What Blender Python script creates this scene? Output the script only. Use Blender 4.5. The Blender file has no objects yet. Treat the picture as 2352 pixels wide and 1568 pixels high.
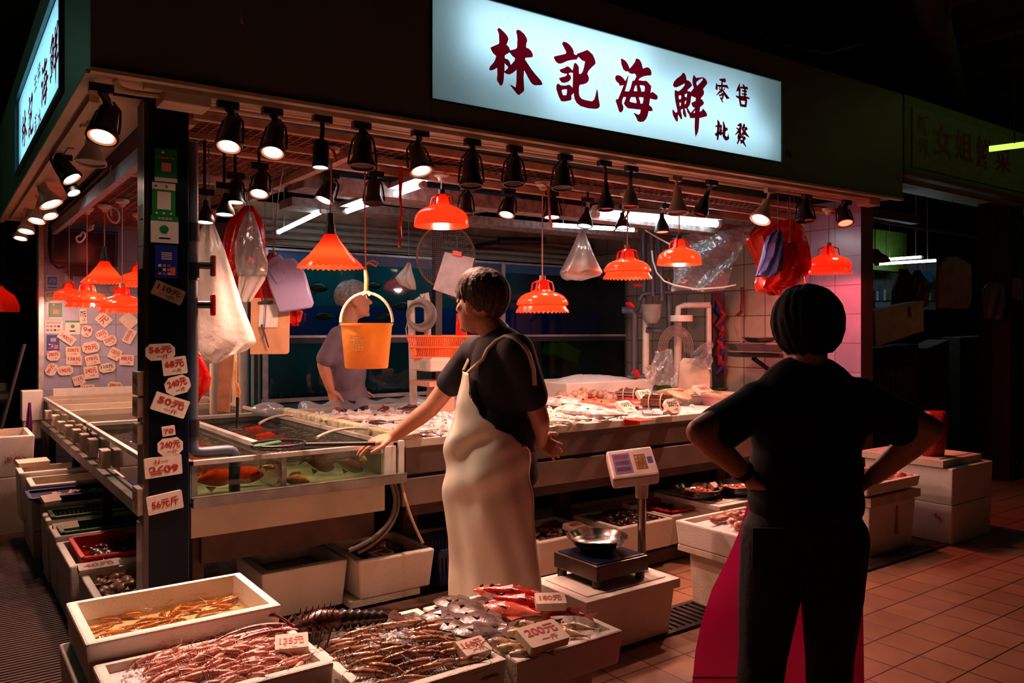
import bpy, bmesh, math, random
from mathutils import Vector, Matrix, Euler
rnd = random.Random(7)
sc = bpy.context.scene
COL = sc.collection

# ------------------------------------------------------------------ camera, world, exposure
FPX, CX, HY, EYE = 1829.0, 1176.0, 760.0, 1.5          # focal length in pixels, principal column, horizon row, eye height
YAW = math.radians(54.07)
RV = (math.sin(YAW), -math.cos(YAW)); FV = (math.cos(YAW), math.sin(YAW))
CAM = (-0.4799, -3.3950)
cd = bpy.data.cameras.new('camera'); cam = bpy.data.objects.new('camera', cd); COL.objects.link(cam)
cam.location = (CAM[0], CAM[1], EYE)
cam.rotation_euler = (math.pi/2, 0, -(math.pi/2-YAW))
cd.sensor_width = 36; cd.lens = FPX*36/2352; cd.shift_y = -24/2352
cd.clip_end = 60
sc.camera = cam
w = bpy.data.worlds.new('market_air'); sc.world = w; w.use_nodes = True
w.node_tree.nodes['Background'].inputs[0].default_value = (0.10, 0.13, 0.12, 1)
w.node_tree.nodes['Background'].inputs[1].default_value = 0.03
sc.view_settings.view_transform = 'Standard'; sc.view_settings.look = 'None'
sc.view_settings.exposure = 0.0; sc.view_settings.gamma = 1
sc.view_settings.use_curve_mapping = False
cy = sc.cycles
cy.use_denoising = True
cy.caustics_reflective = False; cy.caustics_refractive = False
cy.sample_clamp_indirect = 4.0
cy.max_bounces = 8; cy.diffuse_bounces = 3; cy.glossy_bounces = 3; cy.transmission_bounces = 6; cy.transparent_max_bounces = 16
WARM = (1.0, 0.50, 0.36); WARMW = (1.0, 0.74, 0.62)
SPOT_W = 72.0; PEND_W = 44.0

def lamp(name, kind, loc, power, color, parent=None, size=.04, spot=None, blend=.5, aim=None):
    l = bpy.data.lights.new(name, kind); l.energy = power; l.color = color
    o = bpy.data.objects.new(name, l); COL.objects.link(o); o.location = loc
    if kind in ('POINT', 'SPOT'): l.shadow_soft_size = size
    if kind == 'SPOT': l.spot_size = math.radians(spot or 70); l.spot_blend = blend
    if aim is not None: o.rotation_euler = Vector(aim).to_track_quat('-Z', 'Y').to_euler()
    if parent is not None:
        o.parent = parent; o.location = Vector(loc)-Vector(parent.location)
    return o

# ------------------------------------------------------------------ measuring: a pixel of the photo meets a plane of the place
def _ray(x, y):
    u = (x-CX)/FPX
    return Vector((u*RV[0]+FV[0], u*RV[1]+FV[1], (HY-y)/FPX))
def at(x, y, t): return Vector((CAM[0], CAM[1], EYE))+_ray(x, y)*t
def onX(x, y, X0): d = _ray(x, y); return at(x, y, (X0-CAM[0])/d.x)
def onY(x, y, Y0): d = _ray(x, y); return at(x, y, (Y0-CAM[1])/d.y)
def onZ(x, y, Z0): d = _ray(x, y); return at(x, y, (Z0-EYE)/d.z)
def dep(p): return (p[0]-CAM[0])*FV[0]+(p[1]-CAM[1])*FV[1]
RIGHT = Vector((RV[0], RV[1], 0)); FWD = Vector((FV[0], FV[1], 0)); UP = Vector((0, 0, 1))

# ------------------------------------------------------------------ materials
def lin(c):
    return tuple(((v/12.92) if v <= .04045 else ((v+.055)/1.055)**2.4) for v in (x/255 for x in c))
MATS = {}
def mat(name, c, rough=.5, metal=0, var=.12, scale=14, bump=0, bscale=60, emit=0, ecol=None, trans=0, alpha=1, coat=0, c2=None, spec=.5, sss=0):
    if name in MATS: return MATS[name]
    m = bpy.data.materials.new(name); m.use_nodes = True; nt = m.node_tree; N = nt.nodes; L = nt.links
    b = N['Principled BSDF']; c = lin(c)
    tc = N.new('ShaderNodeTexCoord')
    nz = N.new('ShaderNodeTexNoise'); nz.inputs['Scale'].default_value = scale; nz.inputs['Detail'].default_value = 5
    L.new(tc.outputs['Object'], nz.inputs['Vector'])
    mx = N.new('ShaderNodeMix'); mx.data_type = 'RGBA'
    c_lo = lin(c2) if c2 else tuple(v*(1-var*2) for v in c)
    c_hi = c if c2 else tuple(min(1, v*(1+var)) for v in c)
    mx.inputs[6].default_value = (*c_lo, 1); mx.inputs[7].default_value = (*c_hi, 1)
    rp = N.new('ShaderNodeMapRange'); rp.inputs[1].default_value = .3; rp.inputs[2].default_value = .7
    L.new(nz.outputs[0], rp.inputs[0]); L.new(rp.outputs[0], mx.inputs[0])
    L.new(mx.outputs[2], b.inputs['Base Color'])
    b.inputs['Roughness'].default_value = rough; b.inputs['Metallic'].default_value = metal
    b.inputs['Specular IOR Level'].default_value = spec
    if coat: b.inputs['Coat Weight'].default_value = coat; b.inputs['Coat Roughness'].default_value = .08
    if trans: b.inputs['Transmission Weight'].default_value = trans
    if sss: b.inputs['Subsurface Weight'].default_value = sss; b.inputs['Subsurface Radius'].default_value = (.02, .008, .005)
    if alpha < 1: b.inputs['Alpha'].default_value = alpha
    if emit:
        b.inputs['Emission Color'].default_value = (*(lin(ecol) if ecol else c), 1); b.inputs['Emission Strength'].default_value = emit
    if bump:
        n2 = N.new('ShaderNodeTexNoise'); n2.inputs['Scale'].default_value = bscale; n2.inputs['Detail'].default_value = 3
        L.new(tc.outputs['Object'], n2.inputs['Vector'])
        bp = N.new('ShaderNodeBump'); bp.inputs['Strength'].default_value = bump; bp.inputs['Distance'].default_value = .01
        L.new(n2.outputs[0], bp.inputs['Height']); L.new(bp.outputs[0], b.inputs['Normal'])
    MATS[name] = m
    return m
def sheet(name, c, transl=.5, transp=.2, gloss=.1, rough=.25, crinkle=.5):
    """thin film: part diffuse, part translucent, part clear, part shiny"""
    if name in MATS: return MATS[name]
    m = bpy.data.materials.new(name); m.use_nodes = True; nt = m.node_tree; N = nt.nodes; L = nt.links
    N.remove(N['Principled BSDF']); out = N['Material Output']; c = (*lin(c), 1)
    tc = N.new('ShaderNodeTexCoord'); nz = N.new('ShaderNodeTexNoise'); nz.inputs['Scale'].default_value = 24
    L.new(tc.outputs['Object'], nz.inputs['Vector'])
    bp = N.new('ShaderNodeBump'); bp.inputs['Strength'].default_value = crinkle; bp.inputs['Distance'].default_value = .01
    L.new(nz.outputs[0], bp.inputs['Height'])
    d = N.new('ShaderNodeBsdfDiffuse'); d.inputs[0].default_value = c
    t = N.new('ShaderNodeBsdfTranslucent'); t.inputs[0].default_value = c
    p = N.new('ShaderNodeBsdfTransparent'); p.inputs[0].default_value = tuple(.6+.4*v for v in c[:3])+(1,)
    g = N.new('ShaderNodeBsdfGlossy'); g.inputs['Roughness'].default_value = rough
    for s in (d, t, g): L.new(bp.outputs[0], s.inputs['Normal'])
    def mixs(a, b_, f):
        x = N.new('ShaderNodeMixShader'); x.inputs[0].default_value = f; L.new(a.outputs[0], x.inputs[1]); L.new(b_.outputs[0], x.inputs[2]); return x
    s = mixs(d, t, transl)
    if transp: s = mixs(s, p, transp)
    if gloss: s = mixs(s, g, gloss)
    L.new(s.outputs[0], out.inputs[0]); MATS[name] = m
    return m
def clear(name, tint, refl=.08, rough=.02, wave=0):
    """a clear pane or a water surface: tinted see-through with a fresnel reflection"""
    if name in MATS: return MATS[name]
    m = bpy.data.materials.new(name); m.use_nodes = True; nt = m.node_tree; N = nt.nodes; L = nt.links
    N.remove(N['Principled BSDF']); out = N['Material Output']
    p = N.new('ShaderNodeBsdfTransparent'); p.inputs[0].default_value = (*lin(tint), 1)
    g = N.new('ShaderNodeBsdfGlossy'); g.inputs['Roughness'].default_value = rough
    fr = N.new('ShaderNodeFresnel'); fr.inputs[0].default_value = 1.33
    ad = N.new('ShaderNodeMath'); ad.operation = 'ADD'; ad.inputs[1].default_value = refl; ad.use_clamp = True
    L.new(fr.outputs[0], ad.inputs[0])
    if wave:
        tc = N.new('ShaderNodeTexCoord'); nz = N.new('ShaderNodeTexNoise'); nz.inputs['Scale'].default_value = 16
        L.new(tc.outputs['Object'], nz.inputs['Vector'])
        bp = N.new('ShaderNodeBump'); bp.inputs['Strength'].default_value = wave; bp.inputs['Distance'].default_value = .03
        L.new(nz.outputs[0], bp.inputs['Height']); L.new(bp.outputs[0], g.inputs['Normal'])
    x = N.new('ShaderNodeMixShader'); L.new(ad.outputs[0], x.inputs[0]); L.new(p.outputs[0], x.inputs[1]); L.new(g.outputs[0], x.inputs[2])
    L.new(x.outputs[0], out.inputs[0]); MATS[name] = m
    return m
def tiles(name, c, grout, size, off, axes, rough=.3, mortar=.004, var=.1):
    """square tiles by world position; axes = the two world axes of the surface"""
    m = bpy.data.materials.new(name); m.use_nodes = True; nt = m.node_tree; N = nt.nodes; L = nt.links; b = N['Principled BSDF']
    ge = N.new('ShaderNodeNewGeometry'); sp = N.new('ShaderNodeSeparateXYZ'); cb = N.new('ShaderNodeCombineXYZ')
    L.new(ge.outputs['Position'], sp.inputs[0])
    for k in (0, 1):
        a = N.new('ShaderNodeMath'); a.operation = 'SUBTRACT'; a.inputs[1].default_value = off[k]-40*size[k]
        L.new(sp.outputs['XYZ'.index(axes[k])], a.inputs[0]); L.new(a.outputs[0], cb.inputs[k])
    br = N.new('ShaderNodeTexBrick'); br.offset = 0; br.squash = 1
    br.inputs['Scale'].default_value = 1; br.inputs['Brick Width'].default_value = size[0]; br.inputs['Row Height'].default_value = size[1]
    br.inputs['Mortar Size'].default_value = mortar; br.inputs['Mortar Smooth'].default_value = .3
    cl = lin(c)
    br.inputs['Color1'].default_value = (*cl, 1); br.inputs['Color2'].default_value = (*(v*(1-2*var) for v in cl), 1); br.inputs['Mortar'].default_value = (*lin(grout), 1)
    L.new(cb.outputs[0], br.inputs['Vector'])
    nz = N.new('ShaderNodeTexNoise'); nz.inputs['Scale'].default_value = 5; nz.inputs['Detail'].default_value = 6; L.new(ge.outputs['Position'], nz.inputs['Vector'])
    mx = N.new('ShaderNodeMix'); mx.data_type = 'RGBA'; mx.blend_type = 'MULTIPLY'; mx.inputs[0].default_value = .45
    L.new(br.outputs['Color'], mx.inputs[6]); L.new(nz.outputs[0], mx.inputs[7]); L.new(mx.outputs[2], b.inputs['Base Color'])
    bp = N.new('ShaderNodeBump'); bp.inputs['Strength'].default_value = .4; bp.inputs['Distance'].default_value = .004; bp.invert = True
    L.new(br.outputs['Fac'], bp.inputs['Height']); L.new(bp.outputs[0], b.inputs['Normal'])
    b.inputs['Roughness'].default_value = rough
    MATS[name] = m
    return m
def glow(name, c, strength):
    if name in MATS: return MATS[name]
    m = bpy.data.materials.new(name); m.use_nodes = True; N = m.node_tree.nodes; N.remove(N['Principled BSDF'])
    e = N.new('ShaderNodeEmission'); e.inputs[0].default_value = (*lin(c), 1); e.inputs[1].default_value = strength
    m.node_tree.links.new(e.outputs[0], N['Material Output'].inputs[0]); MATS[name] = m
    return m

M = dict(
    foam=mat('foam', (232, 224, 214), .75, var=.05, bump=.35, bscale=140, scale=6),
    foam_dirty=mat('foam_dirty', (214, 196, 176), .8, var=.15, bump=.4, bscale=120, scale=7),
    steel=mat('steel', (190, 182, 176), .32, .85, var=.12, scale=9, bump=.05),
    steel_dull=mat('steel_dull', (150, 140, 132), .45, .6, var=.18, scale=8),
    zinc=mat('zinc', (200, 188, 176), .5, .25, var=.15, scale=5),
    black=mat('black_plastic', (16, 15, 15), .42, var=.2),
    blackmat=mat('black_matte', (12, 11, 11), .8, var=.2),
    white=mat('white_plastic', (226, 220, 208), .45, var=.06),
    cream=mat('cream_paint', (206, 190, 168), .55, var=.1, scale=5),
    fascia=mat('fascia_paint', (104, 100, 84), .55, var=.06, scale=3),
    fascia_side=mat('fascia_green', (92, 112, 92), .45, var=.06, scale=3),
    navy=mat('pillar_navy', (9, 15, 28), .35, var=.15, scale=4, spec=.12),
    red=mat('red_plastic', (214, 24, 16), .35, var=.06),
    green=mat('green_plastic', (26, 92, 44), .45, var=.08),
    lime=mat('lime_plastic', (70, 150, 20), .45, var=.08),
    bluep=mat('blue_plastic', (24, 44, 110), .4, var=.08),
    orange=mat('orange_plastic', (238, 92, 26), .4, var=.06),
    redink=mat('red_ink', (176, 26, 16), .6, var=.02),
    blackink=mat('black_ink', (26, 20, 18), .6, var=.02),
    pvc=mat('grey_pipe', (70, 78, 90), .4, var=.08),
    pvcw=mat('white_pipe', (210, 202, 190), .4, var=.06),
    wood=mat('wet_wood', (74, 46, 32), .6, var=.3, scale=6, bump=.2, bscale=20),
    rope=mat('twine', (190, 160, 130), .8, var=.1),
    paper=mat('paper', (226, 220, 214), .7, var=.03),
    skin=mat('skin', (206, 138, 108), .5, var=.06, scale=20, sss=.12),
    ice=mat('crushed_ice', (232, 230, 232), .28, var=.10, scale=60, bump=.8, bscale=90),
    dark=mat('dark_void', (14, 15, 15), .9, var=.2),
    darkgreen=mat('dark_green', (24, 44, 30), .6, var=.2),
)
M['water'] = clear('tank_water', (196, 204, 176), .03, .03, .35)
M['darkwater'] = clear('box_water', (90, 76, 62), .05, .03, .3)
M['glass'] = clear('tank_glass', (196, 206, 192), .02, .02)
M['panel'] = sheet('sign_panel', (206, 230, 236), .86, 0, .02, .3, 0)
M['signred'] = sheet('sign_red_film', (124, 4, 20), .8, 0, .02, .3, 0)
M['shade'] = sheet('lampshade_red', (224, 34, 12), .40, 0, .07, .16, .1)
M['bagw'] = sheet('bag_white', (232, 222, 214), .4, .12, .08)
M['bagc'] = sheet('bag_clear', (210, 214, 220), .25, .62, .16, .16)
M['bagr'] = sheet('bag_red', (226, 40, 14), .5, .06, .07)
M['bagp'] = sheet('bag_lilac', (186, 176, 214), .4, .08, .06)
M['pink'] = sheet('pink_plastic', (196, 22, 84), .42, .02, .03, .4, .2)
M['tile_floor'] = tiles('floor_tiles', (176, 124, 96), (40, 26, 20), (.216, .216), (3.853, -.870), 'XY', .3)
M['tile_cream'] = tiles('wall_tiles_cream', (214, 200, 178), (84, 62, 48), (.2335, .24), (.189, .44), 'YZ', .25)
M['tile_lilac'] = tiles('wall_tiles_lilac', (170, 160, 196), (120, 96, 100), (.2335, .24), (.189, .44), 'YZ', .2)
M['tile_lilac_x'] = tiles('wall_tiles_lilac_back', (176, 178, 206), (150, 138, 140), (.30, .30), (.30, .36), 'XZ', .25, var=.04)

# ------------------------------------------------------------------ mesh builder
class MB:
    def __init__(s): s.v = []; s.f = []; s.m = []
    def add(s, vs, fs, mi=0, T=None):
        b = len(s.v)
        for p in vs:
            p = Vector(p)
            s.v.append(T @ p if T is not None else p)
        for f in fs: s.f.append([b+i for i in f]); s.m.append(mi)
        return s
    def bb(s, lo, hi, mi=0, T=None):
        x0, y0, z0 = lo; x1, y1, z1 = hi
        return s.add([(x0,y0,z0),(x1,y0,z0),(x1,y1,z0),(x0,y1,z0),(x0,y0,z1),(x1,y0,z1),(x1,y1,z1),(x0,y1,z1)],
              [(0,3,2,1),(4,5,6,7),(0,1,5,4),(1,2,6,5),(2,3,7,6),(3,0,4,7)], mi, T)
    def box(s, c, d, mi=0, R=None):
        T = Matrix.Translation(c)
        if R is not None: T = T @ R.to_4x4()
        h = Vector(d)/2
        return s.bb(-h, h, mi, T)
    def frustum(s, lo, hi, inset, mi=0):
        """box whose bottom is smaller than its top by inset"""
        x0, y0, z0 = lo; x1, y1, z1 = hi; i = inset
        return s.add([(x0+i,y0+i,z0),(x1-i,y0+i,z0),(x1-i,y1-i,z0),(x0+i,y1-i,z0),(x0,y0,z1),(x1,y0,z1),(x1,y1,z1),(x0,y1,z1)],
              [(0,3,2,1),(4,5,6,7),(0,1,5,4),(1,2,6,5),(2,3,7,6),(3,0,4,7)], mi)
    def ring(s, c, ax, ay, n):
        return [Vector(c)+Vector(ax)*math.cos(2*math.pi*i/n)+Vector(ay)*math.sin(2*math.pi*i/n) for i in range(n)]
    def loft(s, rings, mi=0, cap=True, closed=False):
        n = len(rings[0]); b = len(s.v); k = len(rings)
        for r in rings: s.v.extend(Vector(p) for p in r)
        for j in range(k if closed else k-1):
            for i in range(n):
                a, c = b+j*n, b+((j+1) % k)*n
                s.f.append([a+i, a+(i+1) % n, c+(i+1) % n, c+i]); s.m.append(mi)
        if cap and not closed:
            s.f.append([b+i for i in range(n)][::-1]); s.m.append(mi)
            s.f.append([b+(k-1)*n+i for i in range(n)]); s.m.append(mi)
        return s
    def cyl(s, p0, p1, r0, r1=None, n=12, mi=0, cap=True):
        p0, p1 = Vector(p0), Vector(p1); r1 = r0 if r1 is None else r1
        q = (p1-p0).to_track_quat('Z', 'Y').to_matrix(); ax, ay = q @ Vector((1,0,0)), q @ Vector((0,1,0))
        return s.loft([s.ring(p0, ax*r0, ay*r0, n), s.ring(p1, ax*r1, ay*r1, n)], mi, cap)
    def tube(s, pts, r, n=8, mi=0, cap=True):
        pts = [Vector(p) for p in pts]; rings = []; k = len(pts)
        up = None
        for i, p in enumerate(pts):
            d = (pts[min(i+1, k-1)]-pts[max(i-1, 0)]).normalized()
            if up is None: up = d.orthogonal().normalized()
            up = (up-d*up.dot(d))
            if up.length < 1e-5: up = d.orthogonal()
            up.normalize(); sd = d.cross(up)
            rr = r[i] if isinstance(r, (list, tuple)) else r
            rings.append(s.ring(p, sd*rr, up*rr, n))
        return s.loft(rings, mi, cap)
    def lathe(s, prof, n=24, mi=0, T=None, wave=None):
        b = len(s.v)
        for j, (r, z) in enumerate(prof):
            for i in range(n):
                a = 2*math.pi*i/n; dr, dz = wave(j, a) if wave else (0, 0)
                p = Vector(((r+dr)*math.cos(a), (r+dr)*math.sin(a), z+dz)); s.v.append(T @ p if T is not None else p)
        for j in range(len(prof)-1):
            for i in range(n):
                s.f.append([b+j*n+i, b+j*n+(i+1) % n, b+(j+1)*n+(i+1) % n, b+(j+1)*n+i]); s.m.append(mi)
        return s
    def disc(s, c, nrm, r, n=20, mi=0):
        q = Vector(nrm).to_track_quat('Z', 'Y').to_matrix(); b = len(s.v)
        s.v.extend(s.ring(c, q @ Vector((r,0,0)), q @ Vector((0,r,0)), n)); s.f.append([b+i for i in range(n)]); s.m.append(mi)
        return s
    def ell(s, c, rad, n=12, k=8, mi=0, R=None):
        c = Vector(c); R = R or Matrix.Identity(3); b = len(s.v)
        pole = [c+R @ Vector((0,0,-rad[2])), c+R @ Vector((0,0,rad[2]))]
        s.v.append(pole[0])
        for j in range(1, k):
            th = -math.pi/2+math.pi*j/k
            for i in range(n):
                a = 2*math.pi*i/n
                s.v.append(c+R @ Vector((rad[0]*math.cos(th)*math.cos(a), rad[1]*math.cos(th)*math.sin(a), rad[2]*math.sin(th))))
        s.v.append(pole[1]); e = len(s.v)-1
        for i in range(n):
            s.f.append([b, b+1+(i+1) % n, b+1+i]); s.m.append(mi)
            s.f.append([e, e-n+i, e-n+(i+1) % n]); s.m.append(mi)
        for j in range(k-2):
            for i in range(n):
                a = b+1+j*n
                s.f.append([a+i, a+(i+1) % n, a+n+(i+1) % n, a+n+i]); s.m.append(mi)
        return s
    def grid(s, fn, nu, nv, mi=0):
        b = len(s.v)
        for j in range(nv+1):
            for i in range(nu+1): s.v.append(Vector(fn(i/nu, j/nv)))
        for j in range(nv):
            for i in range(nu):
                a = b+j*(nu+1)+i; s.f.append([a, a+1, a+nu+2, a+nu+1]); s.m.append(mi)
        return s
    def prism(s, pts, h, T=None, mi=0):
        """closed 2-D outline pts raised by h along local z"""
        n = len(pts); vs = [(x, y, 0) for x, y in pts]+[(x, y, h) for x, y in pts]
        fs = [list(range(n))[::-1], [n+i for i in range(n)]]+[[i, (i+1) % n, n+(i+1) % n, n+i] for i in range(n)]
        return s.add(vs, fs, mi, T)
    def shape(s, outer, holes, T, mi=0):
        """flat outline with holes, filled"""
        bm = bmesh.new()
        for lp in [outer]+holes:
            vv = [bm.verts.new((x, y, 0)) for x, y in lp]
            for i in range(len(vv)): bm.edges.new((vv[i], vv[(i+1) % len(vv)]))
        bmesh.ops.triangle_fill(bm, edges=bm.edges[:], use_beauty=True, use_dissolve=False, normal=(0, 0, 1))
        bm.verts.index_update()
        s.add([v.co.copy() for v in bm.verts], [[v.index for v in f.verts] for f in bm.faces], mi, T); bm.free()
        return s
    def text(s, body, T, height=None, width=None, mi=0, bold=0.0):
        """lettering centred on T's origin, lying in T's xy plane"""
        key = (body, bold)
        if key not in _TXT:
            c = bpy.data.curves.new('lettering', 'FONT'); c.body = body; c.size = 1; c.resolution_u = 3; c.offset = bold
            c.align_x = 'CENTER'; c.space_line = .95
            o = bpy.data.objects.new('lettering', c); COL.objects.link(o)
            ev = o.evaluated_get(bpy.context.evaluated_depsgraph_get()); me = ev.to_mesh()
            _TXT[key] = ([v.co.copy() for v in me.vertices], [list(p.vertices) for p in me.polygons])
            ev.to_mesh_clear(); bpy.data.objects.remove(o); bpy.data.curves.remove(c)
        vs, fs = _TXT[key]
        if not vs: return s
        x0, x1 = min(v.x for v in vs), max(v.x for v in vs); y0, y1 = min(v.y for v in vs), max(v.y for v in vs)
        sx = (width/(x1-x0)) if width else None; sy = (height/(y1-y0)) if height else None
        if sx is None: sx = sy
        if sy is None: sy = sx
        return s.add([((v.x-(x0+x1)/2)*sx, (v.y-(y0+y1)/2)*sy, 0) for v in vs], fs, mi, T)
    def build(s, name, mats, parent=None, loc=None, smooth=None, bevel=0, sub=0, solid=0, seg=2, world=True, fixn=True):
        me = bpy.data.meshes.new(name); vs = s.v
        if parent is not None:
            if world:
                Ti = (Matrix.Translation(parent_loc(parent)) @ parent.rotation_euler.to_matrix().to_4x4()).inverted()
                vs = [Ti @ v for v in vs]
            off = Vector((0, 0, 0))
        else:
            if loc is None:
                xs = [v.x for v in vs]; ys = [v.y for v in vs]; zs = [v.z for v in vs]
                loc = ((min(xs)+max(xs))/2, (min(ys)+max(ys))/2, min(zs))
            off = Vector(loc); vs = [v-off for v in vs]
        me.from_pydata([tuple(v) for v in vs], [], s.f)
        for x in (mats if isinstance(mats, (list, tuple)) else [mats]): me.materials.append(x)
        if any(s.m): me.polygons.foreach_set('material_index', s.m)
        me.validate()
        if fixn:
            bm = bmesh.new(); bm.from_mesh(me); bmesh.ops.recalc_face_normals(bm, faces=bm.faces[:]); bm.to_mesh(me); bm.free()
        me.update()
        if smooth is not None:
            me.shade_smooth(); me.set_sharp_from_angle(angle=math.radians(smooth))
        o = bpy.data.objects.new(name, me); COL.objects.link(o); o.location = off
        if parent is not None: o.parent = parent
        if solid:
            d = o.modifiers.new('thickness', 'SOLIDIFY'); d.thickness = solid; d.offset = 0
        if bevel:
            d = o.modifiers.new('edge', 'BEVEL'); d.width = bevel; d.segments = seg; d.limit_method = 'ANGLE'; d.angle_limit = math.radians(50)
        if sub:
            d = o.modifiers.new('sub', 'SUBSURF'); d.levels = sub; d.render_levels = sub
        return o
_TXT = {}
def parent_loc(p):
    v = Vector(p.location); q = p.parent
    while q is not None: v = v+Vector(q.location); q = q.parent
    return v
def tag(o, label, cat, group=None, kind=None):
    o['label'] = label; o['category'] = cat
    if group: o['group'] = group
    if kind: o['kind'] = kind
    return o
def thing(name, label, cat, loc=(0,0,0), group=None, rotz=0):
    o = bpy.data.objects.new(name, None); COL.objects.link(o); o.location = loc; o.rotation_euler = (0, 0, rotz); o.empty_display_size = .05
    return tag(o, label, cat, group)
def struct(o): o['kind'] = 'structure'; return o
def stuff(o, label, cat): tag(o, label, cat); o['kind'] = 'stuff'; return o
def dup(o, loc=None, rot=None, scale=None, label=None):
    """a copy of a thing with copies of its parts and sub-parts, sharing mesh data"""
    c = o.copy(); COL.objects.link(c)
    if loc is not None: c.location = loc
    if rot is not None: c.rotation_euler = rot
    if scale is not None: c.scale = (scale,)*3 if isinstance(scale, (int, float)) else scale
    if label: c['label'] = label
    for ch in o.children:
        d = ch.copy(); COL.objects.link(d); d.parent = c
        for g in ch.children:
            e = g.copy(); COL.objects.link(e); e.parent = d
    return c
def frame(origin, xdir, ydir):
    x = Vector(xdir).normalized(); y = Vector(ydir); y = (y-x*x.dot(y)).normalized(); z = x.cross(y)
    T = Matrix.Identity(4)
    for i in range(3): T[i][0], T[i][1], T[i][2], T[i][3] = x[i], y[i], z[i], origin[i]
    return T
def bez(p0, p1, p2, p3, n=12):
    p0, p1, p2, p3 = map(Vector, (p0, p1, p2, p3))
    return [p0*(1-t)**3+p1*3*t*(1-t)**2+p2*3*t*t*(1-t)+p3*t**3 for t in (i/n for i in range(n+1))]
# ------------------------------------------------------------------ the market hall: floor, ceilings, walls
struct(MB().bb((-4, -6, -.1), (13, 11, 0)).build('floor', M['tile_floor']))
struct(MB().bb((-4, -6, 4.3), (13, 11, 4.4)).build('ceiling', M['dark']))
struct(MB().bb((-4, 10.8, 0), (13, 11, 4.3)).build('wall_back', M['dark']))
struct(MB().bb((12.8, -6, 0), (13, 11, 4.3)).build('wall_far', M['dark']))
b = MB()
for k in range(150):
    y = -1.2+k*.032; b.bb((-1.3, y, .004), (.28, y+.018, .014))
b.bb((-1.3, -1.2, .001), (.28, 3.6, .006))
tag(b.build('floor_mat', mat('mat_brown', (70, 46, 38), .6, var=.15)), 'ribbed dark brown mat on the aisle floor beside the left boxes', 'mat')
b = MB()
for k in range(110):
    x = .3+k*.047; b.bb((x, -.66, .002), (x+.026, -.43, .012))
b.bb((.28, -.68, .001), (5.5, -.65, .014)); b.bb((.28, -.44, .001), (5.5, -.41, .014)); b.bb((.3, -.66, .0005), (5.5, -.43, .0015))
tag(b.build('drain_grating', mat('iron_grating', (44, 32, 27), .5, .4, var=.2)), 'dark iron drain grating let into the tiled floor before the counter', 'drain')

def zb(x): return 2.5+.013*x          # the fascia's lower edge climbs a little to the right
FX = 5.92
def ftop(x): return 3.36+.012*x
SX0, SX1 = 1.495, 4.302
def sz0(x): return zb(x)+.122
def sz1(x): return zb(x)+.682
def wedge(mb, x0, x1, y0, y1, z0f, z1f, mi=0):
    return mb.add([(x0,y0,z0f(x0)),(x1,y0,z0f(x1)),(x1,y1,z0f(x1)),(x0,y1,z0f(x0)),(x0,y0,z1f(x0)),(x1,y0,z1f(x1)),(x1,y1,z1f(x1)),(x0,y1,z1f(x0))],
                  [(0,3,2,1),(4,5,6,7),(0,1,5,4),(1,2,6,5),(2,3,7,6),(3,0,4,7)], mi)
b = MB()
wedge(b, 0, SX0-.004, 0, .03, zb, ftop); wedge(b, SX1+.012, FX, 0, .03, zb, ftop)
wedge(b, SX0-.002, SX1+.01, 0, .03, zb, lambda x: sz0(x)-.006); wedge(b, SX0-.002, SX1+.01, 0, .03, lambda x: sz1(x)+.006, ftop)
wedge(b, .03, FX, .03, .34, lambda x: zb(x)+.008, lambda x: zb(x)+.03, 1)     # soffit
wedge(b, 0, FX, -.012, .03, lambda x: zb(x)-.012, lambda x: zb(x)+.004, 1)    # lip
wedge(b, 0, FX, .03, .34, lambda x: ftop(x)-.02, ftop)
wedge(b, .05, FX, .33, .345, zb, ftop, 2)
b.text('F6', frame((SX1+.09, -.0015, sz0(SX1)+.07), (1, 0, 0), (0, 0, 1)), height=.055, mi=2)
struct(b.build('wall_front_fascia', [M['fascia'], M['cream'], M['dark']]))
b = MB()
LY0, LY1, LZ0, LZ1 = .80, 3.27, 2.622, 3.132
b.bb((0, .03, 2.5), (.03, LY0, 3.36)); b.bb((0, LY1, 2.5), (.03, 5.2, 3.36)); b.bb((0, LY0, 2.5), (.03, LY1, LZ0)); b.bb((0, LY0, LZ1), (.03, LY1, 3.36))
b.bb((.03, .345, 2.508), (.34, 5.2, 2.53), 1); b.bb((-.012, .03, 2.488), (.03, 5.2, 2.504), 1); b.bb((.33, .345, 2.5), (.345, 5.2, 3.36), 2)
struct(b.build('wall_left_fascia', [M['fascia_side'], M['cream'], M['dark']]))

# the lit sign over the front, a real light box: tubes behind a translucent panel
OUT_LAM = [(265,150),(290,115),(325,130),(400,200),(455,265),(478,320),(465,375),(440,435),(485,475),(510,540),(560,530),(615,515),(640,490),(648,330),(640,250),(622,190),(635,160),(660,147),(710,170),(780,235),(825,310),(835,360),(815,420),(812,490),(860,505),(910,555),(940,615),(940,660),(915,675),(800,682),(790,710),(900,880),(980,985),(1100,1120),(1125,1185),(1100,1200),(980,1205),(930,1180),(890,1130),(775,920),(765,1060),(778,1290),(765,1320),(680,1390),(640,1370),(510,1205),(525,1195),(615,1245),(628,1130),(632,910),(560,970),(495,1000),(450,992),(395,960),(388,1110),(370,1180),(340,1215),(315,1200),(265,1120),(258,1090),(268,1000),(262,870),(210,905),(150,922),(115,915),(112,890),(130,845),(190,780),(225,720),(245,650),(190,600),(155,545),(135,490),(150,480),(290,420),(303,395),(298,250),(285,200)]
HO_LAM = [[(410,635),(500,582),(535,630),(570,665),(605,690),(590,740),(520,820),(505,760),(470,715),(407,690)],[(405,785),(430,815),(475,855),(458,890),(404,940)]]
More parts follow.
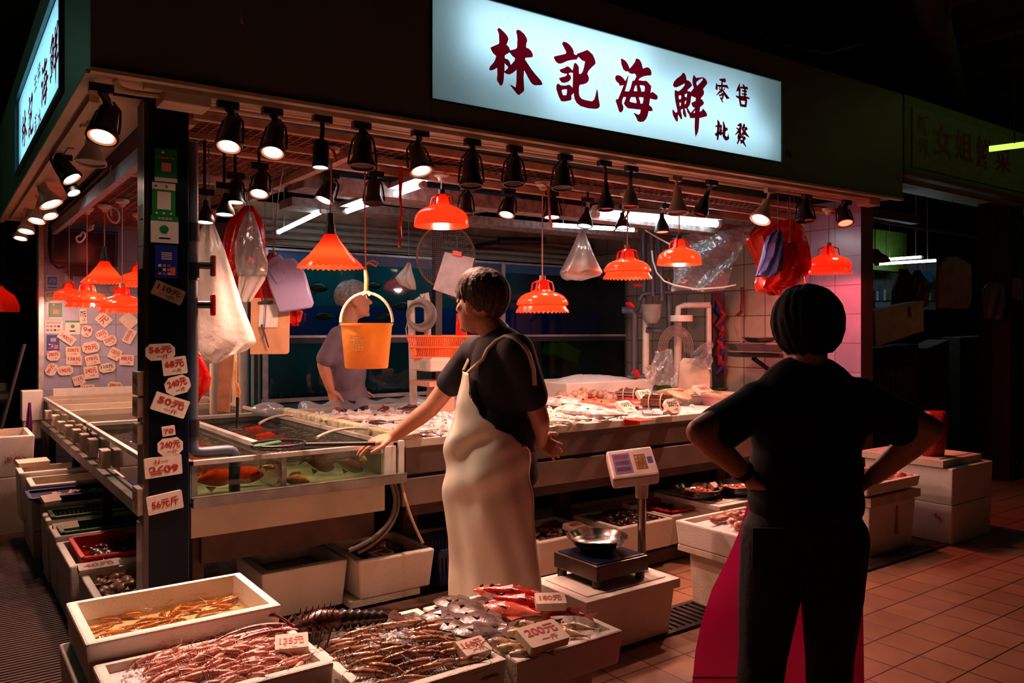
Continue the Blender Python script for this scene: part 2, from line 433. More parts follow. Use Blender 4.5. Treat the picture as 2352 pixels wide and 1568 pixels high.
OUT_KEI = [(270,180),(285,145),(310,135),(370,155),(430,205),(480,270),(508,340),(508,385),(555,405),(580,375),(690,335),(770,300),(800,315),(885,395),(920,475),(942,550),(935,585),(870,645),(800,720),(775,780),(800,830),(808,870),(800,920),(760,965),(700,988),(625,1000),(608,1050),(610,1180),(625,1235),(665,1280),(740,1305),(870,1330),(915,1290),(940,1210),(965,1075),(985,1130),(1000,1270),(1028,1405),(1020,1445),(985,1475),(930,1483),(790,1468),(640,1425),(560,1360),(520,1280),(500,1165),(455,1215),(462,1280),(450,1305),(350,1330),(270,1333),(240,1310),(200,1225),(155,1090),(155,1020),(180,970),(210,985),(245,1010),(345,1015),(400,995),(435,1010),(480,1055),(485,960),(487,760),(430,755),(400,780),(440,815),(452,860),(435,905),(390,940),(320,962),(265,955),(230,915),(208,870),(250,850),(335,830),(368,800),(370,780),(290,770),(240,745),(217,705),(235,690),(310,665),(370,628),(420,645),(480,715),(510,580),(530,555),(575,590),(605,640),(610,775),(640,783),(680,740),(710,640),(730,535),(670,510),(598,440),(560,495),(480,500),(380,520),(290,560),(240,578),(190,572),(140,530),(105,460),(115,430),(230,405),(340,380),(355,345),(310,260)]
HO_KEI = [[(262,1120),(275,1095),(365,1088),(370,1120),(360,1200),(345,1208),(285,1205)]]
OUT_HOI = [(238,150),(255,128),(340,180),(390,250),(428,345),(480,285),(545,195),(552,145),(580,130),(630,150),(665,200),(688,260),(705,345),(750,330),(800,315),(845,335),(880,385),(892,450),(880,490),(800,495),(720,510),(650,545),(610,590),(720,605),(775,600),(815,635),(885,720),(868,860),(915,838),(960,870),(1020,925),(1022,980),(990,1008),(940,1000),(860,980),(840,1120),(885,1150),(912,1200),(908,1248),(830,1245),(805,1350),(770,1420),(720,1468),(650,1478),(595,1455),(560,1370),(510,1290),(530,1285),(615,1325),(650,1290),(660,1215),(560,1205),(385,1185),(330,1130),(302,1085),(330,1020),(352,955),(300,945),(270,1010),(265,1080),(295,1150),(290,1220),(265,1260),(230,1275),(200,1250),(180,1180),(130,1030),(140,1000),(185,985),(240,850),(300,695),(215,712),(200,665),(140,610),(118,550),(130,500),(175,482),(240,500),(300,555),(335,608),(395,488),(405,490),(375,650),(325,825),(415,828),(450,740),(485,605),(530,595),(570,510),(535,450),(480,458),(420,440),(395,405),(340,405),(290,360),(250,250)]
HO_HOI = [[(512,820),(540,720),(570,695),(585,800),(580,828)],[(640,710),(655,695),(735,710),(750,740),(740,830),(670,832),(670,790)],[(425,1045),(440,980),(460,950),(550,952),(562,1000),(575,1060),(565,1078),(480,1060)],[(620,965),(635,950),(715,955),(720,1000),(700,1085),(655,1088),(645,1030)]]
OUT_SIN = [(135,400),(150,340),(200,275),(300,200),(335,145),(370,160),(400,220),(408,295),(450,305),(495,345),(522,405),(470,455),(430,490),(435,525),(465,515),(490,535),(555,455),(530,370),(525,290),(548,190),(575,210),(600,252),(680,240),(740,240),(790,270),(825,340),(820,370),(775,430),(738,475),(760,530),(755,580),(690,665),(730,695),(760,750),(740,790),(680,835),(672,930),(715,905),(735,860),(780,910),(820,975),(815,1020),(770,1030),(665,1055),(655,1240),(640,1330),(595,1430),(580,1380),(570,1240),(575,1055),(480,1055),(460,990),(425,935),(405,862),(372,868),(400,960),(408,1020),(390,1048),(360,1020),(335,960),(335,872),(300,885),(295,915),(320,1010),(318,1080),(290,1075),(245,990),(235,1020),(238,1100),(225,1130),(190,1105),(140,1010),(125,930),(128,890),(140,880),(190,950),(225,930),(222,890),(210,845),(185,720),(170,600),(170,505),(190,495),(245,520),(310,475),(370,400),(370,360),(300,400),(210,440),(165,438)]
HO_SIN = [[(512,612),(550,635),(595,650),(590,710),(505,750),(515,800),(545,840),(578,850),(490,950),(432,852),(470,800),(490,740),(500,640)],[(545,945),(578,900),(575,950),(555,955)],[(250,605),(298,600),(303,640),(290,675),(258,682)],[(372,580),(420,562),(412,640),(375,630)],[(265,750),(297,742),(295,800),(275,820)],[(375,720),(402,700),(395,760),(368,785)],[(610,330),(660,290),(720,260),(735,285),(700,330),(660,370),(620,410),(605,370)]]
GLYPH = []          # (outline, holes) on the sign's own plane, in metres
for (ou, ho, ox, oy, k) in ((OUT_LAM, HO_LAM, 1110, 50, 8.253), (OUT_KEI, HO_KEI, 1260, 80, 8.714), (OUT_HOI, HO_HOI, 1400, 120, 9.223), (OUT_SIN, HO_SIN, 1530, 150, 8.71)):
    f_ = lambda q: (lambda p: (p.x, p.z))(onY(ox+q[0]/k, oy+q[1]/k, -.004))
    GLYPH.append(([f_(q) for q in ou], [[f_(q) for q in h] for h in ho]))
sign = thing('shop_sign', 'large white light box with four big red brush characters over the stall front', 'sign', (2.9, 0, 2.62))
b = MB()
wedge(b, SX0, SX1, .155, .165, sz0, sz1); wedge(b, SX0, SX1, .012, .16, lambda x: sz0(x)-.006, sz0); wedge(b, SX0, SX1, .012, .16, sz1, lambda x: sz1(x)+.006)
wedge(b, SX0-.006, SX0, .012, .16, sz0, sz1); wedge(b, SX1, SX1+.006, .012, .16, sz0, sz1)
b.build('light_box', M['white'], sign)
b = MB(); b.add([(SX0, .004, sz0(SX0)), (SX1, .004, sz0(SX1)), (SX1, .004, sz1(SX1)), (SX0, .004, sz1(SX0))], [(0, 1, 2, 3)]); b.build('panel', M['panel'], sign)
b = MB()
for (x0, x1, z0, z1) in ((SX0-.012, SX0, sz0, sz1), (SX1, SX1+.012, sz0, sz1)): wedge(b, x0, x1, -.006, .01, z0, z1)
wedge(b, SX0-.012, SX1+.012, -.006, .01, lambda x: sz0(x)-.01, sz0); wedge(b, SX0-.012, SX1+.012, -.006, .01, sz1, lambda x: sz1(x)+.01)
b.build('frame', mat('sign_frame', (60, 84, 88), .4, .3), sign)
for (ou, ho), nm in zip(GLYPH, 'abcd'):
    b = MB(); b.shape(ou, ho, Matrix(((1,0,0,0),(0,0,1,-.004),(0,1,0,0),(0,0,0,1)))); b.build('lettering', M['signred'], sign, fixn=False)
SMALL = {'a': [[(190,115,14),(300,132,40)],[(130,190,12),(130,300,34)],[(130,232,14),(335,248,26),(360,290,14)],[(237,135,20),(235,312,24)],[(180,255,16),(202,276,12)],[(180,300,14),(205,310,14)],[(278,250,16),(305,264,12)],[(272,310,14),(292,298,12)],[(235,318,26),(175,375,18),(120,427,6)],[(240,320,20),(330,465,36),(385,489,6)],[(180,436,16),(265,402,18)],[(262,405,24),(237,500,20)],[(205,480,22),(248,567,14)],[(220,368,14),(238,392,10)]],
 'b': [[(593,200,12),(565,300,34),(526,349,6)],[(590,290,26),(590,480,24)],[(600,272,16),(745,285,28)],[(655,220,20),(685,262,24)],[(636,335,12),(725,350,22)],[(636,400,12),(725,412,22)],[(692,275,24),(690,475,24)],[(515,442,14),(560,468,24),(700,470,26),(782,490,16)],[(588,500,26),(612,632,28)],[(600,515,16),(718,520,24)],[(718,520,30),(706,640,28)],[(608,632,22),(712,642,26)],[(704,630,18),(706,656,16)]],
 'c': [[(148,922,12),(172,980,34),(160,1180,36),(150,1312,22)],[(110,1046,14),(220,1038,24)],[(110,1213,30),(160,1195,24),(245,1128,10)],[(218,1030,26),(205,1215,28)],[(200,1205,24),(252,1180,20)],[(262,955,14),(284,1080,40),(270,1240,36),(312,1294,38),(360,1286,28),(362,1196,6)],[(285,1132,24),(338,1098,28)]],
 'd': [[(552,1032,14),(618,1010,30),(600,1115,34),(505,1216,8)],[(533,1083,16),(575,1115,18)],[(686,1018,30),(640,1085,14)],[(656,1062,18),(735,1100,24)],[(735,1085,28),(690,1132,16)],[(640,1082,22),(690,1178,40),(778,1266,8)],[(562,1150,14),(612,1160,22)],[(602,1160,24),(560,1245,20)],[(548,1262,16),(625,1238,16)],[(612,1195,20),(600,1295,18)],[(556,1292,28),(602,1274,20)],[(586,1290,22),(540,1392,18)],[(642,1178,16),(630,1232,10)],[(664,1180,24),(650,1240,12)],[(618,1264,18),(692,1280,26)],[(692,1280,28),(608,1382,20)],[(598,1330,18),(660,1368,28),(708,1455,10)]]}
for k_, strokes in SMALL.items():
    b = MB()
    for si, st in enumerate(strokes):
        P = [Vector((onY(1630+x/8.71, 170+y/8.71, 0).x, onY(1630+x/8.71, 170+y/8.71, 0).z)) for x, y, w_ in st]; W_ = [w_*.56*(dep((P[0].x, 0, 0))/FPX)/8.71*2.0 for x, y, w_ in st]; yy = -.0035-.0002*si
        for i in range(len(P)-1):
            d_ = (P[i+1]-P[i]).normalized(); n_ = Vector((-d_.y, d_.x)); e0 = P[i]-d_*W_[i]*.5; e1 = P[i+1]+d_*W_[i+1]*.5
            q = [e0+n_*W_[i]*.6, P[i]+n_*W_[i], P[i+1]+n_*W_[i+1], e1+n_*W_[i+1]*.5, e1-n_*W_[i+1]*.5, P[i+1]-n_*W_[i+1], P[i]-n_*W_[i], e0-n_*W_[i]*.6]
            b.add([(v.x, yy, v.y) for v in q], [list(range(8))])
    b.build('lettering', M['signred'], sign, fixn=False)
GT = glow('sign_tube', (205, 235, 255), 6.6)
for (x0, x1, dz) in ((SX0+.2, 2.62, .32), (2.68, 4.02, .32), (2.2, 4.2, .15), (1.7, 3.0, .45)):
    b = MB(); b.cyl((x0, .12, zb(x0)+.122+dz), (x1, .12, zb(x1)+.122+dz), .016, n=8); b.build('tube', GT, sign)
# the sign on the stall's left side
ls = thing('shop_sign', 'white light box with red brush characters on the green left side of the stall', 'sign', (0, 2.0, 2.6))
b = MB(); b.bb((.155, LY0, LZ0), (.165, LY1, LZ1)); b.bb((.012, LY0, LZ0-.006), (.16, LY1, LZ0)); b.bb((.012, LY0, LZ1), (.16, LY1, LZ1+.006)); b.bb((.012, LY0-.006, LZ0), (.16, LY0, LZ1)); b.bb((.012, LY1, LZ0), (.16, LY1+.006, LZ1)); b.build('light_box', M['white'], ls)
b = MB(); b.add([(.004, LY0, LZ0), (.004, LY1, LZ0), (.004, LY1, LZ1), (.004, LY0, LZ1)], [(0, 1, 2, 3)]); b.build('panel', M['panel'], ls)
b = MB()
for (y0, y1, z0, z1) in ((LY0-.02, LY0, LZ0-.02, LZ1+.03), (LY1, LY1+.02, LZ0-.02, LZ1+.03), (LY0, LY1, LZ0-.02, LZ0), (LY0, LY1, LZ1, LZ1+.04)): b.bb((-.02, y0, z0), (.012, y1, z1))
b.build('frame', mat('sign_frame_side', (64, 96, 96), .4, .2), ls)
C25 = lambda x, y: (20+x/3.735, y/3.735)
def sidebox(x0, y0, x1, y1):
    (a, c), (d, e) = C25(x0, y0), C25(x1, y1)
    return onX(a, e, -.004), onX(d, c, -.004)
for gi, bx in enumerate(((113, 890, 157, 1310), (166, 745, 212, 1215), (278, 420, 340, 975), (353, 150, 427, 825))):
    lo, hi = sidebox(*bx); ou, ho = GLYPH[gi]
    xs = [p[0] for p in ou]; zs = [p[1] for p in ou]
    g_ = lambda q: ((q[0]-min(xs))/(max(xs)-min(xs)), (q[1]-min(zs))/(max(zs)-min(zs)))
    T = Matrix(((0,0,1,-.004),(hi.y-lo.y,0,0,lo.y),(0,hi.z-lo.z,0,lo.z),(0,0,0,1)))
    b = MB(); b.shape([g_(q) for q in ou], [[g_(q) for q in h] for h in ho], T); b.build('lettering', M['signred'], ls, fixn=False)
for ch, bx in (('生', (218, 600, 242, 805)), ('猛', (247, 510, 273, 725)), ('游', (221, 950, 245, 1150)), ('水', (250, 900, 278, 1110))):
    lo, hi = sidebox(*bx)
    b = MB(); b.text(ch, frame((-.004, (lo.y+hi.y)/2, (lo.z+hi.z)/2), (0, -1, 0), (0, 0, 1)), width=abs(hi.y-lo.y), height=hi.z-lo.z, bold=.02); b.build('lettering', M['signred'], ls, fixn=False)
for z in (2.76, 3.0):
    b = MB(); b.cyl((.12, LY0+.15, z), (.12, LY1-.15, z), .016, n=8); b.build('tube', glow('side_sign_tube', (160, 225, 255), 8), ls)

# right wall of the stall, its front pier, back wall, grey panel wall at the end of the left tanks
struct(MB().bb((5.63, .19, 0), (5.81, .72, 2.585)).build('wall_right_pier', M['tile_lilac']))
struct(MB().bb((5.64, .72, 0), (5.81, 3.5, 2.6)).build('wall_right', M['tile_cream']))
struct(MB().bb((1.6, 3.45, 0), (5.64, 3.6, 2.62)).build('wall_rear', mat('stained_wall', (222, 208, 176), .7, var=.3, scale=4, c2=(150, 118, 80))))
struct(MB().bb((.29, 4.86, .3), (2.4, 5.0, 2.6)).build('wall_left', M['tile_lilac_x']))
struct(MB().bb((.27, 4.84, .2), (.31, 5.0, 2.6)).build('trim_1', mat('alloy', (196, 190, 186), .3, .6)))
struct(MB().bb((.35, .345, 2.95), (5.8, 5.0, 3.0)).build('ceiling_stall', mat('stall_ceiling', (44, 38, 36), .9, var=.3, scale=4)))

# mesh ceiling of the stall: steel lattice in cream frames
def lattice(x0, x1, y0, y1, z, pitch, name):
    b = MB(); n = int((x1-x0)/pitch); m = int((y1-y0)/pitch)
    for i in range(n+1): b.bb((x0+i*pitch-.0035, y0, z), (x0+i*pitch+.0035, y1, z+.012))
    for j in range(m+1): b.bb((x0, y0+j*pitch-.0035, z), (x1, y0+j*pitch+.0035, z+.012))
    struct(b.build(name, mat('rusty_lattice', (128, 84, 66), .7, var=.25)))
lattice(.46, 1.28, .36, 1.75, 2.47, .05, 'ceiling_lattice')
lattice(1.42, 5.55, .36, .98, 2.50, .06, 'ceiling_lattice_front')
lattice(.36, 1.28, 1.85, 4.7, 2.47, .055, 'ceiling_lattice_left')
b = MB()
for y, z, s in ((.355, 2.475, .04), (1.0, 2.475, .045), (.7, 2.465, .035)): b.bb((.46, y-s/2, z-s/2), (5.62, y+s/2, z+s/2))
for x, y1 in ((.45, 4.8), (1.33, 1.75)): b.bb((x-.025, .36, 2.43), (x+.025, y1, 2.48))
b.bb((.36, 1.78, 2.43), (1.4, 1.83, 2.48)); b.bb((1.33, 1.8, 2.43), (1.38, 4.8, 2.48))
struct(b.build('trim_2', mat('cream_beam', (196, 160, 138), .6, var=.2, scale=8)))
b = MB()
b.bb((1.45, 1.05, 2.33), (5.6, 1.2, 2.42)); b.bb((1.5, 1.9, 2.36), (5.6, 2.15, 2.42))
b.box((2.1, 1.55, 2.44), (1.5, .22, .1), R=Euler((0, 0, .12)).to_matrix())
struct(b.build('trim_3', mat('weathered_beam', (120, 112, 108), .8, var=.3, scale=20, bump=.4)))
struct(MB().bb((.36, .36, 2.36), (.40, 4.8, 2.44)).build('trim_4', mat('pale_blue_beam', (120, 158, 190), .5, var=.2)))
struct(MB().bb((1.5, 1.3, 2.43), (3.0, 1.36, 2.49)).build('trim_5', mat('blue_beam', (24, 78, 116), .5, var=.2)))
# lighting track, conduits along the soffit
b = MB(); wedge(b, .2, 5.5, .045, .085, lambda x: zb(x)-.03, lambda x: zb(x)+.006); tag(b.build('lighting_track', M['cream']), 'long cream lighting track under the front fascia', 'track')
b = MB(); b.bb((.05, .4, 2.475), (.09, 4.9, 2.508)); tag(b.build('lighting_track', M['cream']), 'cream lighting track under the green left fascia', 'track')
for k, (y, dz, r) in enumerate(((.135, -.012, .013), (.20, -.008, .011), (.27, -.014, .012))):
    b = MB(); b.tube([(.45, y, zb(.45)+dz), (3, y, zb(3)+dz+.003), (5.55, y, zb(5.55)+dz)], r, 8)
    tag(b.build('conduit_pipe', M['cream'], smooth=40), ('cream cable conduit next to the lighting track', 'thin middle cream conduit under the soffit', 'cream conduit at the inner edge of the soffit')[k], 'conduit')
j = thing('junction_box', 'cream junction box with conduit under the fascia above the navy pillar', 'junction box', (.36, .12, 2.43))
b = MB(); b.bb((.27, .05, 2.435), (.46, .19, 2.502)); b.build('body', M['cream'], j, bevel=.006)
b = MB(); b.tube(bez((.27, .12, 2.47), (.18, .12, 2.47), (.12, .12, 2.45), (.10, .10, 2.5), 8), .012, 8); b.build('pipe', M['cream'], j, smooth=40)
j = thing('junction_box', 'cream junction box at the right end of the lighting track', 'junction box', (5.55, .1, 2.5))
b = MB(); b.bb((5.5, .04, zb(5.5)-.07), (5.66, .15, zb(5.5)+.005)); b.build('body', M['cream'], j, bevel=.006)
b = MB(); b.tube([(5.5, .09, zb(5.5)-.03), (5.3, .09, zb(5.5)-.03)], .011, 8); b.build('pipe', M['cream'], j, smooth=40)

b = MB(); q = onY(554, 36, -.005); b.add([q, q+Vector((.012, 0, -.035)), q+Vector((-.008, -.01, -.035)), q+Vector((0, .004, .03)), q+Vector((.006, .004, .03))], [(0, 1, 2), (0, 4, 3)])
tag(b.build('hook_scrap', M['cream'], solid=.003, fixn=False), 'tiny pale hook scrap stuck on the dark front fascia', 'hook')
# unseen tubes added to throw green light on the fascias, left aisle and neighbouring stall
for (p0, p1, lab, e, col) in (((-1.9, 3.2, 3.7), (-1.9, 4.4, 3.7), 'dim green tinted tube lamp over the left aisle', 5, (150, 225, 190)), ((7.2, -1.6, 3.95), (8.4, -1.6, 3.95), 'dim green tinted tube lamp over the right aisle', 2.5, (190, 230, 120))):
    t_ = thing('added_tube_light', lab, 'tube light', p0); b = MB(); b.cyl(p0, p1, .02, n=8); b.build('tube', glow('added_tube_%d' % int(p0[0]*10+50), col, e), t_); b = MB(); b.tube([Vector(p0)*.5+Vector(p1)*.5, Vector(p0)*.5+Vector(p1)*.5+UP*(4.3-p0[2])], .01, 6); b.build('rod', M['dark'], t_)
    lamp('lamp_light', 'POINT', Vector(p0)*.5+Vector(p1)*.5-UP*.05, 9 if p0[0] < 0 else 5, lin(col), t_, .2)
# ------------------------------------------------------------------ navy corner pillar with its posters and price tags
PX0, PX1, PY0, PY1 = .25, .429, .30, .455
p = thing('corner_pillar', 'glossy navy square pillar covered with price tags and payment posters', 'pillar', ((PX0+PX1)/2, (PY0+PY1)/2, 0))
p['kind'] = 'thing'
b = MB(); b.bb((PX0, PY0, 0), (PX1, PY1, 2.5)); b.build('shaft', M['navy'], p, bevel=.004)
b = MB(); b.bb((PX0-.004, PY0-.005, .01), (PX0+.014, PY0+.02, 2.49)); b.build('corner_strip', mat('dark_steel', (74, 60, 56), .3, .8), p)
b = MB(); b.bb((PX0-.006, PY0+.03, 0), (PX0, PY1-.01, .66)); b.build('kick_plate', M['steel'], p)
b = MB(); b.bb((PX1-.002, PY0+.01, .1), (PX1+.004, PY1-.02, 2.48)); b.build('side_strip', mat('blue_strip', (14, 46, 84), .3), p)

def tag_plate(mb, T, w, h, th, text, ink=1, oct_=False):
    c = .28*min(w, h) if oct_ else .05*min(w, h)
    x, y = w/2, h/2
    o = [(-x+c,-y),(x-c,-y),(x,-y+c),(x,y-c),(x-c,y),(-x+c,y),(-x,y-c),(-x,-y+c)]
    mb.prism(o, th, T)
    if text:
        T2 = T @ Matrix.Translation((0, 0, th+.0012))
        ls_ = text.split('\n'); tot = len(ls_)
        if tot == 1: mb.text(ls_[0], T2, width=w*.74, height=h*.5, mi=ink, bold=.026)
        else:
            mb.text(ls_[0], T2 @ Matrix.Translation((0, h*.14, 0)), width=w*.78, height=h*.42, mi=ink, bold=.026)
            mb.text(ls_[1], T2 @ Matrix.Translation((w*.06, -h*.27, 0)), width=w*.4, height=h*.24, mi=ink, bold=.022)
    return mb
TAGM = [mat('tag_foam', (226, 204, 186), .75, var=.06, scale=30), M['redink'], M['blackink']]
def tag_on_y(cx, cy, w, h, rot, text, Y0, label, group, ink=1, oct_=False, th=.012, mats=TAGM, name='price_tag'):
    c = onY(cx, cy, Y0); a, d = onY(cx-w/2, cy, Y0), onY(cx+w/2, cy, Y0); ww = abs(d.x-a.x); hh = h*dep(c)/FPX
    th_ = math.radians(rot)+math.atan2(cy-HY, 3665-cx)*-1*1.0
    x = Vector((math.cos(th_), 0, math.sin(th_))); y = Vector((-math.sin(th_), 0, math.cos(th_)))
    b = MB(); tag_plate(b, frame(c, x, y), ww, hh, th, text, ink, oct_)
    return tag(b.build(name, mats, fixn=False), label, 'price tag', group)
G1 = 'foam price tags on the pillar'
DIRTY = [mat('tag_dirty', (150, 118, 92), .8, var=.3, scale=20), M['redink'], M['blackink']]
for cx, cy, w, h, rot, tx, ink, oc, lab in (
    (386, 672, 74, 34, -24, '110元\n一斤', 2, False, 'dirty brown foam tag reading 110元 in dark ink, tilted on the pillar'),
    (367, 808, 68, 38, 3, '56元\n一斤', 1, True, 'cut-corner foam tag reading 56元 at mid height of the pillar'),
    (400, 840, 56, 40, 8, '68元\n一斤', 1, False, 'foam tag reading 68元 on the navy pillar'),
    (407, 884, 58, 42, 16, '240元\n一斤', 1, True, 'cut-corner foam tag reading 240元, the upper one of two on the pillar'),
    (390, 930, 82, 42, -18, '50元\n一斤', 1, False, 'large tilted foam tag reading 50元 on the navy pillar'),
    (386, 989, 30, 22, 10, '70', 1, False, 'smallest foam tag on the pillar, reading 70'),
    (390, 1025, 58, 40, 6, '240元\n一斤', 1, True, 'cut-corner foam tag reading 240元, just above the upside-down 60 tag'),
    (374, 1070, 86, 46, 189, '60元\n一斤', 1, False, 'large foam tag with an upside-down 60元 on the pillar'),
    (378, 1153, 82, 42, 14, '56元斤', 1, False, 'lowest foam tag on the pillar front, reading 56元')):
    tag_on_y(cx, cy, w, h, rot, tx, PY0-.0005, lab, G1, ink, oc, mats=DIRTY if ink == 2 else TAGM)
G2 = 'foam price tags standing out from the pillar side'
for k, (py, hh, lab) in enumerate(((878, .10, 'worn foam price tag on the left side of the pillar, topmost of four'), (931, .085, 'pale foam price tag on the pillar side, second from the top'), (991, .085, 'pale foam price tag on the pillar side, level with the 70 tag'), (1143, .115, 'lowest foam price tag on the left side of the pillar, level with the 56元斤 tag'))):
    c = onX(318, py, PX0); 
    b = MB(); tag_plate(b, frame((PX0-.001, PY0+.075, c.z), (0, -1, 0), (0, 0, 1)), .115, hh, .024, ('99元\n一斤', '208元\n一斤', '799元\n一斤', '30元\n一斤')[k])
    tag(b.build('price_tag', TAGM, fixn=False), lab, 'price tag', G2)
def poster(name, cx, cy, w, h, Y0, label, base, draw, cat='poster', axis='Y'):
    if axis == 'Y':
        c = onY(cx, cy, Y0); ww = abs(onY(cx+w/2, cy, Y0).x-onY(cx-w/2, cy, Y0).x); T = frame(c, (1, 0, 0), (0, 0, 1))
    hh = h*dep(c)/FPX; b = MB(); b.prism([(-ww/2,-hh/2),(ww/2,-hh/2),(ww/2,hh/2),(-ww/2,hh/2)], .002, T)
    def r(x0, y0, x1, y1, mi, dz=.003):       # fractions of the sheet, y downwards
        b.add([((x0-.5)*ww, (.5-y1)*hh, dz), ((x1-.5)*ww, (.5-y1)*hh, dz), ((x1-.5)*ww, (.5-y0)*hh, dz), ((x0-.5)*ww, (.5-y0)*hh, dz)], [(0, 1, 2, 3)], mi, T)
    def tx(s_, x, y, wd, ht, mi): b.text(s_, T @ Matrix.Translation(((x-.5)*ww, (.5-y)*hh, .004)), width=wd*ww, height=ht*hh, mi=mi)
    def dc(x, y, rr, mi, dz=.0045): b.disc(T @ Vector(((x-.5)*ww, (.5-y)*hh, dz)), T.to_3x3() @ Vector((0,0,1)), rr*ww, 16, mi)
    draw(r, tx, dc)
    return tag(b.build(name, base, fixn=False), label, cat)
PG = mat('poster_green', (8, 120, 40), .4, var=.03); PW = mat('poster_white', (214, 206, 198), .5, var=.03); PP = mat('poster_pink', (220, 130, 118), .5, var=.03); PB = mat('poster_blue', (22, 40, 130), .4, var=.04); PO = mat('poster_orange', (214, 96, 70), .5, var=.03); PK = mat('poster_black', (20, 24, 26), .5, var=.03); PLB = mat('poster_light_blue', (60, 118, 200), .5, var=.03)
PM = [PG, PW, PP, PB, PO, PK, PLB]
def d1(r, tx, dc): r(.3, .42, .72, .68, 2); r(0, .88, 1, 1, 1); tx('付款請掃一掃', .5, .28, .72, .07, 2); dc(.36, .12, .07, 1)
def d2(r, tx, dc): r(0, 0, 1, .2, 1); r(.22, .26, .8, .78, 1); dc(.16, .11, .05, 0, .005); dc(.62, .11, .05, 0, .005); r(.15, .87, .25, .92, 1); r(.45, .87, .55, .92, 1); r(.75, .87, .85, .92, 1)
def d3(r, tx, dc):
    r(0, .2, 1, 1, 1); dc(.48, .5, .16, 0, .005); r(.3, .8, .7, .86, 2); tx('推薦使用', .5, .1, .5, .1, 1)
def d4(r, tx, dc):
    for k in range(4): r(.28, .22+.06*k, .74, .25+.06*k, 1)
    for i in range(3):
        for jx in range(3): r(.14+.2*jx, .58+.12*i, .28+.2*jx, .66+.12*i, (1, 4, 6, 5, 1, 4, 4, 6, 2)[i*3+jx])
    r(.68, .66, .9, .9, 4)
poster('payment_poster', 381, 380, 52, 76, PY0-.003, 'green poster with a white foot strip, highest on the pillar', PM, d1)
poster('payment_poster', 376, 459, 54, 78, PY0-.003, 'green poster with white square and white head strip on the pillar', PM, d2)
poster('payment_poster', 378, 527, 64, 62, PY0-.003, 'white sheet with green head and round green emblem on the pillar', PM, d3)
poster('payment_poster', 382, 601, 52, 76, PY0-.003, 'dark blue sheet with rows of small coloured squares on the pillar', [PB, PW, PP, PB, PO, PK, PLB], d4)
for k, (py, h, y) in enumerate(((490, .06, .33), (549, .075, .34), (593, .10, .34))):
    c = onX(319, py, PX0); b = MB(); b.bb((PX0-.003, y, c.z-h/2), (PX0-.0005, y+.085, c.z+h/2))
    tag(b.build('paper_note', M['paper']), ('small paper note on the pillar side, highest of three', 'paper note on the pillar side, middle of three', 'torn paper note on the pillar side, lowest of three')[k], 'note')

# ------------------------------------------------------------------ live fish tanks in the corner of the stall
TX0, TX1, TY0, RIM = .30, 1.462, .33, .92
def tank(name, label, outline, panes, base_z=.62):
    t = thing(name, label, 'fish tank', (sum(q[0] for q in outline)/len(outline), sum(q[1] for q in outline)/len(outline), 0))
    n = len(outline); rim = MB(); led = MB(); pan = MB()
    for i in range(n):
        (xa, ya), (xb, yb) = outline[i], outline[(i+1) % n]
        lo = (min(xa, xb)-.012, min(ya, yb)-.012); hi = (max(xa, xb)+.012, max(ya, yb)+.012)
        rim.bb((*lo, .897), (*hi, RIM)); 
    rim.build('rim', M['zinc'], t, bevel=.002)
    b = MB(); b.prism(outline, .02, Matrix.Translation((0, 0, .71))); b.build('bottom', mat('tank_bottom', (104, 116, 88), .6, var=.3, scale=6), t)
    g = MB(); 
    for i in range(n):
        (xa, ya), (xb, yb) = outline[i], outline[(i+1) % n]
        if i in panes: g.add([(xa, ya, .73), (xb, yb, .73), (xb, yb, .9), (xa, ya, .9)], [(0, 1, 2, 3)])
    g.build('pane', M['glass'], t)
    for i in range(n):
        (xa, ya), (xb, yb) = outline[i], outline[(i+1) % n]
        if i not in panes: g = MB(); g.bb((min(xa, xb)-.004, min(ya, yb)-.004, .73), (max(xa, xb)+.004, max(ya, yb)+.004, .9)); g.build('side_wall', mat('tank_wall', (96, 104, 88), .4, var=.2), t)
    b = MB(); b.add([(x, y, .868) for x, y in outline], [list(range(n))]); b.build('water', M['water'], t)
    return t
OA = [(.445, TY0), (TX1, TY0), (TX1, 2.25), (TX0, 2.25), (TX0, .47), (.445, .47)]
tA = tank('fish_tank', 'glass fronted fish tank with orange fish behind the navy pillar', OA, (0, 3))
b = MB(); b.bb((.445, TY0-.05, .712), (1.51, TY0+.02, .757)); b.bb((.445, TY0-.05, .757), (1.51, TY0-.044, .764)); b.build('ledge', M['steel_dull'], tA, bevel=.002)
b = MB(); b.bb((.445, TY0-.012, .575), (1.40, TY0+.01, .712)); b.bb((1.38, TY0+.01, .575), (1.40, 1.2, .712)); b.build('apron_panel', M['cream'], tA)
for x in (.86, .45):
    b = MB(); b.bb((x, TY0-.004, .73), (x+.024, TY0+.012, .9)); b.build('mullion', M['steel_dull'], tA)
b = MB(); b.bb((.87, TY0, .74), (.878, 2.2, .9)); b.bb((.855, TY0, .9), (.893, 2.24, RIM+.004)); b.build('divider', M['zinc'], tA)
b = MB(); b.bb((1.40, TY0-.02, .745), (1.462, TY0+.03, .905)); b.bb((1.475, TY0-.03, .755), (1.505, TY0+.04, .93)); b.build('end_post', M['white'], tA, bevel=.003)
b = MB(); b.bb((TX0-.035, .47, .66), (TX0+.02, 2.27, .715)); b.build('side_ledge', M['steel_dull'], tA)
for x, y in ((.35, 1.85), (.50, .44), (1.36, 1.0), (1.36, 2.1)):
    b = MB(); b.bb((x-.025, y-.025, 0), (x+.025, y+.025, .71 if x < .4 or y > 1 else .575)); b.build('leg', M['blackmat'] if x < .4 else M['wood'], tA)
b = MB(); b.bb((.5, TY0+.03, .44), (1.36, TY0+.07, .575)); b.build('cross_rail', M['wood'], tA)
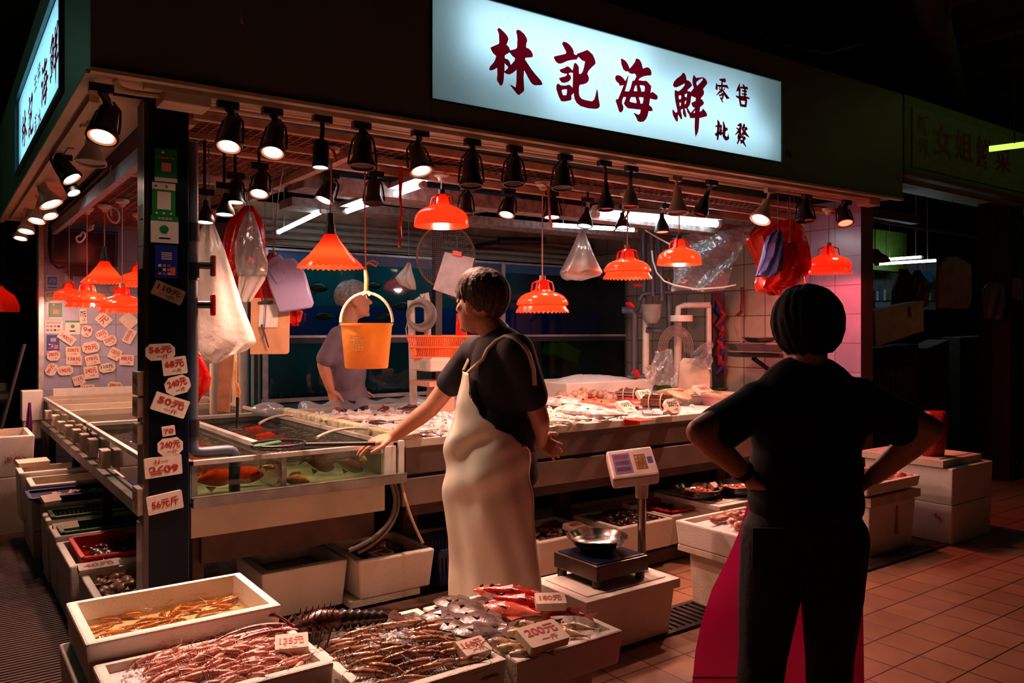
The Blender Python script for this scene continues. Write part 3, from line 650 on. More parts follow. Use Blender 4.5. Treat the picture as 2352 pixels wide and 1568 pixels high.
tB = tank('fish_tank', 'far glass tank on black legs before the grey tag-covered panel', [(TX0, 2.28), (TX1, 2.28), (TX1, 4.7), (TX0, 4.7)], (3, 0))
b = MB(); b.bb((TX0-.035, 2.28, .66), (TX0+.02, 4.72, .715)); b.build('side_ledge', M['steel_dull'], tB)
for x, y in ((.35, 3.14), (.35, 4.6), (1.36, 2.5), (1.36, 4.6)):
    b = MB(); b.bb((x-.025, y-.025, 0), (x+.025, y+.025, .71)); b.build('leg', M['blackmat'], tB)
for k, y in enumerate((3.3, 3.75, 4.2, 4.55)):
    b = MB(); b.bb((TX0+.02, y, .76), (TX1-.02, y+.02, .91+.008*k)); b.build('divider', M['cream'], tB)
b = MB(); b.bb((.36, 4.62, .93), (1.4, 4.69, .99)); b.build('back_sill', M['white'], tB)
# foam pegs along the left rim
pegs = [(114, 952), (131, 965), (145, 978), (162, 989), (180, 1000), (198, 1014), (217, 1027), (245, 1052)]
order = ('farthest', 'second farthest', 'third farthest', 'fourth farthest', 'fourth nearest', 'third nearest', 'second nearest', 'nearest')
for k, (x, y) in enumerate(pegs):
    c = onX(x, y, TX0-.02); hh = (.07, .085, .07, .08, .085, .10, .105, .10)[k]
    b = MB(); tag_plate(b, frame((TX0-.008, c.y, c.z), (0, -1, 0), (0, 0, 1)), .10, hh, .045, '%d元' % (48+22*k))
    tag(b.build('price_tag', TAGM, fixn=False), order[k]+' thick foam tag hanging on the left edge of the tanks', 'price tag', 'foam tags along the left tank edge')

# grey drain pipe diving into the front tank beside the pillar
d = thing('drain_pipe', 'dark grey elbow pipe running down beside the pillar into the tank', 'pipe', (.47, .40, .72))
b = MB(); b.tube([(.465, .39, 2.35), (.465, .39, 1.02)], .028, 12); b.tube(bez((.465, .39, 1.05), (.465, .39, .945), (.47, .385, .945), (.54, .385, .945), 8)+[(.60, .385, .945)]+bez((.60, .385, .945), (.655, .385, .945), (.655, .385, .94), (.655, .385, .88), 6)+[(.655, .385, .74)], .026, 12); b.build('pipe', M['pvc'], d, smooth=50)
for z in (1.95, 1.77, 1.06): 
    b = MB(); b.cyl((.465, .39, z-.04), (.465, .39, z+.04), .034, n=12); b.build('collar', M['black'], d, smooth=50)
for z, mt in ((1.80, mat('brown_red_plastic', (150, 44, 24), .4)), (1.62, M['red'])):
    b = MB(); b.cyl((.49, .385, z), (.545, .375, z), .017, n=10); v = b.build('valve', M['black'], d, smooth=50)
    b = MB(); b.bb((.545, .355, z-.05), (.565, .395, z+.05)); b.build('handle', mt, v, bevel=.008)
b = MB(); b.tube(bez((1.45, .35, .71), (1.50, .33, .6), (1.45, .30, .45), (1.2, .32, .40), 14), .012, 8); b.tube(bez((1.47, .35, .71), (1.52, .33, .62), (1.48, .30, .45), (1.25, .32, .38), 14), .01, 8)
tag(b.build('hose', mat('grey_hose', (110, 96, 90), .4), smooth=50), 'bundle of grey hoses curling down behind the tank corner', 'hose')
b = MB(); b.tube(bez((1.49, .31, .72), (1.50, .28, .6), (1.53, .26, .5), (1.57, .22, .40), 10), .008, 8)
tag(b.build('hose', M['rope'], smooth=50), 'thin pale hose hanging from the tank corner to the box', 'hose')
for k, (pts, lab) in enumerate(((((596, 972), (622, 955), (650, 951), (675, 955)), 'clear air hose lying over the rear tank rim'), (((728, 1005), (760, 985), (800, 980), (845, 985)), 'clear air hose bent over the tank rim near the man\'s hand'))):
    q = [onZ(x, y, .955) for x, y in pts]; b = MB(); b.tube(bez(*q), .008, 8); tag(b.build('air_hose', M['zinc'], smooth=50), lab, 'hose')

# ------------------------------------------------------------------ fish
def fish_mesh(L, h, t, mats=2, tail=True, seed=0, fin=True):
    """a fish along +x, belly down, back up; returns a builder: 0 body, 1 fins, 2 eye"""
    b = MB(); n = 10; K = 12; rings = []
    for k in range(K+1):
        s = k/K; x = (s-.5)*L*.86
        prof = math.sin(math.pi*min(1, s*1.02+.02))**.62*(1-.52*s**2.2) if s < .98 else .12
        hh = max(.10*h, h/2*prof); tt = max(.1*t, t/2*prof*(1-.25*s))
        rings.append([Vector((-x, tt*math.cos(a), hh*math.sin(a)+.04*h*math.sin(math.pi*s))) for a in (2*math.pi*i/n for i in range(n))])
    b.loft(rings, 0)
    xt = -.43*L
    if tail:
        b.add([(xt+.03*L, 0, .07*h), (xt-.14*L, .01*L, .42*h), (xt-.09*L, 0, 0), (xt-.14*L, -.01*L, -.42*h), (xt+.03*L, 0, -.07*h)], [(0, 1, 2), (0, 2, 4), (4, 2, 3)], 1)
    if fin:
        b.add([(.18*L, 0, .42*h), (.05*L, .004*L, .68*h), (-.18*L, -.004*L, .55*h), (-.28*L, 0, .22*h)], [(0, 1, 2, 3)], 1)
        for sg in (1, -1): b.add([(.2*L, sg*.42*t, -.05*h), (.06*L, sg*.62*t, .02*h), (.05*L, sg*.55*t, -.2*h)], [(0, 1, 2)], 1)
        b.add([(.02*L, 0, -.42*h), (-.08*L, 0, -.66*h), (-.2*L, 0, -.33*h)], [(0, 1, 2)], 1)
    for sg in (1, -1): b.ell((.33*L, sg*t*.28, .10*h), (.03*L, .016*L, .03*L), 8, 6, 2)
    return b
def fishmat(name, c, c2, rough=.22): return mat(name, c, rough, .0, scale=30, c2=c2, coat=.6, bump=.15, bscale=160)
EYE_M = mat('fish_eye', (14, 12, 12), .1)
def make_fish(name, label, cat, mb, mats, loc, rot, group=None):
    o = mb.build(name, mats, loc=(0, 0, 0), smooth=45); o.location = loc; o.rotation_euler = rot
    return tag(o, label, cat, group)
FM_O = fishmat('koi_orange', (240, 84, 20), (190, 40, 12)); FM_G = fishmat('fish_gold', (226, 180, 110), (150, 96, 50)); FM_B = fishmat('fish_brown', (120, 76, 44), (64, 40, 26))
k = 0
for x, y, z, L, fm, rz in ((.60, .50, .80, .24, FM_O, .1), (.74, .58, .785, .26, FM_O, -.2), (.62, .85, .81, .3, FM_O, .4), (.70, 1.3, .82, .34, FM_O, .1), (.62, 1.7, .82, .3, FM_O, -.4), (1.05, 1.0, .82, .40, FM_O, .2), (1.15, 1.4, .82, .42, FM_O, .1), (1.2, 1.75, .82, .4, FM_O, -.1)):
    o = make_fish('swimming_fish', 'orange fish swimming in the front tank', 'fish', fish_mesh(L, .10, .05), [fm, fm, EYE_M], (x, y, z), (0, 0, rz), 'orange fish in the tank')
for x, y, z, L, fm, rz, ry, lab in ((.955, .39, .765, .17, FM_G, .0, .25, 'pale golden fish low behind the right tank pane'), (1.10, .45, .825, .2, FM_B, .1, .35, 'brown fish slanting in the middle of the right tank pane'), (1.27, .46, .80, .18, FM_B, -.1, .4, 'dark brown fish towards the right of the tank pane'), (1.31, .38, .84, .07, FM_G, .2, 1.2, 'small golden fish high in the right tank pane'), (.82, .40, .845, .08, FM_G, .1, .2, 'small pale fish near the water line by the mullion')):
    make_fish('swimming_fish', lab, 'fish', fish_mesh(L, L*.42, .05), [fm, fm, EYE_M], (x, y, z), (0, ry, rz), 'brown and golden fish in the tank')

# black hand net lying over the tank
nt_ = thing('hand_net', 'black long-handled fishing net lying across the front tank', 'net', (1.0, .55, .93))
a_, b_ = onZ(655, 1022, .945), onZ(862, 1018, .955)
b = MB(); b.tube([onZ(690, 1021, .95), b_], .011, 8); b.build('handle', M['black'], nt_, smooth=50)
ctr = onZ(640, 1024, .945)
b = MB(); b.tube([ctr+Vector((.13*math.cos(q*math.pi/9), .12*math.sin(q*math.pi/9), .012)) for q in range(19)], .007, 6); b.build('hoop', M['black'], nt_, smooth=50)
b = MB()
for i in range(-6, 7):
    u = i/6.5; h = math.sqrt(1-u*u)
    b.tube([ctr+Vector((.13*u, .12*h*s, -.02*(1-s*s)*h)) for s in (-1, -.5, 0, .5, 1)], .0018, 4)
    b.tube([ctr+Vector((.13*h*s, .12*u, -.02*(1-s*s)*h)) for s in (-1, -.5, 0, .5, 1)], .0018, 4)
b.build('netting', mat('net_black', (30, 26, 26), .6), nt_)
b = MB(); 
for i in range(7): b.ell(ctr+Vector((-.12+.02*i, -.06+.012*i, .015)), (.022, .018, .012), 7, 5)
tag(b.build('green_string', M['green']), 'green knotted string on the hoop of the hand net', 'string')

# ------------------------------------------------------------------ the long fish counter
CX0, CX1, CY0, CY1, CZ = 1.53, 5.15, .345, 2.15, .90
ct = thing('fish_counter', 'long steel fronted fish counter heaped with ice and fish', 'counter', (3.1, 1.2, 0))
b = MB(); b.bb((CX0, CY0-.012, .742), (CX1, CY0+.02, .885)); b.bb((CX0, CY0-.004, .72), (CX1, CY0+.02, .742), 1); b.build('front_panel', [mat('counter_steel', (128, 108, 98), .42, .45, var=.12, scale=5), M['dark']], ct)
b = MB(); b.bb((CX0-.03, CY0-.03, .58), (CX1, CY0+.02, .722)); b.build('lower_panel', mat('counter_steel_low', (146, 122, 110), .45, .4, var=.15, scale=5), ct, bevel=.003)
b = MB(); b.bb((CX0, CY0, .855), (CX1, CY1, .885)); b.bb((CX0, CY0-.02, .884), (CX1, CY0+.03, .93)); b.bb((CX1-.03, CY0, .884), (CX1, CY1, .93)); b.bb((CX0, CY1-.03, .884), (CX1, CY1, .94)); b.build('tray', M['white'], ct, bevel=.006)
b = MB(); b.bb((CX0-.04, CY0+.12, .885), (CX0+.04, CY1, .955)); b.build('edge_board', mat('mouldy_foam', (226, 220, 190), .7, scale=20, c2=(150, 146, 96)), ct, bevel=.008)
b = MB(); b.bb((CX0, CY0-.01, .52), (CX1, CY0+.04, .58)); b.build('rail', M['wood'], ct)
for x, y in ((1.796, .8), (2.99, .8), (4.60, .8), (1.62, 2.0), (5.0, 2.0)):
    b = MB(); b.bb((x-.05, y-.03, 0), (x+.05, y+.05, .855)); b.build('leg', M['wood'], ct)
b = MB(); b.bb((CX0+.05, 1.0, .25), (CX1-.05, 1.04, .855)); b.build('back_board', M['dark'], ct)

# ------------------------------------------------------------------ blue aquariums along the rear
AX0, AX1, AY = 1.60, 5.55, 2.85
aq = thing('aquarium', 'tall two-tier blue aquarium along the back of the stall', 'aquarium', (3.5, 3.1, 0))
ALU = mat('aluminium', (188, 190, 194), .35, .5)
b = MB()
for z, h in ((2.16, .035), (1.455, .02), (.945, .03)): b.bb((AX0, AY-.02, z-h/2), (AX1, AY+.012, z+h/2))
b.build('rail', ALU, aq)
for x in (AX0+.03, 3.93):
    b = MB(); b.bb((x-.022, AY-.022, .5), (x+.022, AY+.012, 2.16)); b.build('post', ALU, aq)
b = MB()
for z0, z1 in ((.96, 1.445), (1.465, 2.145)): b.add([(AX0, AY, z0), (AX1, AY, z0), (AX1, AY, z1), (AX0, AY, z1)], [(0, 1, 2, 3)])
b.build('pane', clear('aquarium_glass', (120, 160, 165), .01, .04), aq)
b = MB(); b.bb((AX0, AY+.42, .5), (AX1, AY+.45, 2.16)); b.bb((AX0-.01, AY, .5), (AX0+.01, AY+.45, 2.16)); b.bb((AX1-.01, AY, .5), (AX1+.01, AY+.45, 2.16)); b.build('back_panel', mat('aquarium_blue', (12, 104, 112), .5, var=.2, scale=2.2), aq)
b = MB(); b.bb((AX0, AY, 1.44), (AX1, AY+.44, 1.46)); b.bb((AX0, AY, .92), (AX1, AY+.44, .95)); b.build('shelf', mat('aquarium_shelf', (26, 34, 36), .6), aq)
b = MB(); b.bb((AX0, AY, 0), (AX1, AY+.44, .92)); b.build('stand', M['dark'], aq)
b = MB(); b.bb((AX0, AY-.008, 2.06), (AX1, AY+.004, 2.145)); b.build('header', mat('header_blue', (30, 84, 130), .4), aq)
b = MB(); b.bb((AX0, AY-.006, 1.40), (AX1, AY+.004, 1.45)); b.build('lower_header', mat('header_dark', (20, 40, 52), .4), aq)
b = MB(); b.bb((AX0+.05, AY+.36, 1.465), (AX1-.05, AY+.38, 1.72)); b.build('blue_board', mat('board_blue', (8, 70, 160), .5, var=.15, scale=2), aq)
b = MB(); b.bb((AX0-.01, AY-.02, 2.16), (AX1+.01, AY+.46, 2.175)); b.build('cover', M['cream'], aq)  # lid added to keep the tube light off the wall above
b = MB(); b.bb((AX0, AY-.03, .86), (AX1, AY, .915)); b.build('blue_band', mat('band_blue', (30, 96, 128), .4), aq)
b = MB()
for i in range(260):
    x, y = rnd.uniform(AX0+.1, AX1-.1), rnd.uniform(AY+.06, AY+.4); r_ = rnd.uniform(.014, .032)
    b.ell((x, y, .955+r_*.4), (r_, r_, r_*.7), 6, 4)
stuff(b.build('aquarium_shells', mat('shells', (96, 86, 62), .6, var=.3)), 'heap of brown shellfish on the floor of the rear aquarium', 'shellfish')
for x0, x1 in ((1.7, 2.9), (3.1, 4.3)):
    for z, e in ((2.13, 14), (1.43, 5)):
        b = MB(); b.cyl((x0, AY+.03, z), (x1, AY+.03, z), .012, n=8); b.build('tank_tube', glow('tank_tube_%d' % e, (90, 215, 225), e), aq)
FM_R = fishmat('grouper', (150, 84, 48), (90, 44, 28))
for x, y, z, L, rz in ((2.12, 2.98, 1.86, .24, .2), (2.2, 3.0, 1.62, .2, 3.0), (2.75, 2.98, 1.62, .2, .1), (2.95, 3.0, 1.72, .24, 3.2), (2.66, 3.02, 1.9, .2, .3)):
    make_fish('swimming_fish', 'brown fish swimming in the upper rear aquarium', 'fish', fish_mesh(L, L*.36, L*.2), [FM_R, FM_R, EYE_M], (x, y, z), (0, 0, rz), 'fish in the rear aquarium')
b = MB(); c = Vector((4.75, 2.98, 1.22)); Rr = Euler((0, .32, .1)).to_matrix()
b.box(c, (.34, .2, .02), R=Rr); b.box(c+Rr @ Vector((0, -.1, .07)), (.34, .01, .14), R=Rr); b.box(c+Rr @ Vector((0, .1, .07)), (.34, .01, .14), R=Rr); b.box(c+Rr @ Vector((-.17, 0, .07)), (.01, .2, .14), R=Rr); b.box(c+Rr @ Vector((.17, 0, .07)), (.01, .2, .14), R=Rr)
tag(b.build('plastic_basket', M['lime']), 'bright green plastic basket tilted inside the rear aquarium', 'basket')
b = MB()
for z, y, r_ in ((2.26, 3.40, .022), (2.32, 3.40, .022), (2.385, 3.41, .026), (2.45, 3.41, .02)): b.tube([(1.65, y, z), (3.0, y, z+.01), (5.5, y, z-.01)], r_, 8)
tag(b.build('water_pipes', M['pvcw'], smooth=50), 'run of cream water pipes on the wall above the aquariums', 'pipes')
b = MB(); b.tube([onY(1145, 553, 2.75), onY(1250, 553, 2.75)], .035, 12); b.tube([onY(1160, 553, 2.75), onY(1160, 553, 2.75)+Vector((0, .69, 0))], .02, 8)
tag(b.build('filter_pump', M['black'], smooth=50), 'black cylindrical filter pump above the aquarium', 'pump')
b = MB(); b.bb((2.78, 1.95, .9), (2.84, 2.01, 2.45)); 
o = b.build('steel_post', mat('post_dark', (34, 30, 34), .4)); o.location.y += .2; tag(o, 'dark square post standing behind the counter by the round net', 'post')
# ------------------------------------------------------------------ track spotlights
LENS = glow('lens_warm', (255, 214, 190), 26); LENSW = glow('lens_white', (255, 246, 236), 20); LENSD = glow('lens_dim', (255, 120, 90), 2.5)
LRING = mat('lens_ring', (226, 110, 70), .3, emit=1.2, ecol=(255, 110, 60)); LOFF = mat('lens_off', (60, 52, 50), .15)
CREAMW = mat('lamp_cream', (190, 176, 158), .45, var=.05); RUST = mat('rusty_arm', (110, 60, 36), .7, var=.4, scale=40)
def spotlight(mount, lens, R, kind, state, label, aim=None, group='spotlights under the fascia', power=1.0, spot=78):
    m = Vector(mount); l = Vector(lens); body = {'W': CREAMW}.get(kind, M['black'])
    d = Vector(aim).normalized() if aim is not None else (l-m).normalized()
    Ls = (l-m).length; hl = max(.08, min(.72*Ls, R*3.6)); back = l-d*hl
    t = thing('track_spotlight', label, 'spotlight', m, group)
    b = MB(); b.bb((m.x-.045, m.y-.018, m.z-.022), (m.x+.045, m.y+.018, m.z+.012)); b.build('mount', CREAMW if kind == 'W' else M['black'], t, bevel=.003)
    b = MB(); b.tube([m-Vector((0, 0, .015)), m*.5+back*.5+Vector((.004, 0, -.005)), back+d*.01], .011 if kind != 'A' else .016, 8)
    b.build('arm', RUST if kind == 'R' else (CREAMW if kind in 'WB' else M['black']), t, smooth=50)
    if group == 'spotlights on the inner beam' and m.z < 2.44:
        b = MB(); b.tube([m, Vector((m.x, m.y, 2.452))], .008, 6); b.build('stem', M['black'], t)
    T = Matrix.Translation(back) @ d.to_track_quat('Z', 'Y').to_matrix().to_4x4()
    pr = {'A': [(.0, 0), (.58*R, 0), (.68*R, .05*hl), (.74*R, .30*hl), (.78*R, .60*hl), (.98*R, .80*hl), (1.12*R, .92*hl), (1.12*R, hl), (.97*R, hl), (.93*R, .93*hl)],
          'C': [(0, 0), (.8*R, 0), (R, .06*hl), (1.05*R, hl), (.95*R, hl), (.9*R, .95*hl)],
          'W': [(0, 0), (.42*R, 0), (.46*R, .36*hl), (.9*R, .78*hl), (1.08*R, .92*hl), (1.08*R, hl), (.97*R, hl), (.9*R, .9*hl)],
          'B': [(0, 0), (.3*R, 0), (.36*R, .25*hl), (.75*R, .55*hl), (1.02*R, .78*hl), (1.1*R, .9*hl), (1.05*R, hl), (.95*R, hl), (.9*R, .95*hl)]}
    pr['R'] = pr['B']; pr['G'] = pr['B']
    b = MB(); b.lathe(pr[kind], 20, 0, T); b.build('housing', mat('led_bulb_grey', (150, 144, 136), .4) if kind == 'G' else body, t, smooth=40)
    if kind == 'A':
        sd = RIGHT
        b = MB()
        for sg in (1, -1): b.tube([back-d*.03+sd*sg*.2*R, back+d*.10*hl+sd*sg*.86*R, back+d*.5*hl+sd*sg*1.06*R, back+d*.88*hl+sd*sg*1.16*R], .005, 6)
        b.build('bracket', M['black'], t, smooth=50)
    b = MB(); b.lathe([(.97*R, .955*hl), (.78*R, .95*hl), (0, .95*hl)], 20, 0, T)
    on = state != 'off'
    if kind in 'AW' and on: b.lathe([(.98*R, .975*hl), (.80*R, .965*hl)], 20, 1, T)
    b.build('lens', [{'on': LENS, 'white': LENSW, 'dim': LENSD, 'off': LOFF}[state], LRING], t, fixn=False)
    if on and power:
        lamp('lamp_light', 'SPOT', l+d*.012, SPOT_W*power*(.18 if state == 'dim' else 1), WARMW if state == 'white' else WARM, t, R*.7, spot, .7, d)
    return t
TILT = (-UP*1.0-FWD*.42).normalized()
DOWN = (-UP-FWD*.12).normalized()
def row(y, mx, my, lx, ly, wpx, kind, state, label, aim, dz=0, power=1.0, spot=78, group='spotlights under the fascia'):
    m = onY(mx, my, y); t_ = dep(m); l = at(lx, ly, t_-.05 if aim is TILT else t_-.015)
    return spotlight(m, l, wpx/2*t_/FPX, kind, state, label, aim, group, power, spot)
F_ = .065
for a in ((523, 240, 525, 338, 54, 'A', 'on', 'lit black spotlight next to the navy pillar, first under the front fascia', TILT),
          (625, 254, 626, 352, 52, 'A', 'on', 'lit black spotlight second from the navy pillar on the front track', TILT),
          (740, 272, 736, 386, 36, 'C', 'white', 'black cylinder spotlight with white lens on the front track', DOWN),
          (830, 287, 832, 384, 56, 'A', 'off', 'unlit black spotlight between the cylinder lamp and the lit one', DOWN),
          (965, 305, 968, 394, 50, 'A', 'on', 'lit black spotlight just left of the white sign', (-UP-FWD*.3+RIGHT*.25).normalized(), 0, 1.5, 95),
          (1085, 326, 1082, 428, 50, 'A', 'off', 'unlit black spotlight on a cranked arm above the round net', DOWN),
          (1182, 341, 1180, 424, 48, 'A', 'off', 'unlit black spotlight under the first sign character', DOWN),
          (1298, 360, 1292, 433, 46, 'A', 'off', 'unlit black spotlight under the second sign character', DOWN),
          (1388, 374, 1392, 482, 36, 'R', 'off', 'dark bulb lamp on a rusty brown arm', DOWN),
          (1450, 386, 1448, 476, 36, 'G', 'off', 'grey ribbed bulb lamp on a black arm', DOWN),
          (1552, 408, 1557, 490, 46, 'W', 'off', 'unlit cream bell spotlight under the fourth sign character', DOWN),
          (1635, 418, 1607, 494, 34, 'B', 'off', 'small black bell lamp tilted on a cream arm', (-UP-RIGHT*.35).normalized()),
          (1768, 436, 1746, 505, 46, 'W', 'on', 'lit cream bell spotlight above the red plastic bags', (-UP-RIGHT*.45-FWD*.35).normalized(), 0, 1.7, 100),
          (1853, 450, 1850, 508, 40, 'A', 'off', 'unlit black spotlight beside the red plastic bags', DOWN),
          (1945, 463, 1942, 513, 34, 'A', 'dim', 'dim red spotlight next to the tiled pier', TILT, 0, 1.5)):
    row(F_, *a)
S_ = .70
for a in ((595, 380, 595, 446, 42, 'A', 'on', 'lit black spotlight on the lattice beam, upper of the inner cluster', TILT),
          (540, 402, 541, 466, 38, 'A', 'on', 'lit black spotlight on the inner beam above the red bags', DOWN),
          (515, 425, 516, 494, 40, 'B', 'on', 'lit black bell lamp hanging just above the red bags', DOWN),
          (470, 440, 470, 512, 40, 'B', 'on', 'lit bell lamp behind the large white bag', DOWN),
          (760, 400, 744, 461, 42, 'A', 'on', 'lit black spotlight tilted above the cone shaped lampshade', (-UP-RIGHT*.35-FWD*.3).normalized()),
          (863, 398, 858, 468, 42, 'A', 'off', 'unlit black spotlight in front of the white tube lamp', DOWN),
          (1075, 430, 1070, 492, 34, 'A', 'off', 'unlit black lamp behind the plain red lampshade', DOWN),
          (1168, 438, 1163, 494, 36, 'A', 'on', 'lit black spotlight on the inner beam by the black post', (-UP-RIGHT*.2-FWD*.35).normalized()),
          (1268, 442, 1268, 500, 38, 'A', 'on', 'lit black spotlight on the inner beam with pink string before it', DOWN),
          (1350, 458, 1343, 520, 34, 'B', 'on', 'small lit bell lamp above the hanging bag of fish', (-UP-RIGHT*.15-FWD*.2).normalized()),
          (1436, 474, 1430, 524, 32, 'B', 'on', 'small lit bell lamp with red strings above the two-tier lampshade', (-UP-FWD*.2).normalized()),
          (1528, 472, 1521, 534, 32, 'B', 'dim', 'small dim bell lamp above the plain dome lampshade', DOWN)):
    row(S_, *a, power=.7, group='spotlights on the inner beam')
g3 = 'spotlights under the green left fascia'
for (mx, my, lx, ly, wpx, kind, st, lab, aim, Xp, pw) in (
    (232, 200, 234, 316, 64, 'A', 'on', 'large lit black spotlight at the corner of the two fascias', (-UP-FWD*.45).normalized(), .10, 1.0),
    (208, 285, 208, 376, 64, 'W', 'off', 'unlit cream bell lamp behind the large corner spotlight', DOWN, .12, 0),
    (150, 330, 166, 412, 44, 'A', 'on', 'black spotlight strongly tilted inwards on the left track', (-UP+RIGHT*.7).normalized(), .10, .6),
    (145, 360, 170, 444, 28, 'C', 'white', 'black cylinder spotlight with a white lens on the left track', (-UP+RIGHT*.6-FWD*.2).normalized(), .10, .6),
    (95, 400, 118, 470, 50, 'W', 'on', 'wide cream bell lamp tilted inwards on the left track', (-UP+RIGHT*.5).normalized(), .10, .7),
    (82, 425, 116, 497, 32, 'W', 'on', 'small cream lamp behind the wide bell lamp', (-UP+RIGHT*.5-FWD*.2).normalized(), .10, .5),
    (72, 435, 84, 508, 36, 'W', 'on', 'lit cream lamp with bright round lens on the left track', (-UP-FWD*.35).normalized(), .10, .7),
    (50, 455, 60, 532, 34, 'W', 'on', 'lit cream lamp far along the left track', (-UP-FWD*.3).normalized(), .10, .6),
    (44, 465, 47, 548, 28, 'W', 'on', 'farthest lit cream lamp on the left track', (-UP-FWD*.3).normalized(), .10, .6)):
    m = onX(mx, my, Xp) if Xp != .10 or mx != 232 else onY(mx, my, .10); t_ = dep(m)
    spotlight(m, at(lx, ly, t_), wpx/2*t_/FPX, kind, st, lab, aim, g3, pw)

# ------------------------------------------------------------------ red pendant lamps
BULB = glow('bulb_warm', (255, 190, 150), 14)
def pendant(cx, rim, wpx, D, kind, label, top=2.44, t=None, power=1.0, sock=True, swing=0, color=None):
    t_ = t or FPX*D/wpx; R = D/2 if not t else wpx*t/FPX/2
    c = at(cx, rim, t_); th = thing('pendant_lamp', label, 'lamp', (c.x, c.y, c.z), 'red market lamps')
    T = Matrix.Translation(c)
    if kind == 'cone':
        pr = [(.18*R, 1.0*R), (.20*R, .96*R), (.30*R, .80*R), (.46*R, .58*R), (.64*R, .36*R), (.82*R, .18*R), (.95*R, .06*R), (1.0*R, 0)]
        wv = lambda j, a: ((.012*R if j % 2 else 0)+.006*R*math.cos(a*36)*(j/7), -.06*R*abs(math.cos(a*18)) if j == 7 else 0)
        ht = 1.0*R
    else:
        dome = [(.30*R, .80*R), (.42*R, .72*R), (.62*R, .66*R), (.80*R, .56*R), (.92*R, .42*R), (.97*R, .28*R)]
        pr = [(.20*R, 1.16*R), (.22*R, 1.12*R), (.29*R, .84*R)]+dome
        if kind == 'tier': pr += [(.96*R, .22*R), (.88*R, .20*R), (.91*R, .12*R), (1.0*R, 0)]; wv = lambda j, a: (0, -.075*R*abs(math.cos(a*18)) if j == len(pr)-1 else 0)
        else: pr += [(.99*R, .12*R), (1.0*R, 0)]; wv = None
        ht = 1.16*R
    b = MB(); b.lathe(pr, 72 if wv else 36, 0, T, wv); b.build('lampshade', M['shade'], th, smooth=50)
    b = MB()
    if kind == 'cone': b.cyl(c+UP*ht*.96, c+UP*(ht+.055), .03, .022, 14); b.cyl(c+UP*(ht+.055), c+UP*(ht+.11), .019, .017, 12); sk = M['black']; tp = ht+.11
    else:
        b.cyl(c+UP*ht*.98, c+UP*(ht+.03), .022, .02, 12); sk = M['rope'] if kind == 'tier' else M['black']; tp = ht+.03
    b.build('socket', sk, th, smooth=40)
    if kind != 'cone':
        b = MB()
        for q in range(4):
            a = q*math.pi/2+.5; o = Vector((math.cos(a), math.sin(a), 0)); b.tube([c+o*.18*R+UP*1.14*R, c+o*.40*R+UP*1.05*R, c+o*.46*R+UP*.74*R], .006, 6)
        b.build('strut', M['red'], th, smooth=50)
    b = MB(); b.lathe([(0, -.0), (.035, .02), (.04, .045), (.028, .08), (.015, .11)], 14, 0, Matrix.Translation(c+UP*(.52 if kind == 'dome' else .30)*R-UP*.03)); b.build('bulb', BULB, th, smooth=60)
    b = MB(); b.tube([c+UP*tp, c+UP*(tp*.5+(top-c.z)*.5)+RIGHT*swing, Vector((c.x, c.y, top))], .0045, 6); b.build('cord', mat('cord_pink', (196, 150, 134), .6, var=.1), th, smooth=60)
    if sock:
        b = MB(); b.lathe([(0, -.05), (.018, -.05), (.026, -.03), (.045, -.02), (.05, 0), (0, 0)], 14, 0, Matrix.Translation((c.x, c.y, top+.012))); b.build('ceiling_rose', CREAMW, th, smooth=40)
    lamp('lamp_light', 'POINT', c+UP*.12*R, PEND_W*power, color or WARM, th, .045)
    return th
pendant(759, 612, 148, .335, 'cone', 'cone shaped red lampshade with scalloped rim hanging above the tank', swing=.004)
pendant(1014, 520, 126, .33, 'dome', 'plain red dome lampshade hung high by the white sign, in front of the round net', power=.35)
pendant(1246, 714, 122, .34, 'tier', 'two-tier red lampshade hanging lowest, beside the man in the white apron', power=.95)
pendant(1441, 637, 111, .335, 'tier', 'two-tier red lampshade next to the hanging bag of fish', power=.95)
pendant(1560, 608, 101, .325, 'dome', 'plain red dome lampshade in front of the clear plastic sheet', power=.6)
pendant(1903, 625, 102, .345, 'tier', 'two-tier red lampshade before the tiled pier', power=1.3, color=(1, .10, .10))
pendant(159, 688, 66, .245, 'tier', 'small two-tier red lampshade, leftmost over the far tank', power=.45)
pendant(240, 648, 97, .32, 'cone', 'cone shaped red lampshade over the far tank', power=.6)
pendant(200, 703, 89, .30, 'tier', 'two-tier red lampshade over the far tank, below the cone shade', power=.5)
pendant(281, 716, 98, .31, 'tier', 'lowest two-tier red lampshade over the far tank, half behind the pillar', power=.6)
pendant(318, 656, 82, .29, 'tier', 'red lampshade mostly hidden behind the navy pillar', power=.6)
for (pts, lab) in (([(186, 540), (176, 545), (180, 556), (190, 552), (196, 540), (190, 533), (182, 548)], 'small loop of white cord tied at the leftmost lamp cord'), ([(250, 478), (246, 492), (256, 508), (270, 510), (274, 492), (264, 478), (254, 480), (258, 500)], 'large double loop of white cord above the cone lampshade'), ([(205, 520), (214, 524), (202, 530), (216, 516), (206, 526)], 'knotted tuft of white cord above the far tank')):
    b = MB(); P = [at(x, y, 6.05) for x, y in pts]; b.tube([(P[i]*2+(P[min(i+1, len(P)-1)]-P[max(i-1, 0)])*f*.5*2+0*P[i]).lerp(P[min(i+1, len(P)-1)]*2, f*f*0)*.5 if f == 0 else P[i].lerp(P[min(i+1, len(P)-1)], f)+((P[i]-P[max(i-1, 0)])-(P[min(i+2, len(P)-1)]-P[min(i+1, len(P)-1)]))*f*(1-f)*.3 for i in range(len(P)-1) for f in (0, .25, .5, .75)], .007, 6); tag(b.build('cord_loop', M['white'], smooth=60), lab, 'cord')

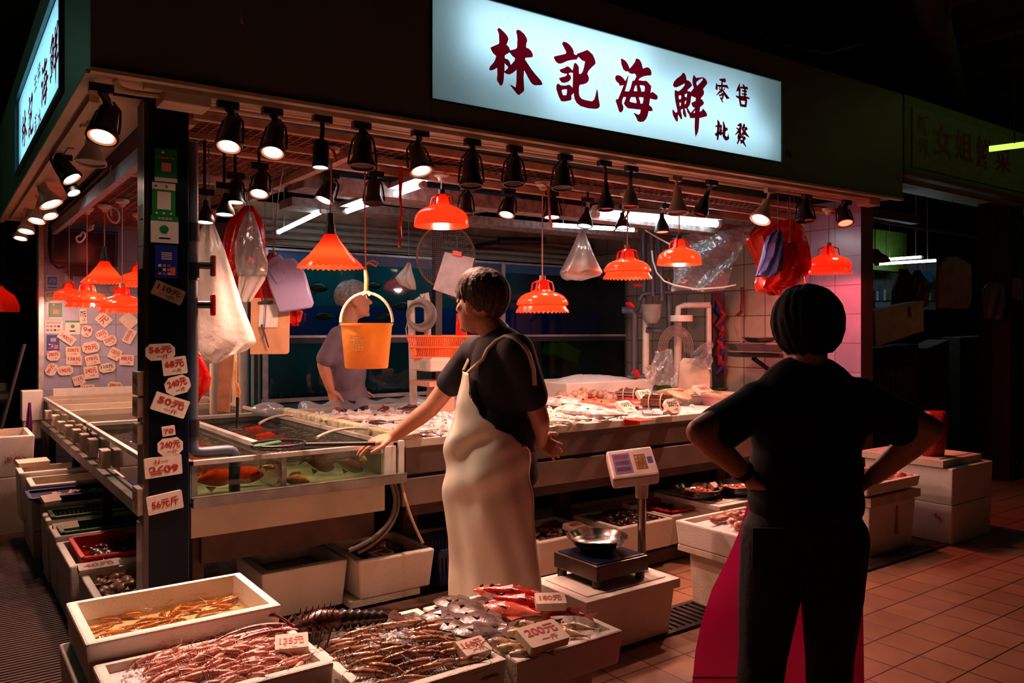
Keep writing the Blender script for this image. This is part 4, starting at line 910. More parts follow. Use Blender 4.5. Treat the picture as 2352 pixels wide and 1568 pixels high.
# ------------------------------------------------------------------ fluorescent tubes inside the stall
def tubelight(p0, p1, label, fix=True, strength=15, w=.05, r_=.017, col=(232, 246, 255)):
    p0, p1 = Vector(p0), Vector(p1); t = thing('tube_light', label, 'tube light', (p0+p1)/2, 'white fluorescent tubes')
    b = MB(); b.cyl(p0, p1, r_, n=10); b.build('tube', glow('tube_white_%d' % int(strength*10), col, strength), t, smooth=60)
    d = (p1-p0).normalized(); s = d.cross(UP).normalized()
    b = MB()
    for p in (p0, p1): b.cyl(p-d*.02, p+d*.02, r_*1.2, n=10)
    b.build('end_cap', M['white'], t, smooth=60)
    if fix:
        b = MB(); b.add([p0+s*w+UP*.03, p0-s*w+UP*.03, p1-s*w+UP*.03, p1+s*w+UP*.03, p0+s*w*.6+UP*.07, p0-s*w*.6+UP*.07, p1-s*w*.6+UP*.07, p1+s*w*.6+UP*.07], [(0,1,2,3),(4,7,6,5),(0,4,5,1),(1,5,6,2),(2,6,7,3),(3,7,4,0)]); b.build('batten', M['white'], t)
    else:
        for k in (.15, .85):
            q = p0.lerp(p1, k); b = MB(); b.tube([q, Vector((q.x, q.y, 2.96 if q.z < 2.9 and q.x < 5.6 else 3.31))], .003, 4); b.build('hanger', M['steel_dull'], t)
    return t
tubelight((1.80, 3.02, 2.31), (1.74, 1.95, 2.35), 'white tube lamp slanting towards the aquarium behind the cone shade', False)
tubelight((1.86, 1.82, 2.34), (1.84, .70, 2.36), 'white tube lamp between the spotlight and the red ribbon')
tubelight(onY(1262, 516, 1.5), onY(1458, 528, 1.5), 'thin lower white tube lamp behind the hanging bag of fish', False)
tubelight(onY(1368, 498, .98)+UP*.02, onY(1648, 520, .98)+UP*.02, 'broad white tube lamp in a batten above the clear plastic sheet', True, 13, .06, .026)
# ------------------------------------------------------------------ foam boxes and crates
def foam_box(name, label, x0, x1, y0, y1, zt, h, wall=.032, depth=None, cat='foam box', group=None, ink=None, m='foam', taper=.012, notch=False, cover=False, inside='foam_dirty'):
    b = MB(); z0 = zt-h; i = taper; d = depth or h*.8; w_ = wall
    O0 = [(x0+i,y0+i,z0),(x1-i,y0+i,z0),(x1-i,y1-i,z0),(x0+i,y1-i,z0)]; O1 = [(x0,y0,zt),(x1,y0,zt),(x1,y1,zt),(x0,y1,zt)]
    I1 = [(x0+w_,y0+w_,zt),(x1-w_,y0+w_,zt),(x1-w_,y1-w_,zt),(x0+w_,y1-w_,zt)]; I0 = [(x0+w_+i,y0+w_+i,zt-d),(x1-w_-i,y0+w_+i,zt-d),(x1-w_-i,y1-w_-i,zt-d),(x0+w_+i,y1-w_-i,zt-d)]
    if cover: b.add(O0+O1, [(0,3,2,1),(4,5,6,7)]+[(k,(k+1)%4,4+(k+1)%4,4+k) for k in range(4)])
    else:
        b.add(O0+O1+I1+I0, [(0,3,2,1)]+[(k,(k+1)%4,4+(k+1)%4,4+k) for k in range(4)]+[(4+k,4+(k+1)%4,8+(k+1)%4,8+k) for k in range(4)])
        b.add(I1+I0, [(k,(k+1)%4,4+(k+1)%4,4+k) for k in range(4)]+[(4,5,6,7)], 1)
    if notch: b.bb((x1-.10, y0-.006, z0+.03), (x1-.03, y0+.004, zt-.04)); b.bb((x0+.03, y0-.006, z0+.03), (x0+.10, y0+.004, zt-.04))
    mats = [M[m], M[inside]]
    o = b.build(name, mats, bevel=.009, fixn=True)
    tag(o, label, cat, group)
    if ink:
        q = MB(); (tx, fx, fz, wd) = ink
        q.text(tx, frame((x0+fx*(x1-x0), y0-.003, z0+fz*h), (1, 0, 0), (0, 0, 1)), width=wd, bold=.006)
        q.build('lettering', M['redink'] if tx != '8' else M['blackink'], o, fixn=False)
    return o
def lid(label, x0, x1, y0, y1, z0, h=.035, m='foam', group=None):
    b = MB(); b.bb((x0, y0, z0), (x1, y1, z0+h)); b.bb((x0+.05, y0+.05, z0+h), (x1-.05, y1-.05, z0+h+.006))
    return tag(b.build('foam_sheet', M[m], bevel=.008), label, 'foam lid', group)
def surf(name, label, cat, x0, x1, y0, y1, z, amp, m, seed=0, n=26, slope=(0, 0), hump=0):
    """a heaped or level filling with an uneven top"""
    r = random.Random(seed); ph = [(r.uniform(4, 26), r.uniform(4, 26), r.uniform(0, 6), r.uniform(.3, 1)) for _ in range(7)]
    def fn(u, v):
        e = sum(a*math.sin(fx*u+p)*math.cos(fy*v+p*1.7) for fx, fy, p, a in ph)/3
        edge = min(1, 6*min(u, 1-u, v, 1-v))
        return (x0+u*(x1-x0), y0+v*(y1-y0), z+amp*e*edge+hump*math.sin(math.pi*u)*math.sin(math.pi*v)+slope[0]*(u-.5)+slope[1]*(v-.5)+r.uniform(-.4, .4)*amp*edge)
    b = MB(); b.grid(fn, n, n); o = b.build(name, M[m] if isinstance(m, str) else m, smooth=70, fixn=False)
    return stuff(o, label, cat)
def crate(label, x0, x1, y0, y1, z0, h, m, slots=True, flare=.02, name='plastic_basket'):
    """a shallow slotted plastic basket: floor, four slotted sides, rolled rim"""
    t = thing(name, label, 'basket', ((x0+x1)/2, (y0+y1)/2, z0)); f = flare
    b = MB(); b.bb((x0+f, y0+f, z0), (x1-f, y1-f, z0+.006)); b.build('floor_panel', m, t)
    b = MB(); z1 = z0+h
    C0 = [(x0+f,y0+f),(x1-f,y0+f),(x1-f,y1-f),(x0+f,y1-f)]; C1 = [(x0,y0),(x1,y0),(x1,y1),(x0,y1)]
    for k in range(4):
        a0, a1 = Vector((*C0[k], z0)), Vector((*C0[(k+1) % 4], z0)); c0, c1 = Vector((*C1[k], z1)), Vector((*C1[(k+1) % 4], z1))
        L_ = (a1-a0).length; n = max(4, int(L_/.022)); nrm = (a1-a0).cross(UP).normalized()*.0015
        def strip(u0, u1, v0, v1):
            P = [a0.lerp(a1, u).lerp(c0.lerp(c1, u), v) for u, v in ((u0, v0), (u1, v0), (u1, v1), (u0, v1))]
            b.add([p-nrm for p in P]+[p+nrm for p in P], [(0,1,2,3),(7,6,5,4),(0,4,5,1),(1,5,6,2),(2,6,7,3),(3,7,4,0)])
        if slots:
            strip(0, 1, 0, .28); strip(0, 1, .8, 1)
            for q in range(n): strip(q/n, (q+.62)/n, .28, .8)
        else: strip(0, 1, 0, 1)
    b.build('side_panel', m, t)
    b = MB(); P = [Vector((*c, z1)) for c in C1]; o_ = .012
    for k in range(4):
        a, c = P[k], P[(k+1) % 4]; lo = Vector((min(a.x, c.x)-o_, min(a.y, c.y)-o_, z1-.004)); hi = Vector((max(a.x, c.x)+o_, max(a.y, c.y)+o_, z1+.006)); b.bb(lo, hi)
    b.build('rim', m, t, bevel=.003)
    return t
# front stacks, nearest the camera
foam_box('foam_box', 'long pale foam box with live shrimps in shallow water', -.115, .487, -.712, -.252, .56, .135, depth=.085, inside='foam')
foam_box('foam_box', 'closed foam box under the live shrimp box', -.135, .45, -.70, -.26, .425, .20, cover=True, group='foam boxes stacked as bases')
foam_box('foam_box', 'lowest foam box under the live shrimp box, standing on the mat', -.125, .46, -.69, -.25, .222, .22, cover=True, group='foam boxes stacked as bases')
foam_box('foam_box', 'foam box of pink shrimps on ice in the nearest row', -.10, .50, -1.13, -.72, .50, .14, depth=.05)
foam_box('foam_box', 'closed foam box under the pink shrimp box', -.085, .47, -1.11, -.73, .358, .355, cover=True, group='foam boxes stacked as bases')
foam_box('foam_box', 'foam box with striped prawns and a lobster on ice', .525, 1.005, -1.32, -.735, .45, .14, depth=.045, notch=True)
foam_box('foam_box', 'closed foam box under the prawn and lobster box', .55, .98, -1.29, -.76, .308, .305, cover=True, group='foam boxes stacked as bases')
foam_box('foam_box', 'shallow foam box with red and grey fish on ice', 1.02, 1.48, -1.36, -.74, .45, .12, depth=.04)
foam_box('foam_box', 'closed narrow foam box under the red and grey fish', 1.09, 1.43, -1.26, -.80, .328, .325, cover=True, group='foam boxes stacked as bases', m='foam_dirty')
# second row, under the tank and the counter
r_ = thing('pallet', 'dark wet wooden pallet carrying the row of foam boxes under the tanks', 'pallet', (2.3, .55, 0))
b = MB(); b.bb((.6, .18, .02), (3.95, .3, .095)); b.bb((.6, .60, .02), (3.95, .72, .095)); b.build('board', M['wood'], r_)
for x in (.62, 1.7, 2.8, 3.85):
    b = MB(); b.bb((x, .18, 0), (x+.08, .72, .02)); b.build('foot', M['wood'], r_)
foam_box('foam_box', 'deep white foam box of dark water in the row below the tanks', .79, 1.235, .405, .83, .33, .232, wall=.045, depth=.12, taper=.02)
foam_box('foam_box', 'white foam box with dark fish and a tag, right of the deep box', 1.255, 1.70, .32, .79, .33, .20, wall=.042, depth=.08, taper=.02)
b = MB(); b.bb((1.22, .34, .097), (1.62, .76, .129)); tag(b.build('foam_slab', M['foam_dirty']), 'dirty grey foam slab under the box of dark fish', 'foam slab')
foam_box('foam_box', 'foam box of brown clams just right of the man in the white apron', 2.29, 2.79, .17, .63, .30, .20, depth=.07)
foam_box('foam_box', 'foam box heaped with brown clams behind the floor scale', 2.89, 3.365, .14, .58, .30, .18, depth=.06)
foam_box('foam_box', 'foam box holding a red plastic tray of small shellfish', 3.38, 3.83, .17, .60, .30, .19, depth=.08, ink=('8', .35, .6, .04))
foam_box('foam_box', 'closed foam box with two steel bowls of prawns on it', 3.64, 4.32, .0, .52, .335, .32, cover=True)
lid('white foam lid under the two steel bowls', 3.61, 4.35, -.03, .55, .337, .032)
foam_box('foam_box', 'foam box of crushed ice and cuttlefish next to the pink apron', 2.82, 3.42, -.80, -.37, .46, .13, depth=.05)
foam_box('foam_box', 'tall worn foam box under the ice and cuttlefish box', 2.89, 3.37, -.75, -.41, .295, .293, cover=True, m='foam_dirty')
lid('worn foam lid between the two boxes beside the pink apron', 2.83, 3.41, -.79, -.38, .296, .032, 'foam_dirty')
foam_box('foam_box', 'white foam box carrying the floor scale', 1.90, 2.48, -.68, -.305, .235, .235, cover=True, m='foam', taper=.02)
lid('white foam lid under the floor scale', 1.885, 2.50, -.70, -.29, .237, .045)
foam_box('foam_box', 'shallow foam tray of orange prawns on the right stack', 4.40, 5.07, -.58, -.12, .50, .075, depth=.02)
foam_box('foam_box', 'foam box with a brown tape strip under the orange prawn tray', 4.47, 5.06, -.55, -.13, .345, .345, cover=True, taper=.02)
lid('dirty foam lid under the orange prawn tray', 4.45, 5.09, -.57, -.12, .348, .06, 'foam_dirty')
b = MB(); b.bb((4.80, -.5485, .12), (4.83, -.544, .33)); tag(b.build('tape_strip', mat('brown_tape', (190, 100, 50), .5)), 'brown tape strip on the foam box of the right stack', 'tape')
foam_box('foam_box', 'upper box of the rightmost foam stack', 5.25, 5.87, -.71, -.06, .54, .26, cover=True, m='foam')
foam_box('foam_box', 'lower box of the rightmost foam stack, with a red scribble', 5.255, 5.865, -.705, -.07, .278, .278, cover=True, m='foam')
sc_ = MB(); sc_.tube([onX(x, y, 5.252) for x, y in ((2143, 1183), (2150, 1178), (2148, 1190), (2158, 1186), (2160, 1200))], .004, 5)
tag(sc_.build('red_scribble', M['redink']), 'red scribbled mark on the lower box of the rightmost stack', 'scribble')
o = lid('loose foam lid lying askew on the rightmost foam stack', 5.22, 5.80, -.66, -.04, .542, .05, 'foam_dirty')
# left column along the tanks
foam_box('foam_box', 'foam box of mantis shrimps nearest the pillar foot', .095, .56, .545, 1.06, .31, .305, depth=.08)
foam_box('foam_box', 'foam box with a red slotted basket in it', .06, .57, 1.08, 1.64, .335, .33, depth=.10)
foam_box('foam_box', 'foam box with the nearer green basket', .058, .55, 1.66, 1.985, .36, .355, depth=.10)
foam_box('foam_box', 'foam box with the farther green basket', .05, .55, 2.0, 2.28, .385, .38, depth=.10)
foam_box('foam_box', 'foam box carrying the blue tray', .07, .5, 2.30, 2.56, .425, .42, cover=True)
foam_box('foam_box', 'empty looking white foam box behind the blue tray', .02, .50, 2.59, 2.96, .50, .30, depth=.12)
foam_box('foam_box', 'foam box with a tag lying across its rim, near the 海參2 box', -.015, .50, 2.98, 3.30, .53, .33, depth=.14)
foam_box('foam_box', 'closed box under the two white boxes by the left tank', .03, .5, 2.6, 3.3, .195, .19, cover=True, m='foam_dirty')
foam_box('foam_box', 'tall pale box with red 海參2 lettering at the aisle edge', -.50, .12, 3.46, 4.05, .73, .30, depth=.06, ink=('海參2', .80, .42, .14))
foam_box('foam_box', 'tall pale box underneath the 海參2 box', -.48, .10, 3.47, 4.04, .43, .43, cover=True)
b = MB(); b.bb((.13, 4.66, .72), (.285, 4.83, .98)); b.bb((.14, 4.67, .56), (.275, 4.82, .72), 1); tag(b.build('foam_block', [M['foam'], M['foam_dirty']], bevel=.006), 'foam block standing at the far left corner of the tanks', 'foam block')
b = MB(); b.bb((.12, 4.62, 0), (.28, 4.83, .56)); tag(b.build('stool', M['dark']), 'dark stand under the foam block at the far tank corner', 'stand')
crate('red slotted basket of dark shellfish in the left foam box', .125, .54, 1.12, 1.60, .27, .085, M['red'])
crate('nearer dark green slotted basket beside the left tank', .10, .52, 1.69, 1.95, .30, .07, M['green'])
crate('farther dark green slotted basket beside the left tank', .09, .52, 2.02, 2.25, .325, .07, M['green'])
crate('shallow blue tray with shellfish meat and a tag', -.005, .46, 2.28, 2.57, .426, .045, M['bluep'], False, .045, 'plastic_tray')
crate('red plastic tray of small shellfish below the counter', 3.42, 3.80, .21, .56, .245, .07, M['red'], False, .02, 'plastic_tray')
b = crate('dark blue mesh basket behind the man in the white apron', 1.74, 2.05, .35, .7, .1, .2, M['bluep'])
# fillings
surf('box_water', 'shallow clear water in the live shrimp box', 'water', -.078, .45, -.675, -.29, .497, .002, clear('shrimp_water', (240, 226, 190), .02, .03, .3), 1, 12)
surf('crushed_ice', 'bed of ice under the pink shrimps', 'ice', -.066, .466, -1.095, -.755, .475, .006, 'ice', 2, 30, hump=.02)
surf('crushed_ice', 'bed of ice under the prawns and the lobster', 'ice', .56, .97, -1.285, -.77, .425, .009, 'ice', 3, 30, hump=.025)
surf('crushed_ice', 'bed of ice under the red and grey fish', 'ice', 1.055, 1.445, -1.325, -.775, .43, .005, 'ice', 4, 26, hump=.012)
surf('box_water', 'dark water in the deep white box', 'water', .825, 1.20, .44, .795, .275, .003, mat('black_water', (24, 18, 15), .06, var=.3), 5, 14)
surf('box_water', 'dark water around the brown fish', 'water', 1.29, 1.665, .355, .755, .285, .003, M['darkwater'], 6, 14)
surf('crushed_ice', 'ice in the box beside the pink apron', 'ice', 2.855, 3.385, -.765, -.405, .435, .01, 'ice', 7, 26, hump=.03)
surf('crushed_ice', 'ice covering the left half of the fish counter', 'ice', 1.60, 2.75, .40, 2.1, .905, .012, 'ice', 8, 40, hump=.03)
surf('crushed_ice', 'ice covering the right half of the fish counter', 'ice', 2.76, 5.08, .40, 2.1, .905, .01, 'ice', 9, 44, hump=.03)

# ------------------------------------------------------------------ shrimps, prawns, shellfish
def shrimp(name, label, L, curl, cols, group, fat=1.0):
    """a prawn along +x with body, legs, antennae and tail fan"""
    root = None; n = 15; pts = []; rad = []; p = Vector((.47*L, 0, .10*L)); th = -.08
    for k in range(n+1):
        s = k/n; pts.append(p.copy()); th = -.08+.16*s-curl*1.7*max(0, s-.42)/.58
        p = p+Vector((-math.cos(th)*L/n, 0, math.sin(th)*L/n))
        base = .010 if k == 0 else (.040+.040*min(1, s/.2) if s < .2 else (.080-.012*(s-.2)/.2 if s < .4 else .068*(1-.62*(s-.4)/.6)))
        rad.append(L*fat*base*(1.0 if s < .42 else (1.10 if k % 2 else .88)))
    b = MB(); b.tube(pts, rad, 8)
    for k in range(7, 15, 2): b.tube([pts[k]+Vector((0, math.cos(q), math.sin(q)))*rad[k]*1.03 for q in (0, .5, 1.05, 1.57, 2.1, 2.64, 3.14)], L*.010, 4, 1)
    for sg in (1, -1): b.ell(pts[1]+Vector((-.01*L, sg*.040*L, .03*L)), (.016*L,)*3, 6, 4, 2)
    b.tube([pts[1]+Vector((0, 0, .03*L)), pts[0]+Vector((.10*L, 0, .045*L))], [.02*L, .004*L], 5)
    root = b.build(name, cols, loc=(0, 0, 0), smooth=60); tag(root, label, 'shrimp', group)
    b = MB(); e = pts[-1]; d = (pts[-1]-pts[-2]).normalized()
    for q in (-.7, -.3, .1, .5, .9): b.add([e, e+d*.13*L+Vector((0, (q-.1)*.13*L-.02*L, 0)), e+d*.15*L+Vector((0, (q-.1)*.13*L, .005)), e+d*.13*L+Vector((0, (q-.1)*.13*L+.02*L, 0))], [(0, 1, 2, 3)])
    b.build('tail_fan', cols[1], root, world=False, fixn=False)
    b = MB()
    for k in range(2, 13):
        for sg in (1, -1): p = pts[k]; b.tube([p+Vector((0, sg*.03*L, -.03*L)), p+Vector((.03*L, sg*.08*L, -.07*L)), p+Vector((.06*L, sg*.12*L, -.12*L))], L*.008, 4)
    b.build('legs', cols[1], root, world=False)
    b = MB()
    for sg in (1, -1): b.tube([pts[0], pts[0]+Vector((.12*L, sg*.04*L, .05*L)), pts[0]+Vector((.2*L, sg*.16*L, .06*L)), pts[0]+Vector((.05*L, sg*.34*L, .03*L)), pts[0]+Vector((-.2*L, sg*.44*L, .05*L))], L*.007, 4)
    b.build('antennae', cols[1], root, world=False)
    return root
def scatter(proto_list, spots, group=None):
    used = set()
    for i, (loc, rot, s) in enumerate(spots):
        p = proto_list[i % len(proto_list)]
        if id(p) not in used: used.add(id(p)); p.location = loc; p.rotation_euler = rot; p.scale = (s,)*3
        else: dup(p, loc, rot, s)
AMB = [mat('shrimp_amber', (226, 150, 66), .15, scale=40, c2=(170, 92, 34), coat=.7, sss=.1), mat('shrimp_amber_dark', (150, 84, 40), .3, var=.1), EYE_M]
SA = [shrimp('shrimp', 'live amber shrimp in the shallow water of the long pale box', .105, c, AMB, 'live amber shrimps') for c in (.5, 1.0, .2)]
rr = random.Random(3); sp = []
for px, py in ((235, 1440), (262, 1425), (290, 1415), (320, 1405), (345, 1396), (372, 1395), (392, 1385), (275, 1452), (310, 1440), (345, 1425), (375, 1412), (400, 1410), (425, 1398), (445, 1402), (465, 1385), (485, 1375), (515, 1380), (535, 1380), (245, 1462), (415, 1424), (395, 1428), (440, 1380), (500, 1395), (360, 1436), (330, 1452), (470, 1408)):
    q = onZ(px, py, .485); sp.append(((q.x, q.y, .482), (rr.uniform(-.5, .5), rr.uniform(-.15, .15), rr.choice((.1, .4, 3.3, 2.9, -.3, 1.2))+rr.uniform(-.4, .4)), rr.uniform(.85, 1.2)))
scatter(SA, sp)
PNK = [mat('shrimp_pink', (238, 186, 166), .2, scale=40, c2=(214, 138, 118), coat=.5, sss=.1), mat('shrimp_pink_dark', (150, 78, 62), .3, var=.1), EYE_M]
SP = [shrimp('shrimp', 'pink shrimp heaped on ice in the nearest foam box', .10, c, PNK, 'pink shrimps on ice', 1.12) for c in (.7, 1.2, .4)]
sp = []
for j in range(12):
    for i in range(11):
        u, v = (i+.5+rr.uniform(-.3, .3))/11, (j+.5+rr.uniform(-.3, .3))/12
        if u < .2 and v > .35: continue
        x = -.05+.47*u; y = -1.09+.33*v
        sp.append(((x, y, .482+.028*math.sin(math.pi*u)*math.sin(math.pi*v)+rr.uniform(0, .012)), (rr.uniform(-1.3, 1.3), rr.uniform(-.25, .25), rr.choice((.05, .35, 3.2, -.4))+rr.uniform(-.5, .5)), rr.uniform(.8, 1.2)))
scatter(SP, sp)
TIG = [mat('prawn_tiger', (206, 150, 114), .16, scale=34, c2=(120, 76, 54), coat=.6), mat('prawn_stripe', (58, 34, 28), .3, var=.1), EYE_M]
ST = [shrimp('prawn', 'brown striped prawn lying on ice below the lobster', .16, c, TIG, 'striped prawns on ice', 1.08) for c in (.6, .9, .35)]
sp = []
for j in range(9):
    for i in range(6):
        u, v = (i+.5+rr.uniform(-.25, .25))/6, (j+.5+rr.uniform(-.25, .25))/9
        if v > .86 or (.3 < u < .75 and .38 < v < .75): continue
        x = .575+.38*u; y = -1.27+.48*v
        sp.append(((x, y, .435+.03*math.sin(math.pi*u)*math.sin(math.pi*v)+rr.uniform(0, .01)), (rr.uniform(-.4, .4), rr.uniform(-.15, .15), rr.choice((-.5, 2.7, -.35))+rr.uniform(-.2, .2)), rr.uniform(.85, 1.05)))
scatter(ST, sp)
# loose ice lumps among the prawns and on the counter
def ice_lumps(label, x0, x1, y0, y1, z, n, sz, seed, hump):
    r = random.Random(seed); b = MB()
    for i in range(n):
        u, v = r.random(), r.random(); k_ = sz*r.uniform(.5, 1.3); R_ = Euler((r.uniform(0, 3), r.uniform(0, 3), r.uniform(0, 3))).to_matrix()
        b.ell((x0+u*(x1-x0), y0+v*(y1-y0), z+hump*math.sin(math.pi*u)*math.sin(math.pi*v)), (k_, k_*.8, k_*.6), 5, 4, R=R_)
    stuff(b.build('ice_lumps', M['ice']), label, 'ice')
ice_lumps('wet ice lumps heaped in the middle of the prawn box', .64, .88, -1.13, -.90, .445, 150, .014, 61, .03)
ice_lumps('ice lumps scattered at the left of the pink shrimp box', -.06, .08, -1.08, -.80, .478, 90, .010, 62, .0)
ice_lumps('loose ice lumps on the left half of the fish counter', 1.65, 2.7, .45, 2.0, .915, 260, .022, 63, .03)
ice_lumps('loose ice lumps on the right half of the fish counter', 2.8, 5.0, .45, 2.0, .915, 300, .022, 64, .03)
# lobster
lob = thing('lobster', 'spiny lobster with long antennae at the back edge of the prawn box', 'lobster', (.66, -.80, .46), None, -.12)
LM = mat('lobster_shell', (92, 44, 30), .25, scale=30, c2=(40, 24, 20), coat=.5, bump=.3, bscale=80)
b = MB(); b.tube([(.0, 0, .02), (-.02, 0, .035), (-.07, 0, .04), (-.13, 0, .03), (-.16, 0, .02)], [.03, .042, .045, .036, .015], 10)
for i in range(18): b.cyl((-.02-.007*i, .03*math.sin(i*2.1), .07), (-.015-.007*i, .036*math.sin(i*2.1), .09), .004, .001, 5)
b.build('carapace', LM, lob, world=False, smooth=50)
b = MB(); 
for i in range(6): b.tube([(.0+.028*i, 0, .03-.003*i), (.012+.028*i, 0, .034-.003*i), (.03+.028*i, 0, .028-.003*i)], [.036-.003*i, .041-.003*i, .032-.003*i], 10)
b.build('tail', mat('lobster_tail', (50, 44, 36), .22, scale=60, c2=(26, 22, 20), coat=.6), lob, world=False, smooth=50)
b = MB()
for q in (-.6, -.2, .2, .6): b.add([(.165, 0, .015), (.225, q*.09-.018, .012), (.235, q*.09, .012), (.225, q*.09+.018, .012)], [(0, 1, 2, 3)])
b.build('tail_fan', LM, lob, world=False, fixn=False)
b = MB()
for sg in (1, -1):
    for i in range(4):
        b = MB(); b.tube([(-.03-.025*i, sg*.035, .02), (-.05-.03*i, sg*.08, .05), (-.08-.03*i, sg*.12, .0)], [.008, .006, .003], 5); b.build('leg', LM, lob, world=False, smooth=50)
b = MB(); b.tube(bez((-.15, .02, .03), (-.25, .03, .07), (-.36, .02, .06), (-.46, -.04, .035), 10), [.010-.0008*i for i in range(11)], 6); b.tube(bez((-.15, -.02, .03), (-.25, -.02, .06), (-.34, -.06, .06), (-.45, -.12, .045), 10), [.010-.0008*i for i in range(11)], 6); b.tube(bez((-.15, .0, .03), (-.2, .05, .08), (-.22, .08, .08), (-.26, .07, .05), 8), .005, 5)
b.build('antennae', mat('antenna_red', (120, 40, 28), .35), lob, world=False, smooth=50)
# red, grey and small yellow fish in the fish box
RED = fishmat('fish_red', (206, 40, 26), (120, 14, 12), .15); PNKF = fishmat('fish_rosy', (224, 110, 80), (190, 60, 40), .18); GRY = fishmat('fish_grey', (120, 96, 90), (66, 50, 48), .25); YEL = fishmat('fish_yellow', (216, 186, 140), (150, 110, 80), .18)
def lay(px, py, z, L, h, t, fm, rz, label, group, ry=0, roll=1.35, name='fish', finm=None):
    q = onZ(px, py, z); mb = fish_mesh(L, h, t); fm2 = finm or fm
    o = mb.build(name, [fm, fm2, EYE_M], loc=(0, 0, 0), smooth=45); o.location = (q.x, q.y, z); o.rotation_euler = (roll, ry, rz)
    return tag(o, label, 'fish', group)
lay(1160, 1362, .475, .30, .085, .06, PNKF, 2.2, 'rosy fish at the back left of the red fish', 'red fish in the front box')
lay(1192, 1363, .50, .34, .07, .06, RED, 2.15, 'topmost dark red fish, heads raised at the back of the fish box', 'red fish in the front box')
lay(1220, 1385, .485, .36, .07, .06, RED, 2.1, 'dark red glossy fish in the middle of the red fish', 'red fish in the front box')
lay(1255, 1400, .47, .34, .06, .05, RED, 2.1, 'dark red fish nearest the small foam tag', 'red fish in the front box')
lay(1172, 1402, .475, .28, .09, .06, PNKF, 2.2, 'rosy orange fish lying before the dark red ones', 'red fish in the front box')
for k, (px, py, rz, L) in enumerate(((1020, 1415, 2.6, .2), (1045, 1385, 2.2, .2), (1075, 1400, 1.7, .24), (1065, 1428, 2.0, .22), (1110, 1425, 2.1, .22), (1095, 1450, 2.5, .2), (1040, 1440, 1.9, .18))):
    lay(px, py, .462+.008*(k % 3), L, L*.55, .04, GRY, rz, 'dark grey flat fish piled in the left of the fish box', 'grey flat fish', roll=1.45)
for k, (px, py, rz) in enumerate(((1150, 1475, 2.6), (1180, 1488, 2.5), (1195, 1455, 2.3), (1212, 1435, 2.3), (1175, 1450, 2.5), (1260, 1440, 2.2), (1285, 1445, 2.1), (1305, 1455, 2.2), (1240, 1420, 2.2), (1325, 1440, 2.2), (1215, 1500, 2.6))):
    lay(px, py, .455+.006*(k % 2), .15, .045, .035, YEL, rz, 'small yellowish fish around the 200元 tag', 'small yellowish fish')
# clams and shells
def shells(name, label, cat, x0, x1, y0, y1, z, n, size, m, group, seed, hump=.02, flat=.45):
    r = random.Random(seed); b = MB(); b.ell((0, 0, 0), (size, size*.75, size*flat), 9, 6); p = b.build(name, m, loc=(0, 0, 0), smooth=60); tag(p, label, cat, group)
    for i in range(n):
        u, v = r.random(), r.random(); loc = (x0+u*(x1-x0), y0+v*(y1-y0), z+hump*math.sin(math.pi*u)*math.sin(math.pi*v)+r.uniform(0, size*.4)); rot = (r.uniform(-.6, .6), r.uniform(-.6, .6), r.uniform(0, 6.3)); s = r.uniform(.8, 1.25)
        if i == 0: p.location = loc; p.rotation_euler = rot
        else: dup(p, loc, rot, s)
CL1 = mat('clam_brown', (126, 78, 52), .3, scale=70, c2=(64, 38, 28), coat=.3); CL2 = mat('clam_dark', (90, 58, 40), .3, scale=70, c2=(48, 30, 24), coat=.3); CL3 = mat('shell_tan', (156, 100, 66), .35, scale=60, c2=(84, 50, 36))
ORP = mat('prawn_orange', (226, 112, 66), .3, scale=60, c2=(170, 62, 38), coat=.3)
shells('clam', 'brown clam in the box just right of the apron', 'clam', 2.34, 2.74, .22, .58, .268, 90, .024, CL1, 'clams by the apron', 11)
shells('clam', 'dark brown clam heaped in the box behind the scale', 'clam', 2.94, 3.32, .19, .53, .285, 100, .024, CL2, 'clams behind the scale', 12, .03)
shells('shellfish', 'small dark shellfish in the red tray below the counter', 'shellfish', 3.46, 3.76, .25, .52, .285, 80, .017, CL2, 'shellfish in the red tray', 13, .012)
shells('mantis_shrimp', 'mottled brown mantis shrimp in the box at the pillar foot', 'shrimp', .15, .5, .60, 1.0, .272, 80, .034, CL3, 'mantis shrimps', 14, .015, .3)
shells('shellfish', 'dark shellfish in the red slotted basket', 'shellfish', .17, .50, 1.17, 1.55, .30, 80, .028, mat('shell_darkred', (84, 44, 32), .3, scale=60, c2=(44, 26, 22), coat=.4), 'shellfish in the red basket', 15, .012, .35)
shells('shellfish', 'pinkish shellfish meat in the blue tray', 'shellfish', .12, .42, 2.32, 2.52, .445, 40, .02, mat('meat_pink', (206, 150, 124), .4, scale=60), 'shellfish in the blue tray', 16, .01)
shells('brown_fish', 'brown fish in the dark water of the box before the man', 'fish', 1.32, 1.62, .40, .70, .292, 40, .035, mat('fish_brownred', (110, 62, 42), .3, scale=50, c2=(54, 32, 26)), 'brown fish in dark water', 17, .01, .35)
